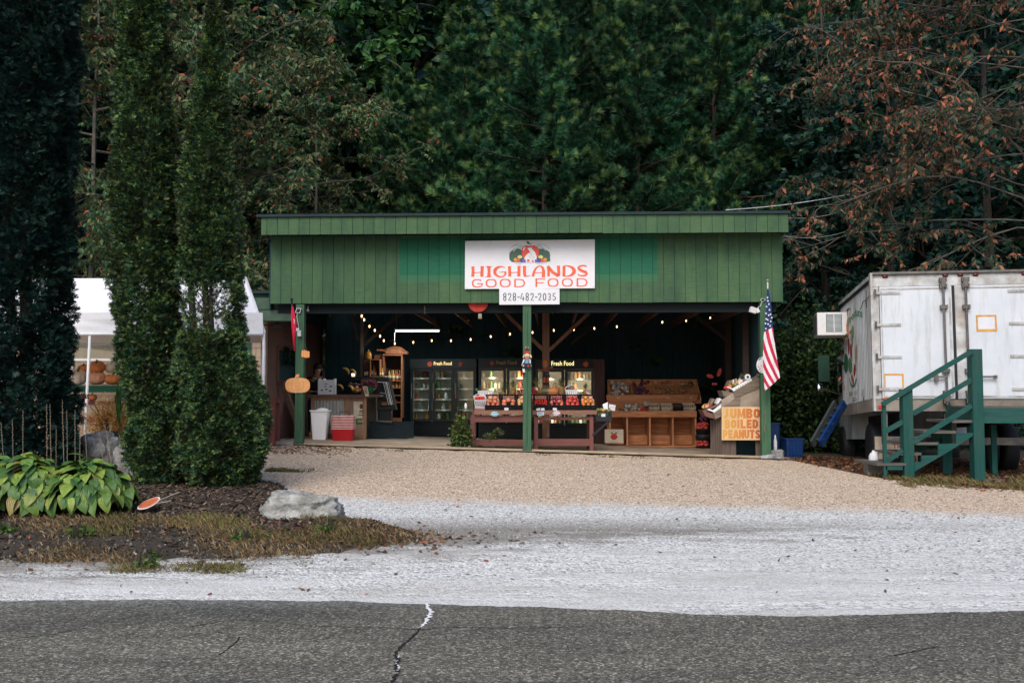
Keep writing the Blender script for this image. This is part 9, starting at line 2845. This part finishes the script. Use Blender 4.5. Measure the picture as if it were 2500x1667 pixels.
for (u, v) in ((1872.5, 727), (1876, 743), (1870.5, 749), (1877.5, 757), (1869, 765.5), (1875.5, 770), (1869.5, 779), (1873, 781), (1880, 768), (1867.8, 790), (1874, 791.5), (1880.5, 785), (1879, 796), (1868.5, 802.5), (1883, 776), (1873.5, 735)):
  st_ = [(u + (2.9 if i % 2 == 0 else 1.15) * math.sin(i * 0.6283), v - (3.2 if i % 2 == 0 else 1.3) * math.cos(i * 0.6283)) for i in range(10)]
  mb.prism(st_, ff, 0.040, 0.044)
mb.build('stars', m_fw, fl_)['kind'] = 'stuff'
MB(smooth=True).tube([hit(1876, 770, 0.03), hit(1874, 688, 0.42)], 0.013, 6).build('staff', m_white, fl_)
MB(smooth=True).ball(hit(1874, 685, 0.42), 0.03, n=10).build('finial', plain('old_brass', (0.4, 0.33, 0.22), metal=0.7, bs=0), fl_)
mb = MB()
mb.tube([hit(1867.5, 1003, 0.045) , hit(1868, 1030, 0.045), hit(1866.5, 1054, 0.045)], 0.007, 5)
tag(mb.build('frayed_rope', m_stalk), 'short frayed rope hanging on the right green post', 'rope')
q = at(1932, 1117, 20.6); q.z = gz(q.x, 20.6)
for (c, w, d, h, lb_, rot) in (((q.x + 0.02, 20.6, q.z), 0.40, 0.34, 0.36, 'blue plastic tote in front beside the right post', 0.15), ((q.x - 0.22, 21.4, q.z + 0.0), 0.38, 0.4, 0.66, 'taller dark blue tote behind the first tote', -0.1)):
  root = thing('plastic_tote', lb_, 'tote', c)
  root['_org'] = (0.0, 0.0, 0.0); root.rotation_euler = (0, 0, rot)
  taper(MB(), (0, 0, 0), w * 0.88, d * 0.88, w, d, h).build('body', m_blue, root, local=True)
  taper(MB(), (0, 0, 0), w * 1.06, d * 1.06, w * 1.06, d * 1.06, 0.03, h + 0.001).build('rim', m_blue, root, local=True)
  for k in range(4):
    MB().box(-w * 0.36 + k * w * 0.2, -w * 0.30 + k * w * 0.2, -d / 2 - 0.012, -d / 2 + 0.01, h * 0.15, h * 0.85).build('rib', m_blue, root, local=True)
pc = at(1893, 1092, 20.4)
mb = MB(smooth=True); zc_ = gz(pc.x, 20.4) + 0.10
mb.lathe([(0.03, 0), (0.036, 0.02), (0.036, 0.22), (0.02, 0.30), (0.012, 0.36), (0.001, 0.362)], (pc.x, 20.4, zc_), 12)
tag(mb.build('plastic_bottle', m_wb), 'tall white plastic bottle behind the right green post', 'bottle')
for i, (u, v, sx, sz, lb_) in enumerate(((1868, 1112, 0.10, 0.05, 'flat pale stone at the foot of the right post'), (1885, 1108, 0.13, 0.07, 'flat grey stone right of the right post foot'), (1895, 1098, 0.16, 0.11, 'brown block like stone carrying the white bottle'), (1905, 1112, 0.08, 0.05, 'small pale stone in front of the blue tote'))):
  p = at(u, v, 19.7 if i != 2 else 20.35)
  rock(lb_, (p.x, p.y, gz(p.x, p.y) + sz * 0.5), sx, 0.10, sz, i + 20, m_rock, 0.2)
mb = MB(smooth=True); 
for (u0, v0, u1, v1, w) in ((2050, 1148, 2068, 1138, 0.02), (2060, 1152, 2074, 1140, 0.015)):
  pass
def skin_body(name, joints, bones, mat, root, sub=2):
  me = bpy.data.meshes.new(name)
  me.from_pydata([j[0] for j in joints], bones, [])
  me.materials.append(mat)
  ob = bpy.data.objects.new(name, me)
  col.objects.link(ob)
  ob.parent = root
  sk = ob.modifiers.new('skin', 'SKIN')
  if not me.skin_vertices:
    bpy.context.view_layer.objects.active = ob
    bpy.context.view_layer.update()
  lay = me.skin_vertices[0] if me.skin_vertices else None
  if lay:
    for i, j in enumerate(joints):
      r = j[1] if isinstance(j[1], tuple) else (j[1], j[1])
      lay.data[i].radius = r
      lay.data[i].use_root = (i == 0)
  s = ob.modifiers.new('sub', 'SUBSURF'); s.levels = sub; s.render_levels = sub
  sk.use_smooth_shade = True
  ob['_org'] = (0, 0, 0)
  return ob
px_ = at(775, 960, 23.75)
pf = zf(px_.x)
pr_ = thing('person', 'person with dark hair in a dark shirt and blue jeans leaning over the counter', 'person', (px_.x - 0.05, 23.8, pf))
m_sk2 = plain('skin', (0.42, 0.22, 0.14), bs=0, rough=0.5)
m_hair = plain('dark_hair', (0.012, 0.009, 0.008), bs=0.5, bscale=60)
m_tshirt = plain('dark_tshirt', (0.014, 0.018, 0.022), bs=0.2)
m_jean = plain('blue_jeans', (0.015, 0.045, 0.12), bs=0.2)
J = [((0, 0, 0.92), (0.15, 0.11)), ((0, -0.03, 1.10), (0.13, 0.10)), ((0.02, -0.10, 1.30), (0.17, 0.11)), ((0.04, -0.15, 1.40), (0.07, 0.07)), ((0.06, -0.19, 1.47), (0.05, 0.05)), ((0.09, -0.24, 1.56), (0.085, 0.10)), ((0.10, -0.26, 1.65), (0.075, 0.09)),
     ((-0.17, -0.10, 1.36), 0.055), ((-0.24, -0.18, 1.12), 0.043), ((-0.08, -0.40, 1.06), 0.033), ((0.0, -0.45, 1.065), 0.026),
     ((0.20, -0.12, 1.36), 0.055), ((0.26, -0.20, 1.12), 0.043), ((0.14, -0.42, 1.06), 0.033), ((0.07, -0.46, 1.065), 0.026),
     ((-0.10, 0.0, 0.86), 0.095), ((-0.11, -0.01, 0.48), 0.065), ((-0.12, 0.03, 0.08), 0.042), ((-0.13, -0.10, 0.03), 0.035),
     ((0.10, 0.0, 0.86), 0.095), ((0.11, -0.01, 0.48), 0.065), ((0.12, 0.03, 0.08), 0.042), ((0.13, -0.10, 0.03), 0.035)]
Bn = [(0, 1), (1, 2), (2, 3), (3, 4), (4, 5), (5, 6), (2, 7), (7, 8), (8, 9), (9, 10), (2, 11), (11, 12), (12, 13), (13, 14), (0, 15), (15, 16), (16, 17), (17, 18), (0, 19), (19, 20), (20, 21), (21, 22)]
body_ = skin_body('body', J, Bn, m_sk2, pr_)
s_idx = [0, 1, 2, 3, 7, 11]
Jc = [((0, 0, 0.90), (0.165, 0.125)), ((0, -0.03, 1.10), (0.15, 0.12)), ((0.02, -0.10, 1.30), (0.185, 0.125)), ((0.03, -0.13, 1.37), (0.10, 0.09)), ((-0.17, -0.10, 1.36), 0.07), ((-0.215, -0.15, 1.20), 0.062), ((0.20, -0.12, 1.36), 0.07), ((0.24, -0.17, 1.20), 0.062)]
skin_body('shirt', Jc, [(0, 1), (1, 2), (2, 3), (2, 4), (4, 5), (2, 6), (6, 7)], m_tshirt, pr_)
Jt = [((0, 0, 0.94), (0.17, 0.13)), ((0, 0, 0.86), (0.16, 0.12)), ((-0.10, 0, 0.78), 0.11), ((-0.11, -0.01, 0.48), 0.08), ((-0.12, 0.03, 0.10), 0.065), ((0.10, 0, 0.78), 0.11), ((0.11, -0.01, 0.48), 0.08), ((0.12, 0.03, 0.10), 0.065)]
skin_body('jeans', Jt, [(0, 1), (1, 2), (2, 3), (3, 4), (1, 5), (5, 6), (6, 7)], m_jean, pr_)
mb = MB(smooth=True); mb.ball((0.085, -0.22, 1.645), 0.112, 0.98, 1.08, 0.95, 16, 10); mb.ball((0.03, -0.13, 1.56), 0.08, 0.9, 0.9, 1.5, 12, 8); mb.build('hair', m_hair, pr_, local=True)
for s in (-1, 1):
  MB(smooth=True).ball((0.10 + s * 0.033, -0.335, 1.60), 0.012, n=8, k=5).build('eye', m_blk, pr_, local=True)
  MB(smooth=True).ball((0.095 + s * 0.088, -0.24, 1.585), 0.02, 0.5, 1, 1.5, 8, 5).build('ear', m_sk2, pr_, local=True)
MB(smooth=True).ball((0.105, -0.352, 1.57), 0.017, 0.8, 1, 1.4, 8, 5).build('nose', m_sk2, pr_, local=True)
MB(smooth=True).ball((0.105, -0.338, 1.535), 0.022, 1.2, 0.5, 0.35, 8, 5).build('mouth', m_plaid, pr_, local=True)
for hx, hy, s in ((0.0, -0.45, 1), (0.07, -0.46, -1)):
  for k in range(5):
    a = R(-40 + k * 20) if k < 4 else R(75 * s)
    L_ = (0.062, 0.074, 0.078, 0.068, 0.045)[k]
    st_ = Vector((hx + (k - 1.5) * 0.014 if k < 4 else hx + 0.02 * s, hy - 0.02, 1.067))
    dd = Vector((math.sin(a) * 0.4, -math.cos(a) if k < 4 else -0.4, 0)).normalized()
    MB(smooth=True).tube([st_, st_ + dd * L_ * 0.55 + Vector((0, 0, 0.006)), st_ + dd * L_ - Vector((0, 0, 0.008))], [0.009, 0.008, 0.006], 6).build('finger', m_sk2, pr_, local=True)
